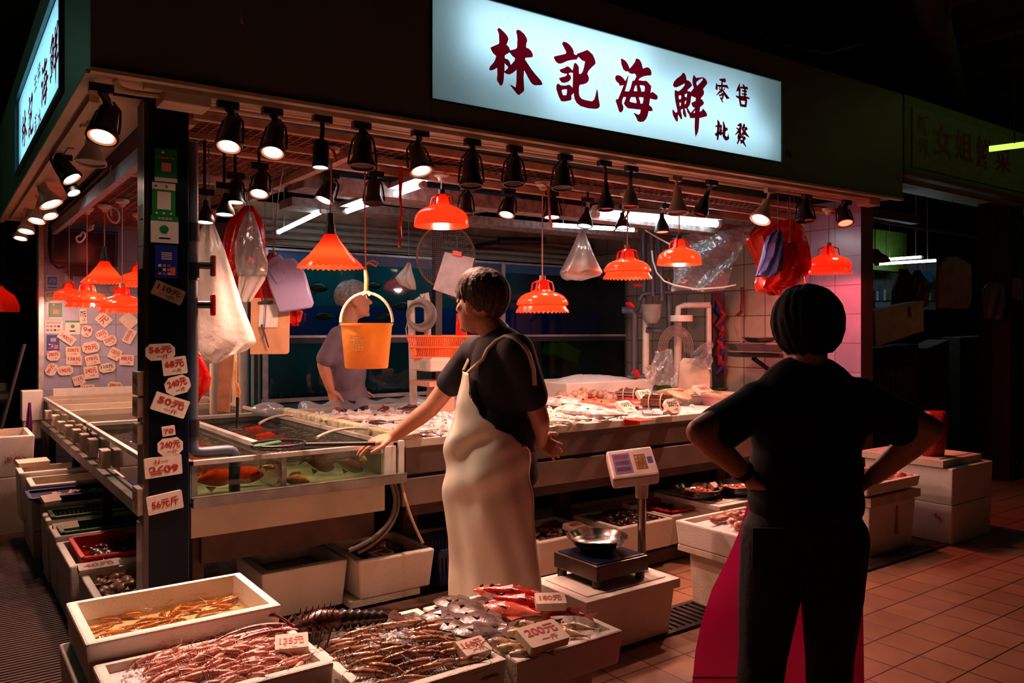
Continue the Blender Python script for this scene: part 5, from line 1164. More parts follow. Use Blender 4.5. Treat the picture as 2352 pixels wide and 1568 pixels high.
# steel bowls of prawns
def bowl(px, py, z, R, h, label, group=None):
    q = onZ(px, py, z); b = MB()
    b.lathe([(.001, .002), (R*.55, .004), (R*.82, h*.45), (R, h), (R*1.05, h), (R*1.04, h-.004), (R*.99, h-.006), (R*.80, h*.42), (R*.53, .01), (.001, .008)], 36, 0, Matrix.Translation((q.x, q.y, z)))
    o = b.build('steel_bowl', mat('bowl_steel', (196, 188, 182), .18, 1.0, var=.03), smooth=50); return tag(o, label, 'bowl', group), q
for px, py, R, lab, lab2, gr, sd in ((1606, 1143, .155, 'steel bowl of orange prawns, nearer of the two on the foam lid', 'orange prawn in the nearer steel bowl', 'prawns in the nearer bowl', 21), (1690, 1136, .145, 'steel bowl of prawns half behind the dark figure', 'orange prawn in the half hidden steel bowl', 'prawns in the hidden bowl', 22)):
    o, q = bowl(px, py, .376, R, .075, lab)
    shells('prawn', lab2, 'shrimp', q.x-R*.6, q.x+R*.6, q.y-R*.6, q.y+R*.6, .41, 34, .022, ORP, gr, sd, .02, .4)
shells('prawn', 'orange prawn on the shallow tray of the right stack', 'shrimp', 4.45, 5.02, -.54, -.16, .485, 70, .026, ORP, 'prawns on the right stack', 23, .035, .4)
shells('cuttlefish_piece', 'pinkish cuttlefish piece on ice beside the pink apron', 'cuttlefish', 2.9, 3.3, -.72, -.45, .455, 26, .035, mat('cuttle', (216, 140, 116), .3, scale=40, c2=(120, 60, 48)), 'cuttlefish pieces on ice', 24, .03, .4)
# tags lying on boxes
def lie_tag(px, py, z, w, h, rz, text, label, group, tilt=0, ink=1, oct_=False, th=.03):
    q = onZ(px, py, z); x = Vector((math.cos(rz), math.sin(rz), 0)); y = Vector((-math.sin(rz), math.cos(rz), 0)); y = y*math.cos(tilt)+UP*math.sin(tilt)
    b = MB(); tag_plate(b, frame(q, x, y), w, h, th, text, ink, oct_); return tag(b.build('price_tag', TAGM, fixn=False), label, 'price tag', group)
GT_ = 'foam tags lying on the goods'
lie_tag(670, 1490, .505, .10, .075, -.35, '135元', 'foam tag at the right rim of the pink shrimp box', GT_, .25)
lie_tag(1085, 1500, .455, .10, .075, .0, '166元\n一斤', 'foam tag reading 166元 at the corner of the prawn box', GT_, .3)
lie_tag(1243, 1470, .475, .16, .10, .0, '200元\n一斤', 'large foam tag reading 200元 on the small yellowish fish', GT_, .35)
lie_tag(1264, 1390, .50, .11, .075, -.55, '180元', 'foam tag lying on the dark red fish', GT_, .2)
lie_tag(875, 1280, .29, .12, .08, .2, '88元', 'foam tag floating among the brown fish in the low box', GT_, .1)
lie_tag(1318, 1215, .29, .13, .09, .2, '48元', 'foam tag on the clam box right of the apron', GT_, .2)
lie_tag(1450, 1165, .31, .11, .07, .1, '60元', 'dark edged foam tag on the clam heap behind the scale', GT_, .2, 2)
lie_tag(1637, 1120, .43, .06, .05, .1, '', 'blank foam piece stuck in the nearer bowl of prawns', GT_, .6)
lie_tag(150, 1215, .345, .13, .06, .1, '', 'foam tag in the nearer green basket', GT_, .5)
lie_tag(132, 1178, .365, .12, .07, .1, '90元', 'foam tag in the farther green basket', GT_, .4)
lie_tag(115, 1152, .46, .10, .07, .3, '', 'foam tag in the blue tray', GT_, .5)
lie_tag(75, 1066, .535, .20, .13, .1, '', 'large foam tag across the rim of the white box by the aisle', GT_, .1)
lie_tag(225, 1306, .325, .18, .05, .05, '40元', 'long foam tag between the red basket and the mantis shrimps', GT_, .5)

# ------------------------------------------------------------------ fish on the counter
WHT = fishmat('fish_white', (232, 218, 208), (190, 160, 150), .2); SIL = fishmat('fish_silver', (226, 214, 208), (150, 130, 126), .15); DRK = fishmat('fish_dark', (86, 62, 56), (44, 32, 30), .2); MAR = fishmat('fish_maroon', (120, 34, 28), (70, 18, 16), .25)
K = CZ+.045
for px, py, L, rz, lab in ((770, 962, .28, .4, 'white fish fillet nearest the mouldy foam edge'), (830, 958, .3, 2.8, 'white fish lying at the back of the left ice'), (905, 960, .36, 2.6, 'large white fish in the middle of the left ice'), (960, 985, .3, 2.9, 'white fish half behind the man\'s arm'), (985, 950, .3, 2.4, 'white fish at the back by the maroon pieces'), (940, 1000, .24, .2, 'white fish at the front edge before the arm')):
    lay(px, py, K, L, L*.42, .06, WHT, rz, lab, 'white fish on the left ice')
for px, py, L, rz, lab in ((872, 970, .15, 2.6, 'dark piece of fish among the white ones'), (985, 998, .14, 2.2, 'dark fish tail near the counter front edge')):
    lay(px, py, K+.03, L, L*.4, .03, DRK, rz, lab, 'dark fish pieces')
for px, py, L, rz, lab in ((880, 940, .16, .6, 'maroon fish piece at the back left of the ice'), (937, 937, .2, .2, 'maroon spiky fish at the back of the ice')):
    lay(px, py, K+.03, L, L*.4, .05, MAR, rz, lab, 'maroon fish pieces')
for px, py, L, rz, lab in ((1345, 940, .46, 2.3, 'large silver fish with dark belly fins in front of the others'), (1298, 922, .44, 2.4, 'large silver fish lying behind the small white ones'), (1390, 950, .34, 2.2, 'silver fish tail pointing to the counter edge'), (1255, 920, .4, 2.4, 'silver fish nearest the man\'s arm')):
    lay(px, py, K+.03, L, L*.4, .09, SIL, rz, lab, 'silver fish on the counter')
for k, (px, py) in enumerate(((1255, 948), (1268, 955), (1285, 950), (1300, 958), (1262, 962), (1280, 966), (1315, 950), (1247, 958), (1298, 968), (1330, 962))):
    lay(px, py, K+.012*(k % 2), .19, .055, .04, WHT, 2.4+.3*math.sin(k*2.3), 'small slim white fish in front of the silver fish', 'small white fish')
REDC = mat('fish_coral', (196, 38, 26), .35, scale=30, c2=(160, 22, 16), coat=.2); SAL = mat('fish_salmon', (222, 116, 88), .35, scale=30, c2=(190, 66, 50), coat=.2)
for px, py, L, rz, fm, lab in ((1250, 905, .34, 2.3, REDC, 'coral red fish next to the man\'s elbow'), (1340, 910, .36, 2.3, REDC, 'coral fish behind the large silver fish'), (1380, 925, .4, 2.2, SAL, 'long salmon coloured fish right of the silver fish'), (1400, 908, .4, 2.2, REDC, 'bright coral fish in the middle of the red fish'), (1420, 930, .36, 2.2, SAL, 'salmon fish lying towards the 150元 tag'), (1455, 925, .34, 2.1, REDC, 'bright red fish just behind the 150元 tag'), (1365, 895, .34, 2.3, SAL, 'salmon fish at the back of the red fish')):
    lay(px, py, K+.03, L, L*.27, .07, fm, rz, lab, 'red fish on the counter')
b = MB(); c = onZ(1464, 962, .935); b.bb((c.x-.07, c.y-.1, .931), (c.x+.07, c.y+.08, .936)); b.bb((c.x-.07, CY0-.024, .89), (c.x+.07, CY0-.02, .936)); tag(b.build('red_tape', mat('orange_red_tape', (226, 74, 50), .4)), 'orange red tape over the front edge of the counter', 'tape')
RAZ = mat('razor_shell', (120, 66, 46), .35, scale=40, c2=(60, 32, 24), coat=.2)
for px, py, n, lab in ((1508, 925, 30, 'tied bundle of dark razor clams with a round tag'), (1448, 908, 26, 'tied bundle of dark razor clams behind the tags')):
    c = onZ(px, py, 1.0); t = thing('razor_clam_bundle', lab, 'razor clams', c); r = random.Random(px)
    for i in range(n):
        o = Vector((r.uniform(-.075, .075), 0, r.uniform(-.03, .045))); dv = Vector((.55, -.83, 0)); sd = Vector((.83, .55, 0)); e0 = c+sd*o.x+UP*o.z
        b = MB(); b.tube([e0-dv*(.085+r.uniform(0, .02)), e0+dv*(.085+r.uniform(0, .02))], .0105, 6); b.build('razor_clam', RAZ, t, smooth=60)
    for s in (-.04, .04):
        b = MB(); b.tube([c+Vector((.55, -.83, 0))*s+Vector((.83, .55, 0))*.092*math.cos(a)+UP*(.008+.058*math.sin(a)) for a in (q*math.pi/8 for q in range(17))], .005, 5); b.build('string', M['rope'], t)
foam_box('foam_box', 'foam box of ice and pale shellfish at the back of the counter', 3.62, 4.62, 1.52, 2.08, 1.08, .15, depth=.03)
foam_box('foam_box', 'foam box with round flat shells at the right end of the counter', 4.25, 4.95, .80, 1.38, .99, .085, depth=.02)
surf('crushed_ice', 'ice in the foam box at the back of the counter', 'ice', 3.66, 4.58, 1.56, 2.04, 1.065, .012, 'ice', 31, 22, hump=.06)
shells('sea_snail', 'pale sea snail heaped behind the red fish', 'shellfish', 3.45, 3.95, 1.2, 1.6, .96, 24, .04, mat('snail_pale', (216, 176, 150), .35, scale=40, c2=(150, 100, 80)), 'pale sea snails', 32, .05, .8)
for k, (px, py, lab) in enumerate(((1570, 893, 'round pale flat shell at the back, standing on edge of the foam box'), (1560, 908, 'round pale flat shell at the left of the shell box'), (1592, 906, 'round pale flat shell leaning in the middle of the shell box'), (1640, 908, 'round pale flat shell nearest the dark figure'), (1585, 888, 'topmost round pale flat shell'), (1538, 906, 'round pale flat shell behind the round tag'))):
    q = onZ(px, py, 1.0); b = MB(); b.ell((0, 0, 0), (.115, .10, .022), 20, 6); o = b.build('flat_shell', mat('scallop_pale', (226, 190, 160), .45, scale=18, c2=(200, 150, 120)), loc=(0, 0, 0), smooth=60); o.location = q+UP*.012*(k % 3); o.rotation_euler = (.25*math.sin(k*2), .22*math.cos(k*3), k); tag(o, lab, 'shell', 'round flat shells')
G4 = 'foam tags standing on the counter'
def stand_tag(px, py, z, w, h, text, label, ink=2, oct_=False, tilt=.75, th=.03, yaw=0):
    q = onZ(px, py, z); x = Vector((math.cos(yaw), math.sin(yaw), 0)); y = Vector((0, math.cos(tilt), math.sin(tilt)))
    b = MB(); tag_plate(b, frame(q+UP*h*.3, x, y), w, h, th, text, ink, oct_); return tag(b.build('price_tag', TAGM, fixn=False), label, 'price tag', G4)
stand_tag(1434, 950, .95, .14, .10, '150元\n一斤', 'foam tag reading 150元 leaning on the red fish', 2, yaw=.2)
stand_tag(1478, 920, .985, .13, .09, '170元\n一斤', 'foam tag between the two razor clam bundles', 2, tilt=.9)
stand_tag(1540, 948, .95, .125, .11, '200元\n一斤', 'cut-corner foam tag reading 200元 tied to the razor clams', 2, True, 1.0)
stand_tag(1612, 908, 1.0, .15, .10, '238元', 'foam tag lying on the round flat shells', 1, False, .5)
# sheet of film along the back of the counter ice
b = MB(); r = random.Random(5)
b.grid(lambda u, v: (1.62+1.35*u, 2.02+.11*v, .94+.05*math.sin(math.pi*v)+.012*math.sin(u*40)+.01*math.sin(u*17+v*5)), 40, 6)
tag(b.build('plastic_film', M['bagc'], smooth=60, fixn=False), 'crumpled clear film along the rear edge of the counter ice', 'film')
b = MB(); b.ell(onZ(615, 940, .95), (.12, .08, .05), 12, 8); o = b.build('plastic_bag', M['bagc'], smooth=60); tag(o, 'small crumpled clear bag on the far tank rim', 'bag')

# ------------------------------------------------------------------ floor scale with bowl
s = thing('platform_scale', 'steel platform scale with a display on a post, standing on a foam box', 'scale', (2.17, -.48, .282))
b = MB(); b.bb((2.02, -.62, .325), (2.36, -.30, .40)); b.build('body', mat('scale_metal', (92, 74, 64), .35, .7), s, bevel=.006)
b = MB(); b.bb((2.035, -.605, .40), (2.345, -.315, .406)); b.build('platform', mat('scale_pad', (24, 36, 64), .25, .2), s, bevel=.002)
for x, y in ((2.05, -.59), (2.33, -.59), (2.05, -.33), (2.33, -.33)):
    b = MB(); b.cyl((x, y, .283), (x, y, .327), .024, n=12); b.build('foot', M['black'], s, smooth=40)
pb = onZ(1474, 1310, .285); d_ = dep(pb)
b = MB(); b.cyl(pb, pb+UP*.05, .035, .03, 14); b.cyl(pb+UP*.05, pb+UP*.39, .022, n=14); b.build('post', mat('chrome', (170, 160, 150), .2, .9), s, smooth=40)
b = MB(); b.cyl(pb+UP*.37, pb+UP*.45, .03, .036, 14); b.build('collar', M['cream'], s, smooth=40)
Rh = (Euler((0, 0, -.62)).to_matrix() @ Euler((.62, -.12, 0)).to_matrix()); hc = at(1452, 1073, d_-.02)
b = MB(); b.box(hc, (.235, .20, .075), R=Rh); hd = b.build('display_head', mat('scale_ivory', (206, 178, 172), .4), s, bevel=.012)
b = MB(); 
def hpt(u, v): return hc+Rh @ Vector((u*.235, v*.20, .0385))
def hq(u0, u1, v0, v1, mi): b.add([hpt(u0, v0), hpt(u1, v0), hpt(u1, v1), hpt(u0, v1)], [(0, 1, 2, 3)], mi)
hq(-.40, -.02, -.36, .34, 0)
for i in range(3): hq(-.36, -.06, -.28+.21*i, -.14+.21*i, 1)
hq(.06, .30, -.28, .24, 2)
for i in range(3):
    for jx in range(4): hq(.075+.075*i, .13+.075*i, -.25+.12*jx, -.17+.12*jx, 3)
hq(.33, .44, -.1, .12, 4); hq(-.1, .4, .38, .44, 5)
b.build('keypad', [mat('lcd_grey', (120, 104, 150), .3), mat('lcd_mauve', (150, 84, 100), .3), mat('key_frame', (120, 70, 40), .5), mat('key_yellow', (206, 150, 80), .5), mat('key_violet', (80, 60, 130), .5), mat('label_pale', (226, 206, 206), .4)], hd, fixn=False)
o, q = bowl(1372, 1262, .408, .148, .072, 'empty steel bowl on the platform scale')
# ------------------------------------------------------------------ grey panel wall behind the far tank: tags, stickers, monitor
def W(x, y): return x/3.0156, 480+y/3.0156
YW = 4.857
tags = [(350,603,75,72,8,'32元\n一斤',1,False,'foam tag reading 32元 half behind the leftmost lampshade'),
 (575,742,52,105,2,'77元\n一斤',2,False,'narrow upright foam tag under the two-tier lampshade'),
 (717,765,88,88,45,'元',1,False,'diamond set foam tag with faint red marks'),
 (790,548,70,40,20,'',1,False,'foam tag corner showing behind the cone lampshade'),
 (892,772,100,100,42,'',1,False,'large blank foam tag set on its corner by the pillar'),
 (600,847,74,80,-12,'94\n元',1,True,'small cut-corner foam tag reading 94'),
 (462,893,126,60,-37,'1400元',1,False,'long foam tag reading 1400元, slanting down over the stickers'),
 (705,872,88,72,24,'120元\n一斤',1,True,'foam tag reading 120元 in the middle of the grey panel'),
 (762,912,92,68,26,'220元\n一斤',1,True,'foam tag reading 220元 overlapping its neighbour'),
 (895,880,112,62,62,'250元\n一斤',1,False,'steeply tilted foam tag reading 250元 by the pillar'),
 (628,957,122,76,12,'70元',1,True,'large cut-corner foam tag reading 70元'),
 (505,985,104,64,1,'208元\n一斤',1,False,'foam tag reading 208元 just above the 138元 tag'),
 (512,1047,112,66,-2,'138元\n一斤',1,False,'foam tag reading 138元 just below the 208元 tag'),
 (370,1015,92,70,6,'280元\n一斤',1,True,'cut-corner foam tag reading 280元 at the left edge of the panel'),
 (357,1110,100,66,62,'99元\n一斤',1,True,'upright cut-corner foam tag at the lower left edge of the panel'),
 (452,1117,108,66,5,'190元',1,True,'cut-corner foam tag reading 190元 in faint ink'),
 (640,1045,100,70,13,'178元\n一斤',1,False,'foam tag reading 178元 above the 240元 tag'),
 (795,1003,82,78,-28,'150元\n一斤',1,False,'tilted foam tag reading 150元 on the grey panel'),
 (876,1045,100,72,-3,'88元\n一斤',1,False,'foam tag reading 88元 near the pillar'),
 (742,1098,112,64,10,'110元\n一斤',2,True,'cut-corner foam tag reading 110元 in black ink'),
 (630,1130,100,86,8,'240元\n一斤',1,False,'foam tag reading 240元 on the grey panel'),
 (546,1185,82,64,18,'112元\n一斤',1,False,'small foam tag reading 112元, tilted'),
 (603,1250,98,72,-1,'110元\n一斤',1,False,'lowest foam tag on the grey panel, reading 110元 in red'),
 (795,1230,106,66,-6,'280元\n一斤',1,True,'cut-corner foam tag reading 280元 by the pillar near the tank')]
for i, (x, y, w_, h_, rot, tx, ink, oc, lab) in enumerate(tags):
    px, py = W(x, y); tag_on_y(px, py, w_/3.0156, h_/3.0156, rot, tx, YW-.0005-.0008*i, lab, 'foam price tags on the grey panel', ink, oc, .012)
def stick(x, y, w_, h_, label, draw, base=None):
    px, py = W(x, y); return poster('wall_sticker', px, py, w_/3.0156, h_/3.0156, YW-.003, label, base or PM, draw, 'sticker')
stick(362, 507, 82, 96, 'white sticker with a blue square, highest on the grey panel', lambda r, t, d: (r(.08, .08, .92, .72, 6), t('ATM', .5, .4, .6, .25, 1), r(.08, .8, .92, .94, 6)), [PW, PW, PP, PB, PO, PK, PLB])
stick(480, 482, 66, 70, 'pale sticker with a small blue square half behind a lampshade', lambda r, t, d: r(.4, .2, .9, .75, 6), [PW, PW, PP, PB, PO, PK, PLB])
stick(385, 706, 92, 112, 'green poster with a white foot strip on the grey panel', d1)
stick(372, 818, 126, 88, 'white sheet with rows of small icons on the grey panel', lambda r, t, d: [r(.1, .1, .9, .2, 2)]+[r(.1+.2*i, .35+.3*j, .24+.2*i, .5+.3*j, (2, 6, 4, 5)[(i+j) % 4]) for i in range(4) for j in range(2)], [PW, PW, PP, PB, PO, PK, PLB])
stick(503, 820, 104, 96, 'white sheet with a green head and green emblem on the grey panel', lambda r, t, d: (r(0, .14, 1, 1, 1), d(.5, .42, .14, 0, .005), r(.3, .72, .7, .8, 2)))
stick(368, 924, 86, 106, 'blue sheet with small coloured squares on the grey panel', d4, [PB, PW, PP, PB, PO, PK, PLB])
mn = thing('wall_monitor', 'large dark screen mounted on the grey panel above the lampshades', 'monitor', (.62, 4.7, 2.1))
a_, c_ = W(352, 128), W(815, 400); p0 = onY(a_[0], a_[1], 4.74); p1 = onY(c_[0], c_[1], 4.74)
b = MB(); b.box(((p0.x+p1.x)/2, 4.76, (p0.z+p1.z)/2), (p1.x-p0.x, .05, p0.z-p1.z), R=Euler((.08, 0, 0)).to_matrix()); b.build('casing', M['black'], mn, bevel=.008)
b = MB(); b.box(((p0.x+p1.x)/2, 4.733, (p0.z+p1.z)/2), (p1.x-p0.x-.05, .004, p0.z-p1.z-.05), R=Euler((.08, 0, 0)).to_matrix()); b.build('screen', mat('screen_dark', (24, 16, 18), .12), mn)
b = MB(); b.bb((.5, 4.78, 2.0), (.75, 4.86, 2.1)); b.build('bracket', M['black'], mn)
b = MB(); b.tube([onY(*W(345, 90), 4.84), onY(*W(338, 250), 4.84), onY(*W(352, 360), 4.84), onY(*W(400, 410), 4.83), onY(*W(450, 400), 4.82)], .008, 6); tag(b.build('cable', M['black'], smooth=60), 'black cable curving round the left of the wall monitor', 'cable')

# ------------------------------------------------------------------ hanging bags and clipboards
def cord_up(p, parent, z=None):
    z = z or (2.955 if p.x < 5.8 else 3.305); b = MB(); b.tube([p, Vector((p.x, p.y, z))], .0022, 5); b.build('hanging_cord', mat('wire_grey', (96, 86, 84), .5), parent)
def hang_bag(name, label, rows, t, thick, m, fold=.012, seed=0, cat='bag', group=None, n=28, nf=6, hang=True):
    r = random.Random(seed); b = MB(); ph = r.uniform(0, 6); rings = []; dense = []
    for i in range(len(rows)-1):
        for k in range(4):
            f = k/4; dense.append([rows[i][j]*(1-f)+rows[i+1][j]*f for j in range(3)])
    dense.append(rows[-1])
    for i, (y, xl, xr) in enumerate(dense):
        c = at((xl+xr)/2, y, t); hw = (xr-xl)/2*t/FPX; v = i/(len(dense)-1); tk = max(.006, thick*min(1, hw*14)*(math.sin(math.pi*(.08+.86*v))**.6))
        rings.append([c+RIGHT*math.cos(a)*(hw+fold*.3*math.sin(nf*a+ph))+FWD*math.sin(a)*(tk+fold*math.sin(nf*a+ph+v*5))+UP*fold*.4*math.sin(3*a+v*9) for a in (2*math.pi*q/n for q in range(n))])
    b.loft(rings, 0); o = tag(b.build(name, m, smooth=70), label, cat, group)
    if hang: cord_up(at((rows[0][1]+rows[0][2])/2, rows[0][0]+6, t), o)
    return o
def slab(name, label, pts, t, thick, m, cat, parent=None, tilt=0, smooth=None, bevel=.003):
    """a flat thing of real thickness whose face looks towards the aisle"""
    P = [at(x, y, t+tilt*(y-pts[0][1])/100) for x, y in pts]; n = len(P); b = MB()
    b.add([p for p in P]+[p+FWD*thick for p in P], [list(range(n)), [n+i for i in range(n)][::-1]]+[[i, (i+1) % n, n+(i+1) % n, n+i] for i in range(n)])
    o = b.build(name, m, parent, bevel=bevel, smooth=smooth)
    return tag(o, label, cat) if parent is None else o
hang_bag('plastic_bag', 'large milky white plastic bag hanging next to the navy pillar', [(508,472,488),(540,455,500),(580,443,516),(640,442,536),(700,443,556),(760,445,580),(785,447,587),(806,452,566),(818,464,530),(832,482,504)], 4.22, .05, M['bagw'], .014, 3)
b = MB(); r = random.Random(8)
for i in range(26):
    a = r.uniform(0, 6.3); b.tube([at(480, 515, 4.22), at(480+16*math.cos(a), 500+8*math.sin(a), 4.22)+FWD*.03*math.sin(a), at(478+10*math.cos(a+.5), 476+12*r.random(), 4.22)], .0025, 4)
tag(b.build('string_bundle', mat('pink_string', (226, 120, 96), .6)), 'bundle of pink strings knotted above the large white bag', 'string')
hang_bag('plastic_bag', 'stack of bright red plastic bags behind the large white bag', [(474,560,578),(510,524,603),(560,512,612),(600,512,600),(630,516,562),(658,524,554),(664,526,550)], 4.62, .06, M['bagr'], .02, 5, nf=9)
hang_bag('plastic_bag', 'clear and white plastic bag hanging in front of the red bags', [(488,567,578),(520,553,592),(560,541,605),(600,541,615),(624,546,615),(632,548,613)], 4.5, .04, M['bagc'], .016, 6, nf=7)
hang_bag('plastic_bag', 'white inner sheet of plastic hanging below the clear bag', [(560,564,604),(600,554,613),(640,549,608),(680,547,584),(692,549,578)], 4.53, .02, M['bagw'], .01, 7, hang=False)
hang_bag('plastic_bag', 'orange red plastic bag behind the lilac bag and the clipboard', [(582,620,632),(604,596,640),(618,578,640),(650,573,640),(690,574,660),(715,600,696),(740,640,690),(746,672,684)], 4.78, .03, M['bagr'], .02, 9, nf=9)
hang_bag('plastic_bag', 'crumpled orange red plastic bag hung on the right side of the pillar', [(796,430,441),(815,431,458),(840,432,472),(868,432,484),(895,434,478),(912,434,462),(930,438,450)], 3.72, .045, M['bagr'], .018, 10, nf=8, hang=False)
hang_bag('plastic_bag', 'small scrap of orange red plastic on the pipe above the crumpled bag', [(744,428,438),(760,428,446),(780,429,436)], 3.74, .02, M['bagr'], .008, 12, hang=False)
slab('plastic_bag', 'folded lilac plastic bag hanging over the clipboard', [(606,613),(622,592),(640,582),(650,594),(672,592),(686,606),(700,628),(719,695),(715,706),(640,718),(618,660)], 4.66, .03, M['bagp'], 'bag', smooth=60, bevel=.01)
slab('bag_fold', 'turned over corner of the lilac bag with a short handle', [(612,616),(640,600),(654,640),(636,652)], 4.645, .012, M['bagp'], 'bag', smooth=60, bevel=.004)
cb = thing('clipboard', 'tan clipboard with a white note and a hanging pen', 'clipboard', at(620, 814, 4.74)); cord_up(at(609, 692, 4.735), cb)
TANB = mat('clipboard_tan', (214, 160, 118), .5, var=.05)
slab('board', '', [(576,684),(666,684),(664,808),(660,813),(574,814)], 4.74, .006, TANB, '', cb)
slab('paper', '', [(596,700),(640,698),(637,752),(593,752)], 4.735, .003, M['paper'], '', cb)
slab('clip', '', [(592,692),(626,690),(626,697),(592,699)], 4.73, .01, mat('clip_green', (40, 70, 46), .4), '', cb)
b = MB(); b.tube([at(612, 662, 4.72), at(611, 700, 4.72), at(608, 750, 4.72), at(603, 778, 4.72)], .0025, 5); b.cyl(at(601, 745, 4.715), at(617, 798, 4.715), .007, .004, 8); b.build('pen', mat('pen_blue', (40, 40, 84), .4), cb)
b = MB(); b.tube([at(652, 378, 4.65), at(640, 440, 4.65), at(634, 500, 4.66), at(628, 588, 4.68)], .003, 5); b.tube([at(478, 300, 4.22), at(480, 400, 4.22), at(482, 500, 4.22)], .0025, 5); b.tube([at(566, 440, 4.6), at(568, 480, 4.6)], .003, 5)
tag(b.build('hook_wires', mat('wire', (120, 110, 106), .4, .5)), 'thin hook wires holding the hanging bags', 'wire')
slab('wooden_plank', 'upright brown board standing behind the tanks', [(503,800),(536,806),(526,948),(498,944)], 4.9, .02, mat('board_brown', (176, 116, 84), .5, var=.15), 'board')
for x0, x1, ya, yb, t, m_, lab in ((548, 566, 800, 936, 6.2, M['pvcw'], 'white upright pipe behind the clipboard'), (583, 592, 800, 940, 6.25, M['wood'], 'brown upright pole next to the aquarium'), (566, 576, 800, 930, 6.3, M['pvc'], 'grey upright pipe between the white pipe and the brown pole'), (482, 500, 780, 930, 6.1, M['cream'], 'cream upright panel post behind the brown board')):
    p0, p1 = at((x0+x1)/2, ya, t), at((x0+x1)/2, yb, t); b = MB(); b.cyl((p0.x, p0.y, 0), (p0.x, p0.y, p0.z+.5), (x1-x0)/2*t/FPX, n=14); tag(b.build('upright_pipe', m_, smooth=50), lab, 'pipe')
b = MB(); b.tube([at(544, 830, 4.4), at(541, 880, 4.4), at(546, 915, 4.4)], .004, 5); b.tube([at(545, 880, 4.4), at(551, 900, 4.4), at(548, 918, 4.4)], .004, 5); b.cyl(at(546, 912, 4.4), at(545, 960, 4.4), .010, .008, 8, 1); b.cyl(at(545, 960, 4.4), at(544, 984, 4.4), .007, .003, 8, 1)
tag(b.build('marker_pen', [mat('band_orange', (240, 140, 30), .5), M['black']], smooth=60), 'black marker hanging on an orange rubber band above the tank', 'pen')
# bucket
tb = 4.3; bc = at(842, 742, tb); R1 = 58*tb/FPX; R0 = 49*tb/FPX; hb = 103*tb/FPX
bk_ = thing('bucket', 'yellow orange plastic bucket hanging by a rope over the tank', 'bucket', bc-UP*hb)
b = MB(); b.lathe([(.001, 0), (R0*.97, 0), (R0, .006), (R1, hb-.012), (R1*1.04, hb-.012), (R1*1.05, hb), (R1*.97, hb), (R1*.94, hb-.01), (R0*.94, .01), (.001, .008)], 40, 0, Matrix.Translation(bc-UP*hb)); b.build('shell', sheet('bucket_yellow', (255, 206, 116), .5, 0, .06, .3), bk_, smooth=45)
b = MB(); b.tube([bc+RIGHT*R1*1.03*math.cos(a)+UP*(.005+.158*math.sin(a))-FWD*.0 for a in (math.pi*q/20 for q in range(21))], .008, 8); b.tube([bc+RIGHT*.05*math.cos(a)+UP*(.163*math.sin(a)+.004) for a in (math.pi*(.36+.28*q/8) for q in range(9))], .012, 8); b.build('handle', mat('handle_cream', (236, 206, 170), .4), bk_, smooth=60)
b = MB(); T = frame(bc-UP*hb*.45-FWD*(R1*.955)-RIGHT*.028, RIGHT, UP); b.text('福', T, height=.075, width=.065); b.build('mark', mat('faded_white', (246, 200, 140), .6), bk_, fixn=False)
b = MB(); q = at(838, 470, tb); b.tube([Vector((q.x, q.y, 2.955)), q, at(839, 560, tb), at(841, 668, tb), at(842, 684, tb)], .004, 6); b.tube([at(838, 612, tb), at(842, 640, tb), at(841, 676, tb)], [.008, .014, .012], 8); b.tube([at(840, 606, tb), at(856, 598, tb), at(868, 604, tb), at(864, 612, tb), at(846, 602, tb)], .005, 6)
tag(b.build('rope', mat('rope_tan', (190, 130, 80), .7), smooth=60), 'tan rope knotted to the bucket handle', 'rope')
# ribbons
def ribbon(label, pts, t, w_, m_, name='ribbon'):
    b = MB(); L_ = []
    for i, (x, y) in enumerate(pts): p = at(x, y, t); o = RIGHT*w_*(1+.3*math.sin(i*2))+FWD*w_*math.sin(i*1.3); L_.append((p-o, p+o))
    for i in range(len(L_)-1): b.add([L_[i][0], L_[i][1], L_[i+1][1], L_[i+1][0]], [(0, 1, 2, 3)])
    return tag(b.build(name, m_, solid=.002, fixn=False), label, 'ribbon')
RB = mat('ribbon_red', (190, 50, 36), .5); RBP = mat('ribbon_pink', (226, 120, 110), .5)
ribbon('long red ribbon hanging left of the plain red lampshade', [(920,362),(921,400),(919,450),(922,490),(917,520),(920,545),(917,568)], 4.6, .009, RB)
ribbon('pink ribbon hanging in front of a lit inner spotlight', [(1246,420),(1258,428),(1261,460),(1262,490),(1266,528)], 4.9, .008, RBP)
ribbon('pink red ribbons tied at the cord of the two-tier lampshade by the bag of fish', [(1446,484),(1436,500),(1425,515),(1412,528),(1406,536)], 5.6, .007, RBP)
ribbon('short orange ribbon knotted on the cord above the cone lampshade', [(752,330),(760,336),(768,352),(772,372)], 4.1, .008, RB)
# bag of fish
hang_bag('plastic_bag', 'clear triangular bag with pale fish pieces hanging by the two-tier lampshade', [(524,1333,1341),(550,1322,1349),(580,1309,1362),(605,1297,1374),(625,1286,1384),(636,1290,1372),(643,1300,1340)], 5.6, .09, M['bagc'], .01, 14)
for k, (x, y, rx, ry) in enumerate(((1315, 620, .075, .06), (1342, 626, .07, .045), (1365, 626, .055, .03), (1330, 612, .05, .05))):
    b = MB(); b.ell(at(x, y, 5.62), (rx, .05, ry), 12, 8); tag(b.build('fish_piece', mat('dried_fish', (226, 160, 120), .5, scale=30, c2=(190, 110, 70)), smooth=60), 'pale fish piece inside the hanging clear bag', 'fish', 'fish pieces in the hanging bag')
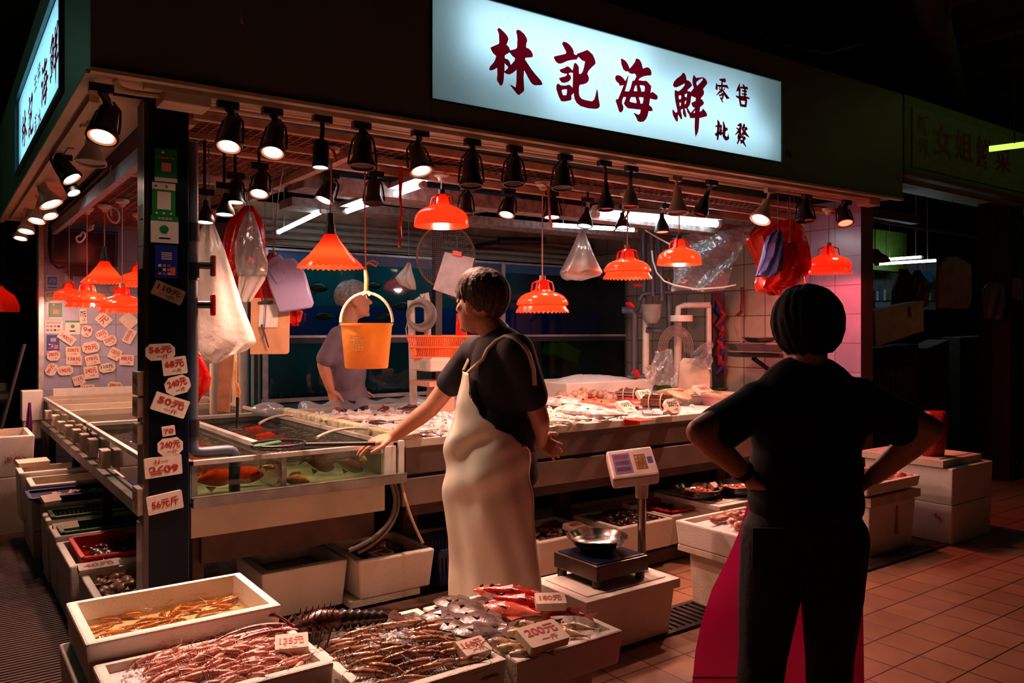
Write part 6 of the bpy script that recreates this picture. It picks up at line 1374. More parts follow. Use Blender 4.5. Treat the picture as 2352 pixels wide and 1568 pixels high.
# round net behind
nt2 = thing('round_net', 'round hoop net hanging on the wall behind the man', 'net', at(1025, 660, 5.95))
b = MB(); nc = at(1024, 588, 5.95); b.tube([nc+RIGHT*.215*math.cos(a)+UP*.235*math.sin(a) for a in (2*math.pi*q/40 for q in range(41))], .009, 8); b.build('hoop', mat('hoop_wood', (120, 84, 62), .6), nt2, smooth=60)
b = MB()
for i in range(-14, 15):
    u = i/15; h = math.sqrt(1-u*u)
    b.tube([nc+RIGHT*.21*u+UP*.23*h*s+FWD*.12*(1-s*s)*h for s in (-1, -.5, 0, .5, 1)], .0016, 3); b.tube([nc+RIGHT*.21*h*s+UP*.23*u+FWD*.12*(1-s*s)*h for s in (-1, -.5, 0, .5, 1)], .0016, 3)
b.build('netting', mat('netting_pale', (120, 112, 100), .7), nt2); cord_up(nc+UP*.23, nt2)
wbd = thing('clipboard', 'white clipboard with a red clip hanging before the round net', 'clipboard', at(1035, 690, 5.6))
slab('board', '', [(1022,578),(1090,592),(1068,690),(994,664)], 5.6, .008, mat('board_white', (190, 184, 190), .4), '', wbd)
cord_up(at(1050, 580, 5.59), wbd)
slab('clip', '', [(1040,574),(1062,578),(1060,590),(1038,586)], 5.58, .02, M['red'], '', wbd)
hang_bag('plastic_bag', 'small pale plastic bag hanging left of the round net', [(604,936,942),(622,922,946),(640,908,952),(652,918,954),(664,944,955)], 5.8, .03, M['bagw'], .012, 15)
slab('red_cloth', 'red cloth scrap hanging behind the man\'s chin', [(1048,720),(1070,716),(1072,772),(1046,775)], 5.5, .02, M['bagr'], 'cloth')
# pipes and coil left of the man
pp = thing('water_pipe', 'white plastic water pipes with a coil of grey hose behind the counter', 'pipe', at(945, 925, 5.75))
b = MB(); b.tube([at(944, 690, 5.75), at(946, 760, 5.75), at(950, 926, 5.75)], .028, 12); b.tube([at(968, 682, 5.75), at(978, 676, 5.75), at(982, 700, 5.75), at(982, 770, 5.75)], .026, 12); b.tube([at(944, 702, 5.75), at(968, 686, 5.75)], .024, 12); b.build('pipe', M['pvcw'], pp, smooth=50)
b = MB(); cc = at(968, 724, 5.68)
for k in range(7): b.tube([cc+RIGHT*(.105-.006*k)*math.cos(a)+UP*(.115-.008*k)*math.sin(a)+FWD*.012*math.sin(a*2+k)-RIGHT*.004*k for a in (2*math.pi*q/22 for q in range(23))], .006, 5)
b.tube([at(940, 725, 5.66), at(932, 755, 5.66), at(936, 780, 5.66), at(950, 792, 5.66)], .005, 5); b.build('hose_coil', mat('hose_grey', (130, 126, 124), .4), pp, smooth=60)
sb = thing('counter_scale', 'electronic scale with an orange slotted basket at the rear of the counter', 'scale', at(1015, 930, 5.55))
b = MB(); q0 = at(1015, 797, 5.55)
def bpt(u, v, f=1): return q0+RIGHT*(.215*u*f)+UP*.075*v*1.0+FWD*0
b = MB(); tp = [(-.225, .085), (.235, .07)]; n = 34
for side, w_ in ((-.11, 1), (.11, 1)):
    for i in range(n+1):
        u = -1+2*i/n; b.tube([q0+RIGHT*.195*u-UP*.07+FWD*side*.85, q0+RIGHT*.225*u+UP*.075+FWD*side], .0042, 4)
for z_, k_ in ((.075, 1), (-.07, .86), (0, .93)): b.tube([q0+RIGHT*.23*k_*x+FWD*.115*k_*y+UP*z_ for x, y in ((-1,-1),(1,-1),(1,1),(-1,1),(-1,-1))], .008, 6)
b.build('orange_basket', M['orange'], sb)
b = MB(); b.box(at(1012, 836, 5.55), (.33, .28, .085)); b.box(at(1012, 822, 5.55), (.30, .26, .02)); b.build('body', mat('scale_cream', (206, 184, 170), .4), sb, bevel=.012)
slab('display', '', [(966,827),(1008,828),(1004,847),(964,845)], 5.39, .008, mat('lcd_pale', (150, 166, 160), .2), '', sb)
b = MB(); b.box(at(1012, 878, 5.55), (.34, .28, .035)); p_ = at(1012, 900, 5.55); b.bb((p_.x-.07, p_.y-.07, .9), (p_.x+.07, p_.y+.07, 1.12)); b.build('stand', mat('stand_tan', (190, 140, 116), .5), sb)

# ------------------------------------------------------------------ pipe cluster, clear sheets and fittings at the right end
TP = 7.0
def pipe(label, pts, r_px, m_, t=TP, name='water_pipe'):
    b = MB(); b.tube([at(x, y, t) for x, y in pts], r_px*t/FPX, 10); return tag(b.build(name, m_, smooth=50), label, 'pipe')
for pts, r_, m_, lab in (([(1478,535),(1480,640),(1478,700),(1470,720)], 7, M['pvc'], 'leftmost grey upright pipe of the cluster by the clear sheet'), ([(1497,535),(1500,680)], 6, M['pvc'], 'second grey upright pipe of the cluster'), ([(1510,535),(1518,600),(1520,690)], 6, M['pvc'], 'third grey upright pipe of the cluster'), ([(1536,640),(1540,760),(1533,760)], 8, M['pvc'], 'thick grey pipe with a bend beside the clear sheet'),
    ([(1468,690),(1475,676),(1500,672),(1610,670),(1660,668)], 5, M['pvc'], 'horizontal grey pipe under the clear sheet'), ([(1428,712),(1450,712),(1457,722),(1458,850),(1452,860)], 8, M['pvc'], 'grey elbow pipe at the right end of the aquarium'),
    ([(1484,722),(1483,865)], 8, M['pvcw'], 'left white upright pipe in the cluster'), ([(1484,757),(1520,760)], 6, M['pvc'], 'short grey connecting pipe'), ([(1557,740),(1556,885)], 9, M['pvcw'], 'right white upright pipe with a flanged cap'), ([(1556,735),(1558,706),(1572,701),(1630,700)], 7, M['pvcw'], 'white pipe bending over to the right'), ([(1628,700),(1629,812)], 6, M['pvcw'], 'thin white downpipe beside the dark post'), ([(1440,868),(1480,866)], 8, M['pvc'], 'low grey pipe with a red valve'), ([(1565,768),(1578,768)], 8, M['pvcw'], 'white stub on the right upright pipe')):
    pipe(lab, pts, r_, m_, TP+.004*len(lab))
b = MB(); b.cyl(at(1565, 738, TP), at(1565, 724, TP), .10, .10, 18); tag(b.build('pipe_flange', M['pvcw'], smooth=40), 'white flange cap on the right upright pipe', 'flange')
for k, (x, y, lab) in enumerate(((1465, 655, 'red valve handle high on the leftmost grey pipe'), (1447, 700, 'red valve handle on the grey elbow pipe'), (1462, 857, 'red valve handle on the low grey pipe'))):
    b = MB(); b.box(at(x, y, TP+.03), (.07, .05, .025), R=Euler((0, .5*k, 0)).to_matrix()); tag(b.build('valve_handle', M['red'], bevel=.005), lab, 'valve')
b = MB(); bc2 = at(1496, 716, TP-.02); b.lathe([(.05, -.10), (.08, -.05), (.09, .06), (.095, .065)], 20, 0, Matrix.Translation(bc2)); tag(b.build('mesh_pot', mat('mesh_pot_grey', (120, 124, 122), .6), smooth=50), 'grey mesh pot between the pipes', 'pot')
b = MB()
for k in range(6): b.tube([at(1552+(-40+4*k)*math.cos(a), 800-(52-4*k)*math.sin(a), TP-.04) for a in (math.pi*q/16*1.15-.2 for q in range(17))], .006, 5)
b.tube([at(1518, 790, TP-.04), at(1498, 830, TP-.04), at(1492, 850, TP-.04), at(1496, 868, TP-.04)], .005, 5)
tag(b.build('hose_coil', mat('hose_brown', (120, 104, 96), .4), smooth=60), 'coil of grey brown hose around the right white pipe', 'hose')
b = MB(); b.tube([at(x, y, 6.6) for x, y in ((1497, 575), (1500, 600), (1508, 625), (1525, 645), (1550, 655), (1600, 664), (1660, 660), (1690, 654))], .007, 6); b.tube([at(x, y, 6.6) for x, y in ((1482, 528), (1510, 545), (1540, 562))], .007, 6); tag(b.build('white_cable', M['white'], smooth=60), 'white cable drooping across the pipes behind the dome lampshade', 'cable')
def film(name, label, tl, tr, br, bl, t, m_, wob=.03, seed=0, n=36, dip=0):
    r = random.Random(seed); ph = [(r.uniform(3, 15), r.uniform(3, 15), r.uniform(0, 6)) for _ in range(6)]; b = MB()
    TL, TR, BR, BL = (Vector((*q, 0)) for q in (tl, tr, br, bl))
    def fn(u, v):
        q = TL.lerp(TR, u).lerp(BL.lerp(BR, u), v); e = sum(math.sin(a*u+c*v+p) for a, c, p in ph)/4
        return at(q.x+5*e, q.y+4*math.sin(9*u+seed)*(1-abs(v-.5)), t+wob*e+r.uniform(-.25, .25)*wob)
    b.grid(fn, n, n); return tag(b.build(name, m_, smooth=80, fixn=False), label, 'plastic sheet')
film('plastic_sheet', 'large crumpled clear plastic sheet hung between the pipes and the red bags', (1545, 545), (1735, 515), (1660, 668), (1545, 668), 6.75, M['bagc'], .05, 2, 44)
film('plastic_sheet', 'bunched clear plastic bag on top of the foam slab by the pipes', (1600, 800), (1632, 782), (1638, 850), (1580, 836), 6.55, M['bagc'], .05, 4, 22)
film('plastic_sheet', 'bunched clear plastic bag left of the foam slab', (1505, 808), (1545, 800), (1556, 888), (1490, 880), 6.5, M['bagc'], .05, 5, 22)
film('plastic_sheet', 'small white plastic scrap under the white pipes', (1490, 836), (1512, 838), (1502, 886), (1482, 876), 6.5, M['bagw'], .03, 6, 14)
slab('foam_slab', 'dirty foam slab standing upright behind the flat shells', [(1562,834),(1572,822),(1620,826),(1632,860),(1630,905),(1556,905)], 6.6, .05, M['foam_dirty'], 'foam slab')
slab('dark_post', 'narrow dark post between the pipes and the tiled wall', [(1636,672),(1660,672),(1664,895),(1638,895)], 7.5, .04, mat('post_grey', (44, 40, 44), .5), 'post')
b = MB(); r = random.Random(3)
for k in range(14): b.tube([at(1650+r.uniform(-6, 10), 690+11*k+r.uniform(-8, 8), 7.48), at(1655+r.uniform(-8, 10), 700+11*k, 7.45), at(1650+r.uniform(-8, 12), 716+11*k, 7.48)], .022, 6, k % 3)
tag(b.build('net_bundle', [mat('net_maroon', (130, 24, 30), .7), mat('net_blue', (36, 40, 130), .7), mat('net_red', (170, 30, 30), .7)], smooth=60), 'bundle of red and blue net cords on the dark post', 'cord')
tpm = thing('wall_tap', 'rusty brown tap with a grey hose on the cream tiled wall', 'tap', at(1702, 720, 7.35))
b = MB(); b.tube([at(1704, 660, 7.38), at(1705, 690, 7.36), at(1702, 720, 7.34)], .014, 8); b.tube([at(1704, 716, 7.34), at(1692, 726, 7.3)], .016, 8); b.build('spout', mat('brass_rust', (120, 62, 34), .5, .4), tpm, smooth=50)
b = MB(); b.tube([at(x, y, 7.28) for x, y in ((1692, 726), (1690, 750), (1696, 775), (1706, 792))], .011, 8); b.build('hose', mat('hose_pale', (150, 138, 130), .4), tpm, smooth=50)
sh = thing('wall_shelf', 'dark metal shelf bracket on the cream tiled wall', 'shelf', at(1750, 830, 6.9))
slab('top_plate', '', [(1692,810),(1800,812),(1800,822),(1694,820)], 6.75, .3, mat('shelf_metal', (70, 66, 66), .4, .5), '', sh)
b = MB(); b.cyl(at(1730, 822, 6.85), at(1790, 866, 6.95), .02, n=8); b.build('bracket', M['black'], sh)
slab('metal_tray', 'grey metal tray standing on the wall shelf', [(1688,789),(1800,790),(1798,809),(1697,806)], 6.7, .3, mat('tray_grey', (90, 88, 92), .35, .5), 'tray')
o, q = bowl(1745, 789, 1.392, .15, .05, 'shallow steel dish on the wall shelf tray'); o.location = at(1746, 787, 6.8)
hang_bag('plastic_bag', 'big red plastic bag bunched at the hook beside the tiled pier', [(508,1790,1830),(525,1740,1842),(545,1715,1850),(570,1722,1858),(600,1735,1862),(625,1742,1858),(650,1736,1840),(664,1738,1800),(674,1770,1795)], 6.0, .10, M['bagr'], .035, 21, nf=9)
hang_bag('plastic_bag', 'bright red plastic bag in front of the bunched red one', [(556,1802,1828),(575,1800,1836),(610,1798,1835),(640,1788,1832),(658,1764,1828)], 5.84, .04, M['bagr'], .016, 22)
hang_bag('plastic_bag', 'lilac blue plastic bag hanging before the red ones', [(528,1782,1792),(540,1764,1798),(560,1756,1802),(590,1750,1800),(620,1740,1796),(634,1736,1780)], 5.80, .05, mat('bag_blue', (110, 112, 196), .3, var=.1), .02, 23, nf=7)
hang_bag('plastic_bag', 'pale orange lit plastic bag under the red bags', [(600,1812,1836),(630,1804,1846),(660,1798,1852),(680,1796,1856)], 5.95, .04, M['bagw'], .01, 24)
crate('bright green slotted basket at the foot of the tiled wall', 5.05, 5.5, 1.45, 1.9, .84, .12, M['lime'])
b = MB(); b.bb((5.1, 1.5, 0), (5.45, 1.85, .838)); tag(b.build('stand', M['dark']), 'dark stand under the bright green basket', 'stand')
# ------------------------------------------------------------------ people
def organic(name, mb, voxel, smooth, m, parent=None, it_fac=.5, loc=None):
    """melt closed lumps into one continuous skin"""
    me = bpy.data.meshes.new('lumps'); me.from_pydata([tuple(v) for v in mb.v], [], mb.f); me.update()
    o = bpy.data.objects.new('lumps', me); COL.objects.link(o)
    bm = bmesh.new(); bm.from_mesh(me); bmesh.ops.recalc_face_normals(bm, faces=bm.faces[:]); bm.to_mesh(me); bm.free()
    r = o.modifiers.new('r', 'REMESH'); r.mode = 'VOXEL'; r.voxel_size = voxel
    if smooth: s_ = o.modifiers.new('s', 'SMOOTH'); s_.factor = it_fac; s_.iterations = smooth
    ev = o.evaluated_get(bpy.context.evaluated_depsgraph_get()); e = ev.to_mesh()
    out = MB(); out.v = [v.co.copy() for v in e.vertices]; out.f = [list(p.vertices) for p in e.polygons]; out.m = [0]*len(out.f)
    ev.to_mesh_clear(); bpy.data.objects.remove(o); bpy.data.meshes.remove(me)
    ob = out.build(name, m, parent, loc=loc, fixn=False); ob.data.shade_smooth()
    return ob
def cap(b, p0, p1, r0, r1=None, n=12):
    r1 = r0 if r1 is None else r1; p0, p1 = Vector(p0), Vector(p1)
    if (p1-p0).length < 1e-4: return b.ell(p0, (r0,)*3, n, 8)
    b.cyl(p0, p1, r0, r1, n); b.ell(p0, (r0,)*3, n, 8); b.ell(p1, (r1,)*3, n, 8); return b
def chain(b, pts, rs, n=12):
    for i in range(len(pts)-1): cap(b, pts[i], pts[i+1], rs[i], rs[i+1], n)
def basis(fwd, up):
    f = Vector(fwd).normalized(); u = Vector(up); u = (u-f*u.dot(f)).normalized(); s = f.cross(u)      # s = the person's right
    return f, u, s
def bmat(a, b_, c): return Matrix((a, b_, c)).transposed()
def hand(b, wr, d, n, th, curl=.5, k=1.0, spread=.5):
    """five separate fingers: d towards the fingertips, n out of the back of the hand, th towards the thumb"""
    d = Vector(d).normalized(); n = Vector(n); n = (n-d*n.dot(d)).normalized(); th_ = Vector(th); th_ = (th_-d*th_.dot(d)-n*th_.dot(n)).normalized()
    wr = Vector(wr)
    for i, o in enumerate((.030, .010, -.010, -.029)):
        kn = wr+d*(.088-.006*abs(i-1))*k+th_*o*k
        cap(b, wr+th_*o*.55*k, kn, .0155*k, .0125*k, 8)
        L = (.044, .049, .045, .036)[i]*k; dd = (d+th_*(.30-.2*i)*spread).normalized(); p = kn; r0 = .0098*k
        for s in range(3):
            a = curl*(.45+.5*s); dr = (dd*math.cos(a)-n*math.sin(a)).normalized(); q = p+dr*L*(1, .68, .55)[s]
            cap(b, p, q, r0, r0*.9, 8); p = q; r0 *= .9
    p0 = wr+d*.022*k+th_*.024*k; p1 = p0+(d*.55+th_*.75-n*.15).normalized()*.042*k; p2 = p1+(d*.85+th_*.4-n*.3*curl).normalized()*.034*k; p3 = p2+(d*.95+th_*.1-n*.5*curl).normalized()*.026*k
    chain(b, [p0, p1, p2, p3], [.016*k, .0125*k, .0105*k, .009*k], 8)
def head(b, c, fwd, up, k=1.0):
    f, u, s = basis(fwd, up); c = Vector(c); R = bmat(s, f, u)
    b.ell(c+u*.028*k-f*.008*k, (.076*k, .096*k, .092*k), 18, 12, R=R)
    b.ell(c+f*.026*k-u*.03*k, (.064*k, .070*k, .092*k), 16, 12, R=R)
    b.ell(c+f*.042*k-u*.078*k, (.050*k, .046*k, .036*k), 14, 10, R=R)
    b.ell(c+f*.078*k-u*.100*k, (.022*k, .018*k, .018*k), 10, 8, R=R)
    cap(b, c+f*.088*k+u*.008*k, c+f*.112*k-u*.026*k, .009*k, .0125*k, 10); b.ell(c+f*.102*k-u*.030*k, (.018*k, .012*k, .010*k), 10, 8, R=R)
    cap(b, c+f*.082*k+u*.03*k-s*.036*k, c+f*.082*k+u*.03*k+s*.036*k, .011*k)
    cap(b, c+f*.088*k-u*.058*k-s*.018*k, c+f*.088*k-u*.058*k+s*.018*k, .009*k); cap(b, c+f*.086*k-u*.070*k-s*.015*k, c+f*.086*k-u*.070*k+s*.015*k, .009*k)
    for sg in (1, -1):
        b.ell(c+f*.062*k-u*.022*k+s*sg*.040*k, (.022*k, .022*k, .022*k), 10, 8, R=R)
        b.ell(c+s*sg*.078*k-f*.004*k-u*.010*k, (.010*k, .024*k, .034*k), 10, 8, R=R); b.ell(c+s*sg*.076*k+f*.002*k-u*.038*k, (.009*k, .013*k, .012*k), 8, 6, R=R)
    return f, u, s
def eyes(parent, c, f, u, s, k, m_):
    for sg in (1, -1):
        e = MB(); e.ell(Vector(c)+f*.079*k+u*.004*k+s*sg*.032*k, (.0125*k,)*3, 12, 8); e.ell(Vector(c)+f*.0885*k+u*.003*k+s*sg*.032*k, (.005*k,)*3, 8, 6, 1)
        e.build('eye', [mat('eye_white', (210, 200, 190), .2), mat('eye_dark', (24, 16, 12), .1)], parent, smooth=60)
def hair(parent, c, f, u, s, k, m_, back=118, side=96, front=60, thick=1.13, strands=90, seed=1, voxel=.006, wisp=.02, parting=0, flare=0):
    r = random.Random(seed); b = MB(); c = Vector(c)+u*.026*k-f*.006*k; R = bmat(s, f, u)
    a0 = (.080*k*thick, .100*k*thick, .096*k*thick)
    def pt(az, p, e=1.0):
        return c+s*math.sin(az)*math.sin(p)*a0[0]*e+f*math.cos(az)*math.sin(p)*a0[1]*e+u*math.cos(p)*a0[2]*e
    def pend(az):
        t = abs(((az+math.pi) % (2*math.pi))-math.pi)/math.pi     # 0 front .. 1 back
        return math.radians(front+(side-front)*min(1, t/.42) if t < .42 else side+(back-side)*(t-.42)/.58)
    n, m = 40, 12; rings = []
    for j in range(m+1):
        rings.append([pt(2*math.pi*i/n, max(.02, pend(2*math.pi*i/n)*j/m)) for i in range(n)])
    inner = [[c+(p-c)*.93 for p in g] for g in rings[::-1]]
    b.loft(rings+inner, 0, True)
    for q in range(strands):
        az = r.uniform(0, 2*math.pi); pe = pend(az)*r.uniform(.86, 1.06)+wisp; p0 = pe*r.uniform(.05, .4); tw = r.uniform(-.35, .35); lift = r.uniform(.985, 1.075); pts = []
        for j in range(6):
            x = j/5; pts.append(pt(az+tw*(1-x)+parting*.2*(1-x), p0+(pe-p0)*x, lift+flare*x*x-(.03*x if not flare else 0)))
        b.tube(pts, [.007*k, .010*k, .010*k, .009*k, .0075*k, .0045*k], 6)
    return organic('hair', b, voxel, 1, m_, parent)
SKIN = M['skin']

# --- man in the long apron, resting a hand on the tank
T0 = 3.6
def A(x, y, dt=0): return at(x, y, T0+dt)
man = thing('person', 'man in a long off-white apron and dark t-shirt, one hand on the tank', 'person', (A(1145, 760).x, A(1145, 760).y, 0))
bf, bu, bs = basis(-RIGHT*.95-FWD*.22, UP); bl = -bs            # facing, up, his right, his left (towards the camera)
hf = -RIGHT*.80+FWD*.60; hc_ = A(1104, 695, .02); HK = 1.17
b = MB(); f, u, s_ = head(b, hc_, hf+UP*.02, UP+RIGHT*.03, HK)
nb = A(1140, 768, .02); cap(b, hc_-u*.06*HK-f*.022*HK, nb, .058, .068)
Ls, Le, Lw = A(1188, 806, -.17), A(1240, 962, -.12), A(1240, 1012, .09)
Rs, Re, Rw = A(1090, 808, .19), A(990, 936, .24), A(908, 1000, .38)
chain(b, [Ls, Ls.lerp(Le, .55), Le, Le.lerp(Lw, .3), Lw], [.054, .050, .043, .044, .031]); chain(b, [Rs, Rs.lerp(Re, .55), Re, Re.lerp(Rw, .3), Rw], [.054, .050, .043, .044, .030])
hand(b, Lw+(Lw-Le).normalized()*.01, RIGHT*.75-UP*.45+FWD*.5, bs*.2-bf*.3+UP*.1-FWD*.8, UP*.8+RIGHT*.4, .6, 1.0, .8)
hand(b, Rw+(Rw-Re).normalized()*.012, -RIGHT*.95-UP*.2+FWD*.05, UP*.9-RIGHT*.2-FWD*.35, -FWD*.9-UP*.45, .5, 1.08, .9)
tc = A(1152, 900); 
b.ell(A(1150, 880), (.13, .18, .24), 16, 12, R=bmat(bf, bl, bu)); b.ell(A(1140, 1030), (.15, .17, .2), 16, 12, R=bmat(bf, bl, bu)); cap(b, Ls, Rs, .07); cap(b, nb, A(1150, 860), .07, .11)
LEG = []
for sg, sh in ((1, .11), (-1, .09)):
    hp = A(1164, 1080)+bl*sg*.07; kn = A(1140, 1300)+bl*sg*sh-bf*(.02*sg); an = A(1150, 1488)+bl*sg*sh-bf*(.04*sg); LEG.append((hp, kn, an)); chain(b, [hp, kn, an], [.082, .056, .042])
organic('body', b, .0075, 2, SKIN, man)
eyes(man, hc_, f, u, s_, HK, None)
hair(man, hc_, f, u, s_, HK, mat('hair_greybrown', (44, 30, 24), .62, scale=60, c2=(92, 70, 56), bump=.4, spec=.25), back=150, side=100, front=58, thick=1.07, strands=300, seed=4, voxel=.005, wisp=.05)
b = MB()
R3 = bmat(bf, bl, bu)
b.ell(A(1154, 870), (.150, .195, .24), 20, 14, R=R3); b.ell(A(1150, 985), (.16, .182, .20), 20, 14, R=R3); b.ell(A(1158, 1060), (.150, .172, .15), 20, 14, R=R3)
cap(b, Ls+UP*.0, Rs+UP*.0, .078); cap(b, A(1146, 784, .02), A(1150, 850), .078, .12)
chain(b, [Ls, Ls.lerp(Le, .35), Ls.lerp(Le, .66)], [.078, .074, .072]); chain(b, [Rs, Rs.lerp(Re, .35), Rs.lerp(Re, .55)], [.076, .072, .070])
organic('t_shirt', b, .011, 4, mat('shirt_navy', (22, 20, 30), .85, var=.15, bump=.25, bscale=16), man)
b = MB()
for hp, kn, an in LEG: chain(b, [hp, hp.lerp(kn, .5), kn, kn.lerp(an, .5), an+UP*.04], [.086, .086, .078, .072, .066])
b.ell(A(1166, 1085), (.14, .148, .12), 18, 12, R=R3)
organic('trousers', b, .012, 4, mat('trousers_dark', (18, 16, 20), .85, var=.15), man)
for hp, kn, an in LEG:
    b = MB(); cap(b, Vector((an.x, an.y, .05))-bf*.05, Vector((an.x, an.y, .045))+bf*.13, .048, .042); cap(b, Vector((an.x, an.y, .06)), Vector((an.x, an.y, .24)), .05, .062)
    organic('boot', b, .010, 2, mat('rubber_boot', (24, 24, 26), .35), man)
# the apron: one curved sheet round his front and near side
def apron_pt(uu, vv):
    z0, z1 = 1.318, .295; z = z0+(z1-z0)*vv
    c = A(1150, 900); ax = Vector((c.x, c.y, 0))
    def ip(t, xs, ys):
        for i in range(len(xs)-1):
            if t <= xs[i+1]: k_ = (t-xs[i])/(xs[i+1]-xs[i]); k_ = k_*k_*(3-2*k_); return ys[i]+(ys[i+1]-ys[i])*k_
        return ys[-1]
    near = math.radians(ip(vv, (0, .08, .17, .22, .27, .33, 1), (24, 33, 55, 78, 104, 128, 122))); far = math.radians(ip(vv, (0, .12, .24, .32, 1), (-24, -38, -66, -112, -112)))
    rf = ip(vv, (0, .15, .35, .6, 1), (.158, .178, .215, .222, .232)); rs_ = ip(vv, (0, .25, .5, 1), (.17, .205, .215, .222))
    al = far+(near-far)*uu
    w_ = .010*math.sin(al*5+vv*3)*min(1, vv*2.2)+.006*math.sin(al*11-vv*9)*vv
    w_ += .020*math.exp(-((vv-.30)/.05)**2)*math.sin(al*4.4+1.5+vv*18)*max(0, math.sin(al))
    w_ += .013*math.sin(al*2.6+vv*26)*math.exp(-((vv-.42)/.12)**2)
    p = ax+bf*math.cos(al)*(rf+w_)+bl*math.sin(al)*(rs_+w_)+bf*.012*(1-vv); p.z = z
    p += RIGHT*(-.030*math.sin(math.pi*min(1, vv*1.2))+.012*vv); return p
b = MB(); b.grid(apron_pt, 56, 70)
o = b.build('apron', mat('apron_vinyl', (238, 222, 196), .33, var=.05, scale=5, bump=.15, bscale=9, coat=.25), man, smooth=80, solid=.003, fixn=False)
b = MB()
from mathutils.bvhtree import BVHTree
sh_ = [c for c in man.children if c.name.startswith('t_shirt')][0]; off_ = parent_loc(man)
tree = BVHTree.FromPolygons([v.co+off_ for v in sh_.data.vertices], [tuple(p.vertices) for p in sh_.data.polygons])
eye_ = Vector((CAM[0], CAM[1], EYE))
def on_shirt(x, y, dt):
    d = _ray(x, y).normalized(); h = tree.ray_cast(eye_, d)
    return (h[0]-d*.007) if h[0] is not None else A(x, y, dt)
for P in ([apron_pt(.93, 0)]+[on_shirt(x, y, -.15) for x, y in ((1110, 824), (1120, 802), (1140, 782), (1160, 772), (1182, 776), (1202, 792), (1216, 815), (1226, 850), (1228, 885))], [apron_pt(.07, 0), A(1082, 815, .12), A(1104, 790, .14), A(1140, 775, .16)]):
    b.tube([P[0]]+[q for i in range(len(P)-1) for q in (P[i].lerp(P[i+1], .5), P[i+1])], .0095, 6)
b.build('apron_strap', mat('strap_tan', (186, 158, 128), .6), man, smooth=60)
b = MB(); e = apron_pt(1.0, .30); b.ell(e, (.012, .012, .012), 8, 6); b.tube([e, A(1214, 1003, -.06), A(1226, 1012, .05)], .006, 5); b.build('apron_tie', mat('eyelet', (60, 44, 36), .4), man)

# --- dark figure with hands on hips, seen from behind
T0 = 2.5
cu = thing('person', 'person seen from behind in black t-shirt and dark jeans, hands on hips', 'person', (A(1850, 760).x, A(1850, 760).y, 0))
cf, cu_, cs = basis(FWD+RIGHT*.05, UP)
hc_ = A(1853, 762); HK = 1.0
b = MB(); f, u, s_ = head(b, hc_, FWD-RIGHT*.1-UP*.05, UP, HK)
nb = A(1855, 880, .01); cap(b, hc_-u*.06-f*.02, nb, .052, .062)
Ls, Le, Lw = A(1738, 922), A(1606, 992, -.16), A(1716, 1092, -.03)
Rs, Re, Rw = A(1974, 912), A(2134, 985, -.16), A(2008, 1092, -.03)
chain(b, [Ls, Ls.lerp(Le, .5), Le, Le.lerp(Lw, .35), Lw], [.052, .05, .040, .042, .029]); chain(b, [Rs, Rs.lerp(Re, .5), Re, Re.lerp(Rw, .35), Rw], [.052, .05, .040, .042, .029])
hand(b, Lw, RIGHT*.5-UP*.65+FWD*.35, -RIGHT*.8-FWD*.4-UP*.3, -FWD*.9-UP*.1, .45, 1.0, .6)
hand(b, Rw, -RIGHT*.5-UP*.65+FWD*.35, RIGHT*.8-FWD*.4-UP*.3, -FWD*.9-UP*.1, .45, 1.0, .6)
R3 = bmat(cs, cf, cu_)
b.ell(A(1853, 960), (.17, .105, .2), 16, 12, R=R3); b.ell(A(1850, 1130), (.16, .11, .2), 16, 12, R=R3); cap(b, Ls, Rs, .06); cap(b, nb, A(1853, 930), .06, .1)
LEG = []
for hp, kn, an in ((A(1780, 1235), A(1752, 1500, .0), A(1722, 1790, -.04)), (A(1915, 1235), A(1905, 1500, .03), A(1898, 1790, .03))): LEG.append((hp, kn, an)); chain(b, [hp, kn, an], [.08, .055, .042])
organic('body', b, .0075, 2, SKIN, cu)
eyes(cu, hc_, f, u, s_, HK, None)
hair(cu, hc_, f, u, s_, HK, mat('hair_black', (12, 9, 8), .7, scale=80, bump=.2, spec=.15), back=146, side=142, front=62, thick=1.20, strands=170, seed=9, voxel=.006, wisp=.0, parting=1)
b = MB()
b.ell(A(1853, 965), (.185, .125, .21), 20, 14, R=R3); b.ell(A(1850, 1090), (.178, .13, .20), 20, 14, R=R3); b.ell(A(1850, 1150), (.18, .135, .13), 20, 14, R=R3)
cap(b, Ls, Rs, .066); cap(b, A(1855, 876), A(1853, 940), .078, .12)
for S_, E_ in ((Ls, Le), (Rs, Re)): chain(b, [S_-UP*.01, S_.lerp(E_, .4)-UP*.018, S_.lerp(E_, .66)-UP*.022], [.070, .070, .072])
organic('t_shirt', b, .011, 4, mat('shirt_black', (9, 9, 10), .9, var=.15, bump=.3, bscale=12), cu)
b = MB()
for hp, kn, an in LEG: chain(b, [hp, hp.lerp(kn, .5), kn, kn.lerp(an, .5), an+UP*.05], [.108, .096, .076, .066, .062])
b.ell(A(1848, 1195), (.175, .125, .12), 18, 12, R=R3)
jn = organic('jeans', b, .011, 3, mat('jeans_dark', (22, 22, 28), .85, var=.2, scale=30, bump=.3, bscale=40), cu)
for x, y in ((1775, 1262), (1922, 1262)):
    b = MB(); p = A(x, y, -.118); b.add([p+RIGHT*-.06+UP*.065, p+RIGHT*.06+UP*.065, p+RIGHT*.06-UP*.05+FWD*.008, p-UP*.085+FWD*.012, p-RIGHT*.06-UP*.05+FWD*.008], [(0, 1, 2, 3, 4)]); b.build('pocket', mat('jeans_pocket', (30, 30, 38), .85), cu, solid=.004, fixn=False)
for hp, kn, an in LEG:
    b = MB(); cap(b, Vector((an.x, an.y, .05))-cf*.05, Vector((an.x, an.y, .04))+cf*.14, .046, .038); organic('shoe', b, .010, 2, M['blackmat'], cu)
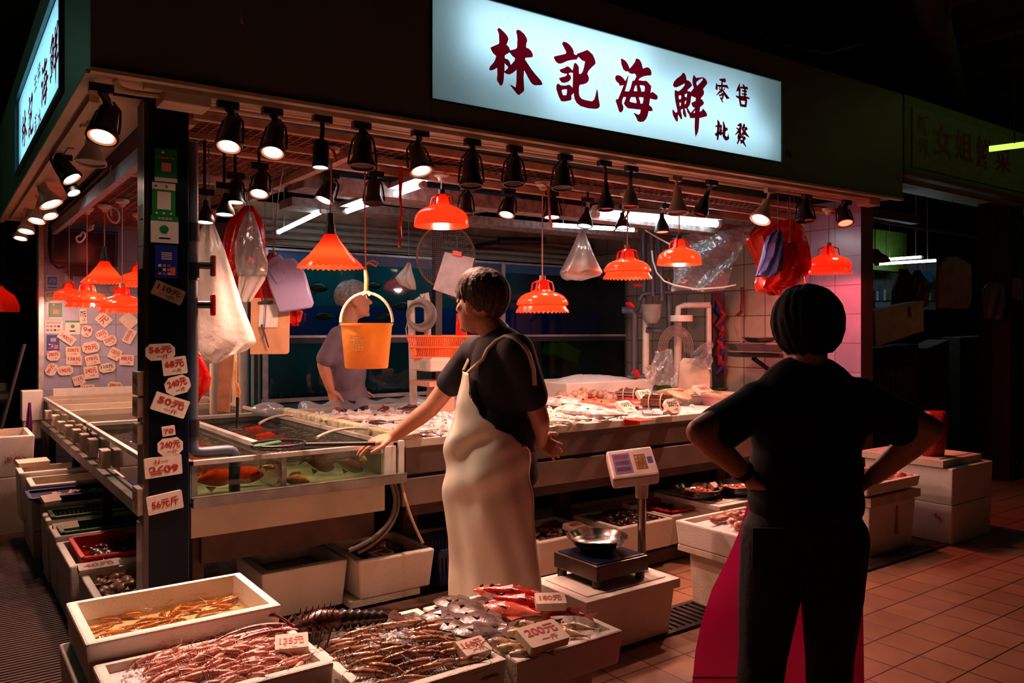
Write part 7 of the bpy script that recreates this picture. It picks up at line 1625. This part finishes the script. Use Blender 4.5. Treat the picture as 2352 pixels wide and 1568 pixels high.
b = MB(); wp = Lw+(Le-Lw)*.12; b.lathe([(.034, -.012), (.037, -.01), (.037, .01), (.034, .012), (.033, 0), (.034, -.012)], 18, 0, Matrix.Translation(wp) @ (Lw-Le).to_track_quat('Z', 'Y').to_matrix().to_4x4()); b.build('watch', M['black'], cu, smooth=50)
# pink plastic apron hanging in front of the legs
LE = [(1718, 1150), (1700, 1215), (1668, 1290), (1636, 1350), (1612, 1425), (1597, 1495), (1590, 1570), (1586, 1640)]; RE = [(1978, 1150), (1980, 1215), (1981, 1290), (1982, 1350), (1983, 1425), (1984, 1495), (1985, 1570), (1986, 1640)]
def pink_pt(uu, vv):
    x = vv*(len(LE)-1); i = min(len(LE)-2, int(x)); k_ = x-i
    l = Vector(LE[i]).lerp(Vector(LE[i+1]), k_); r_2 = Vector(RE[i]).lerp(Vector(RE[i+1]), k_); q = l.lerp(r_2, uu)
    return at(q.x, q.y, 2.63+.17*math.sin(math.pi*uu)+.02*math.sin(uu*14+vv*3)*vv)
b = MB(); b.grid(pink_pt, 40, 40); b.build('plastic_apron', M['pink'], cu, smooth=80, fixn=False)
b = MB(); b.tube([pink_pt(i/20, .83) for i in range(9)], .004, 5); b.build('apron_seam', mat('seam_orange', (220, 70, 50), .6), cu)

# --- grey haired man behind the counter
T0 = 6.05
bk = thing('person', 'grey haired man in a lilac grey t-shirt behind the counter, facing right', 'person', (A(800, 760).x, A(800, 760).y, .16))
HK = 1.16; hc_ = A(812, 690); ff = RIGHT*.92+FWD*.35
b = MB(); f, u, s_ = head(b, hc_, ff+UP*.12, UP-RIGHT*.1, HK)
nb = A(800, 738); cap(b, hc_-u*.065*HK-f*.02, nb, .06, .07)
gf, gu, gs = basis(RIGHT*.94+FWD*.32, UP); R3 = bmat(gs, gf, gu)
Rs, Re, Rw = A(778, 772, -.17), A(742, 836, -.2), A(759, 893, -.2); Ls, Le, Lw = A(808, 768, .2), A(815, 850, .26), A(820, 900, .24)
chain(b, [Rs, Rs.lerp(Re, .5), Re, Re.lerp(Rw, .35), Rw], [.056, .052, .045, .045, .032]); chain(b, [Ls, Le, Lw], [.055, .045, .032])
hand(b, Rw, -UP*.95+RIGHT*.25, -RIGHT*.6-FWD*.7, RIGHT*.9-FWD*.2, .5, 1.1, .4); hand(b, Lw, RIGHT*.5-UP*.7, -FWD, UP, .5, 1.1, .4)
b.ell(A(796, 850), (.18, .125, .24), 16, 12, R=R3); b.ell(A(803, 950), (.17, .125, .25), 16, 12, R=R3); cap(b, Ls, Rs, .06)
LEG = []
for sg in (1, -1):
    hp = A(802, 990)+gs*sg*.09; hp.z = .92; kn = Vector((hp.x, hp.y, .55)); an = Vector((hp.x, hp.y, .24)); LEG.append((hp, kn, an)); chain(b, [hp, kn, an], [.085, .06, .045])
organic('body', b, .0085, 2, SKIN, bk)
eyes(bk, hc_, f, u, s_, HK, None)
hair(bk, hc_, f, u, s_, HK, mat('hair_grey', (150, 146, 146), .5, scale=70, c2=(86, 82, 82), bump=.3), back=118, side=84, front=60, thick=1.06, strands=110, seed=6, voxel=.007)
b = MB(); b.ell(A(796, 850), (.20, .150, .25), 18, 12, R=R3); b.ell(A(803, 930), (.185, .145, .25), 18, 12, R=R3); b.ell(A(805, 985), (.185, .15, .16), 18, 12, R=R3); cap(b, Ls, Rs, .075); cap(b, A(799, 756), A(797, 812), .082, .135)
chain(b, [Rs, Rs.lerp(Re, .8)], [.078, .074]); chain(b, [Ls, Ls.lerp(Le, .7)], [.08, .08])
organic('t_shirt', b, .012, 3, mat('shirt_lilac_grey', (112, 100, 114), .85, var=.1, bump=.3, bscale=14), bk)
b = MB()
for hp, kn, an in LEG: chain(b, [hp, kn, an], [.115, .085, .07])
organic('trousers', b, .014, 3, mat('trousers_dark', (18, 16, 20), .85), bk)
for hp, kn, an in LEG:
    b = MB(); cap(b, Vector((an.x, an.y, .21))-gf*.05, Vector((an.x, an.y, .20))+gf*.13, .045, .04); organic('shoe', b, .012, 2, M['blackmat'], bk)
b = MB(); b.bb((1.60, 2.2, .06), (5.5, 2.8, .16)); b.bb((1.7, 2.25, 0), (1.8, 2.75, .06)); b.bb((3.4, 2.25, 0), (3.5, 2.75, .06)); b.bb((5.3, 2.25, 0), (5.4, 2.75, .06))
tag(b.build('duckboard', M['wood']), 'low wooden duckboard on the floor behind the fish counter', 'duckboard')
# ------------------------------------------------------------------ the neighbouring stalls and the hall beyond, mostly in the dark
NX0, NX1 = 5.95, 11.0
OLV = mat('neighbour_olive', (96, 116, 20), .6, var=.1, scale=3)
b = MB(); b.bb((NX0, .0, 2.80), (NX1, .06, 3.44)); b.bb((NX0, .06, 2.80), (NX1, .5, 2.83)); b.bb((NX0, -.02, 2.78), (NX1, .03, 2.81), 1); b.bb((NX0, .06, 3.4), (NX1, .5, 3.44))
struct(b.build('wall_neighbour_fascia', [OLV, mat('red_lip', (110, 40, 24), .6)]))
ns = thing('neighbour_sign', 'dim unlit sign with red characters over the dark stall on the right', 'sign', (7.6, -.01, 2.9))
b = MB(); b.bb((6.06, -.012, 2.86), (9.2, .0, 3.36)); b.build('panel', mat('sign_grey', (120, 120, 100), .6), ns)
for ch, x0, x1, y0, y1 in (('新', 2107, 2133, 262, 312), ('界', 2108, 2134, 318, 366), ('女', 2143, 2188, 284, 362), ('姐', 2194, 2234, 300, 370), ('鮮', 2242, 2278, 316, 388), ('菜', 2286, 2322, 330, 396)):
    a, c = onY(x0, (y0+y1)/2, -.014), onY(x1, (y0+y1)/2, -.014); zt, zl = onY((x0+x1)/2, y0, -.014).z, onY((x0+x1)/2, y1, -.014).z
    b = MB(); b.text(ch, frame(((a.x+c.x)/2, -.014, (zt+zl)/2), (1, 0, 0), (0, 0, 1)), width=c.x-a.x, height=zt-zl, bold=.02); b.build('lettering', mat('sign_maroon', (120, 36, 20), .6), ns, fixn=False)
b = MB(); b.cyl((NX0+.02, .03, 2.74), (9.5, .03, 2.74), .025, n=10); tag(b.build('awning_pole', mat('pole_rose', (120, 84, 70), .5), smooth=50), 'long pole under the dim neighbouring sign', 'pole')
b = MB(); b.cyl((6.0, .5, 2.5), (9.5, .5, 2.47), .016, n=8); tag(b.build('hanging_rail', M['steel_dull'], smooth=50), 'thin steel rail inside the dark neighbouring stall', 'rail')
b = MB(); b.bb((6.0, .62, 2.56), (7.4, .72, 2.64)); b.tube([(6.4, .67, 2.63), (6.4, .67, 3.305)], .008, 6); b.tube([(7.0, .67, 2.63), (7.0, .67, 3.305)], .008, 6); tag(b.build('lamp_batten', mat('batten_grey', (120, 120, 112), .6)), 'unlit grey lamp batten under the neighbouring awning', 'lamp')
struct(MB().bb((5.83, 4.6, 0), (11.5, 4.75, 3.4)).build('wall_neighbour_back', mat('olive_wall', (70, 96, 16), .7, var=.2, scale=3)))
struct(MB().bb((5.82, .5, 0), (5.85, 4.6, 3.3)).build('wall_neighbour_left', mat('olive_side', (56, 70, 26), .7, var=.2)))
struct(MB().bb((8.2, .12, 0), (8.5, .42, 2.8)).build('pillar_neighbour', mat('pillar_dark', (34, 34, 20), .7)))
struct(MB().bb((5.85, 1.9, 2.25), (9.6, 2.0, 2.75)).build('beam_neighbour', mat('beam_olive', (60, 92, 14), .6, var=.15)))
struct(MB().bb((5.85, .5, 3.3), (11.5, 4.7, 3.35)).build('ceiling_neighbour', M['dark']))
# lit room far behind
tubelight(at(2014, 606, 9.0), at(2150, 598, 9.4), 'white tube lamp in the lit room behind the neighbouring stall, lower one', False, 14)
tubelight(at(2030, 596, 9.5), at(2116, 590, 9.8), 'white tube lamp in the lit room behind the neighbouring stall, upper one', False, 14)
p_ = at(2010, 602, 8.6); t_ = thing('pendant_lamp', 'small red lampshade in the lit room behind the neighbouring stall', 'lamp', p_)
b = MB(); b.lathe([(.03, .14), (.06, .10), (.12, .06), (.15, .02), (.155, 0)], 20, 0, Matrix.Translation(p_)); b.build('lampshade', M['red'], t_, smooth=50)
b = MB(); b.tube([p_+UP*.14, Vector((p_.x, p_.y, 3.31))], .005, 5); b.build('cord', M['black'], t_)
slab('wall_panel', 'pale wall panel of the lit room behind the neighbouring stall', [(1990, 598), (2152, 594), (2152, 702), (1990, 706)], 10.9, .05, mat('pale_wall', (170, 186, 190), .6), 'panel')
slab('shelf_front', 'pale cluttered shelf in the lit room behind the neighbouring stall', [(2010,684),(2150,690),(2150,712),(2010,706)], 10.6, .3, mat('shelf_pale', (120, 130, 130), .6), 'shelf')
r = random.Random(12)
for k in range(16):
    x = 2012+8.6*k; h_ = r.uniform(10, 24); slab('carton', 'small packet in the row on the lit shelf behind the neighbouring stall', [(x, 684-h_), (x+7, 684-h_), (x+7, 690), (x, 690)], 10.55, .1, mat('packet_%d' % (k % 4), ((170, 180, 190), (40, 90, 150), (190, 180, 150), (60, 110, 80))[k % 4], .5), 'packet')['group'] = 'packets on the lit shelf'
o = slab('plastic_basket', 'blue plastic basket hanging in the lit room', [(2116,624),(2140,622),(2142,648),(2112,650)], 10.3, .1, mat('chair_blue', (40, 120, 170), .4), 'basket'); cord_up(at(2128, 624, 10.33), o)
hang_bag('net_bag', 'string bag of pale vegetables hanging in the neighbouring stall', [(618,2070,2082),(640,2060,2094),(670,2052,2098),(700,2050,2096),(712,2056,2090)], 8.6, .14, mat('straw', (170, 150, 100), .7, scale=60, c2=(110, 90, 50)), .03, 31, nf=10)
hang_bag('net_bag', 'brown paper like bag with a pink knot hanging next to the string bag', [(622,2104,2112),(645,2094,2124),(672,2082,2130),(700,2080,2128),(706,2088,2120)], 8.4, .14, mat('brown_bag', (140, 90, 60), .6), .03, 32, nf=9)
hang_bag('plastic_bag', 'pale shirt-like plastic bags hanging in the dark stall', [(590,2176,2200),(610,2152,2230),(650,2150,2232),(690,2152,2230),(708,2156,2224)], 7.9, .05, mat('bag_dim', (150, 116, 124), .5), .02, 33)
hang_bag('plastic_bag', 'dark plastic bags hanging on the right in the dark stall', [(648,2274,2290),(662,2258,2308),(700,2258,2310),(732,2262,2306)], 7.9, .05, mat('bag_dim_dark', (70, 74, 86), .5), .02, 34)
b = MB(); b.grid(lambda u, v: (7.55+1.5*u, 2.1+.04*math.sin(u*40)+.02*math.sin(u*17), 2.22-1.5*v), 80, 4); tag(b.build('curtain', mat('curtain_olive', (120, 124, 40), .7), smooth=80, fixn=False), 'olive green curtain with folds in the dark stall', 'curtain')
b = MB(); b.bb((7.5, 2.04, 2.18), (9.1, 2.08, 2.24)); tag(b.build('curtain_rail', mat('maroon_band', (60, 24, 24), .6)), 'dark maroon band above the olive curtain', 'rail')
slab('wall_sign', 'small dim sign with a dark character by the neighbouring pillar', [(2278,478),(2308,474),(2308,512),(2278,514)], 8.6, .03, mat('sign_pale', (150, 156, 140), .6), 'sign')
b = MB(); b.text('信', frame(at(2293, 494, 8.58), RIGHT, UP), height=.15); o = b.build('sign_lettering', M['blackink'], fixn=False); tag(o, 'dark character on the small dim sign', 'lettering')
slab('paper_poster', 'dull framed notice on the neighbouring pillar', [(2316,636),(2350,640),(2350,690),(2316,684)], 7.97, .03, mat('notice_dull', (90, 80, 50), .7), 'notice')
slab('foam_box', 'tilted foam box with red tape in the dark stall', [(2008,714),(2072,700),(2122,690),(2122,760),(2012,796)], 7.6, .35, M['foam_dirty'], 'foam box')
slab('red_tape', 'red tape across the tilted foam box', [(2085,706),(2092,704),(2094,728),(2087,730)], 7.59, .005, mat('tape_red_dark', (130, 40, 24), .5), 'tape')
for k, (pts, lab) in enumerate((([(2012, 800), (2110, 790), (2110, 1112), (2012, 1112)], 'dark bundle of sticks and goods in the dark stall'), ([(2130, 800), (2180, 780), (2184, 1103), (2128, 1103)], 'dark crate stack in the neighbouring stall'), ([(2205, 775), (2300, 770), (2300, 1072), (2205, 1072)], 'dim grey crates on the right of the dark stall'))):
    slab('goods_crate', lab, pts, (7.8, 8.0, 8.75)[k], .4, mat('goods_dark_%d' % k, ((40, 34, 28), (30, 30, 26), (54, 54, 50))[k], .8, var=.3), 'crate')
b = MB()
for k in range(30): b.tube([at(2012+3*k, 850+r.uniform(-10, 10), 7.5), at(2016+3*k+r.uniform(-8, 8), 905, 7.45)], .006, 4)
stuff(b.build('dried_stalks', mat('stalk', (90, 76, 66), .7)), 'tangle of dried stalks in the dark stall', 'stalks')
b = MB(); b.cyl(at(2272, 342, 6.0), at(2352, 332, 5.9), .022, n=10); tl = thing('tube_light', 'greenish tube lamp in front of the dim neighbouring sign', 'tube light', at(2310, 337, 5.95)); b.build('tube', glow('tube_green', (190, 230, 90), 1.5), tl, smooth=60)
b = MB(); b.bb(at(2352, 332, 5.9)-Vector((.0, .03, -.03)), at(2352, 332, 5.9)+Vector((.6, .03, .06))); b.tube([at(2330, 336, 5.92), at(2330, 336, 5.92)+UP*1.6], .006, 5); b.build('batten', M['dark'], tl)
hang_bag('paper_bag', 'red patterned bag standing on the rightmost foam stack behind the elbow', [(944,2122,2170),(960,2118,2176),(1000,2118,2172),(1046,2118,2168)], 5.75, .09, mat('bag_pattern', (190, 26, 22), .4, scale=60, c2=(90, 14, 14)), .006, 41, hang=False)
b = MB(); b.bb((9.6, .5, 0), (10.8, 4.5, 1.2)); tag(b.build('dark_counter', mat('blue_dark', (10, 14, 30), .7)), 'dark blue counter at the right edge of the hall', 'counter')
# left neighbour
b = MB(); b.bb((-2.6, 5.6, .85), (.12, 6.1, .9)); b.bb((-.4, 5.7, 0), (-.2, 6.0, .85)); tag(b.build('side_table', mat('table_green', (50, 84, 56), .5)), 'dull green table in the dark aisle behind the left stall end', 'table')
for k, (x, y) in enumerate(((60, 672), (72, 674), (84, 668))):
    p_ = at(x, y, 9.0); t_ = thing('pendant_lamp', ('unlit dark lampshade in the far left aisle, left of three', 'unlit dark lampshade in the far left aisle, middle of three', 'unlit dark lampshade in the far left aisle, right of three')[k], 'lamp', p_, 'unlit lamps in the left aisle')
    b = MB(); b.lathe([(.02, .2), (.04, .16), (.12, .08), (.17, 0)], 16, 0, Matrix.Translation(p_)); b.build('lampshade', mat('shade_dark', (70, 24, 20), .5), t_, smooth=50)
    b = MB(); b.tube([p_+UP*.2, Vector((p_.x, p_.y, 4.305))], .006, 5); b.build('cord', M['dark'], t_)
p_ = at(0, 715, 8.0); t_ = thing('pendant_lamp', 'lit red lampshade cut by the far left edge', 'lamp', p_)
b = MB(); b.lathe([(.02, .26), (.05, .22), (.13, .16), (.17, .06), (.17, 0)], 20, 0, Matrix.Translation(p_)); b.build('lampshade', M['shade'], t_, smooth=50)
b = MB(); b.tube([p_+UP*.26, Vector((p_.x, p_.y, 4.305))], .006, 5); b.build('cord', M['dark'], t_)
b = MB(); b.ell(p_+UP*.1, (.04, .04, .05), 10, 8); b.build('bulb', BULB, t_)
slab('price_board', 'pale board at the far left edge of the hall', [(-20, 880), (12, 880), (12, 925), (-20, 925)], 8.0, .04, M['cream'], 'board')
b = MB(); b.cyl(at(56, 790, 5.9), at(2, 985, 5.75), .013, n=8); tag(b.build('broom_handle', mat('broom_dark', (40, 32, 28), .6), smooth=50), 'dark broom handle leaning in the left aisle', 'broom')
hang_bag('purple_bag', 'narrow purple plastic bundle standing beside the foam block', [(925,66,70),(950,62,72),(980,60,74),(1005,62,72),(1100,62,72),(1174,60,74)], 6.6, .03, mat('purple_film', (100, 30, 110), .5), .01, 51, hang=False)
struct(MB().bb((-3.9, 8.5, 0), (.25, 8.6, 4.2)).build('wall_left_far', mat('green_far', (30, 46, 36), .8, var=.3, scale=2)))
# hall ceiling: ducts, cable trays and a square duct in the upper right dark
for k, (a, c, r_, lab) in enumerate((((3.5, -1.2, 4.05), (12, 2.2, 4.1), .12, 'dark round duct crossing the hall ceiling'), ((2.8, 1.6, 3.9), (12, 1.0, 3.95), .05, 'dark pipe under the hall ceiling'), ((4.5, -2.0, 4.1), (9.5, 3.5, 4.1), .06, 'dark cable pipe slanting over the hall'))):
    b = MB(); b.cyl(a, c, r_, n=14); tag(b.build('ceiling_duct', mat('duct_dark', (60, 52, 50), .6), smooth=50), lab, 'duct')
b = MB(); b.bb((6.4, -1.4, 3.75), (7.0, -.9, 4.28)); tag(b.build('ceiling_unit', mat('unit_grey', (90, 92, 96), .6)), 'grey square unit on the hall ceiling above the right stall', 'ceiling unit')
b = MB(); b.tube([(4.4, .6, 3.95), (5.0, .55, 3.82), (5.6, .5, 3.84), (6.2, .4, 4.05)], .02, 8); tag(b.build('ceiling_cable', mat('cable_grey', (110, 110, 106), .6), smooth=50), 'sagging grey cable above the stall roof', 'cable')
for k in range(5):
    b = MB(); b.bb((5.2+1.1*k, -3.5, 4.2), (5.3+1.1*k, 3.5, 4.3)); o = struct(b.build('ceiling_beam', mat('beam_brown', (70, 50, 46), .7)))
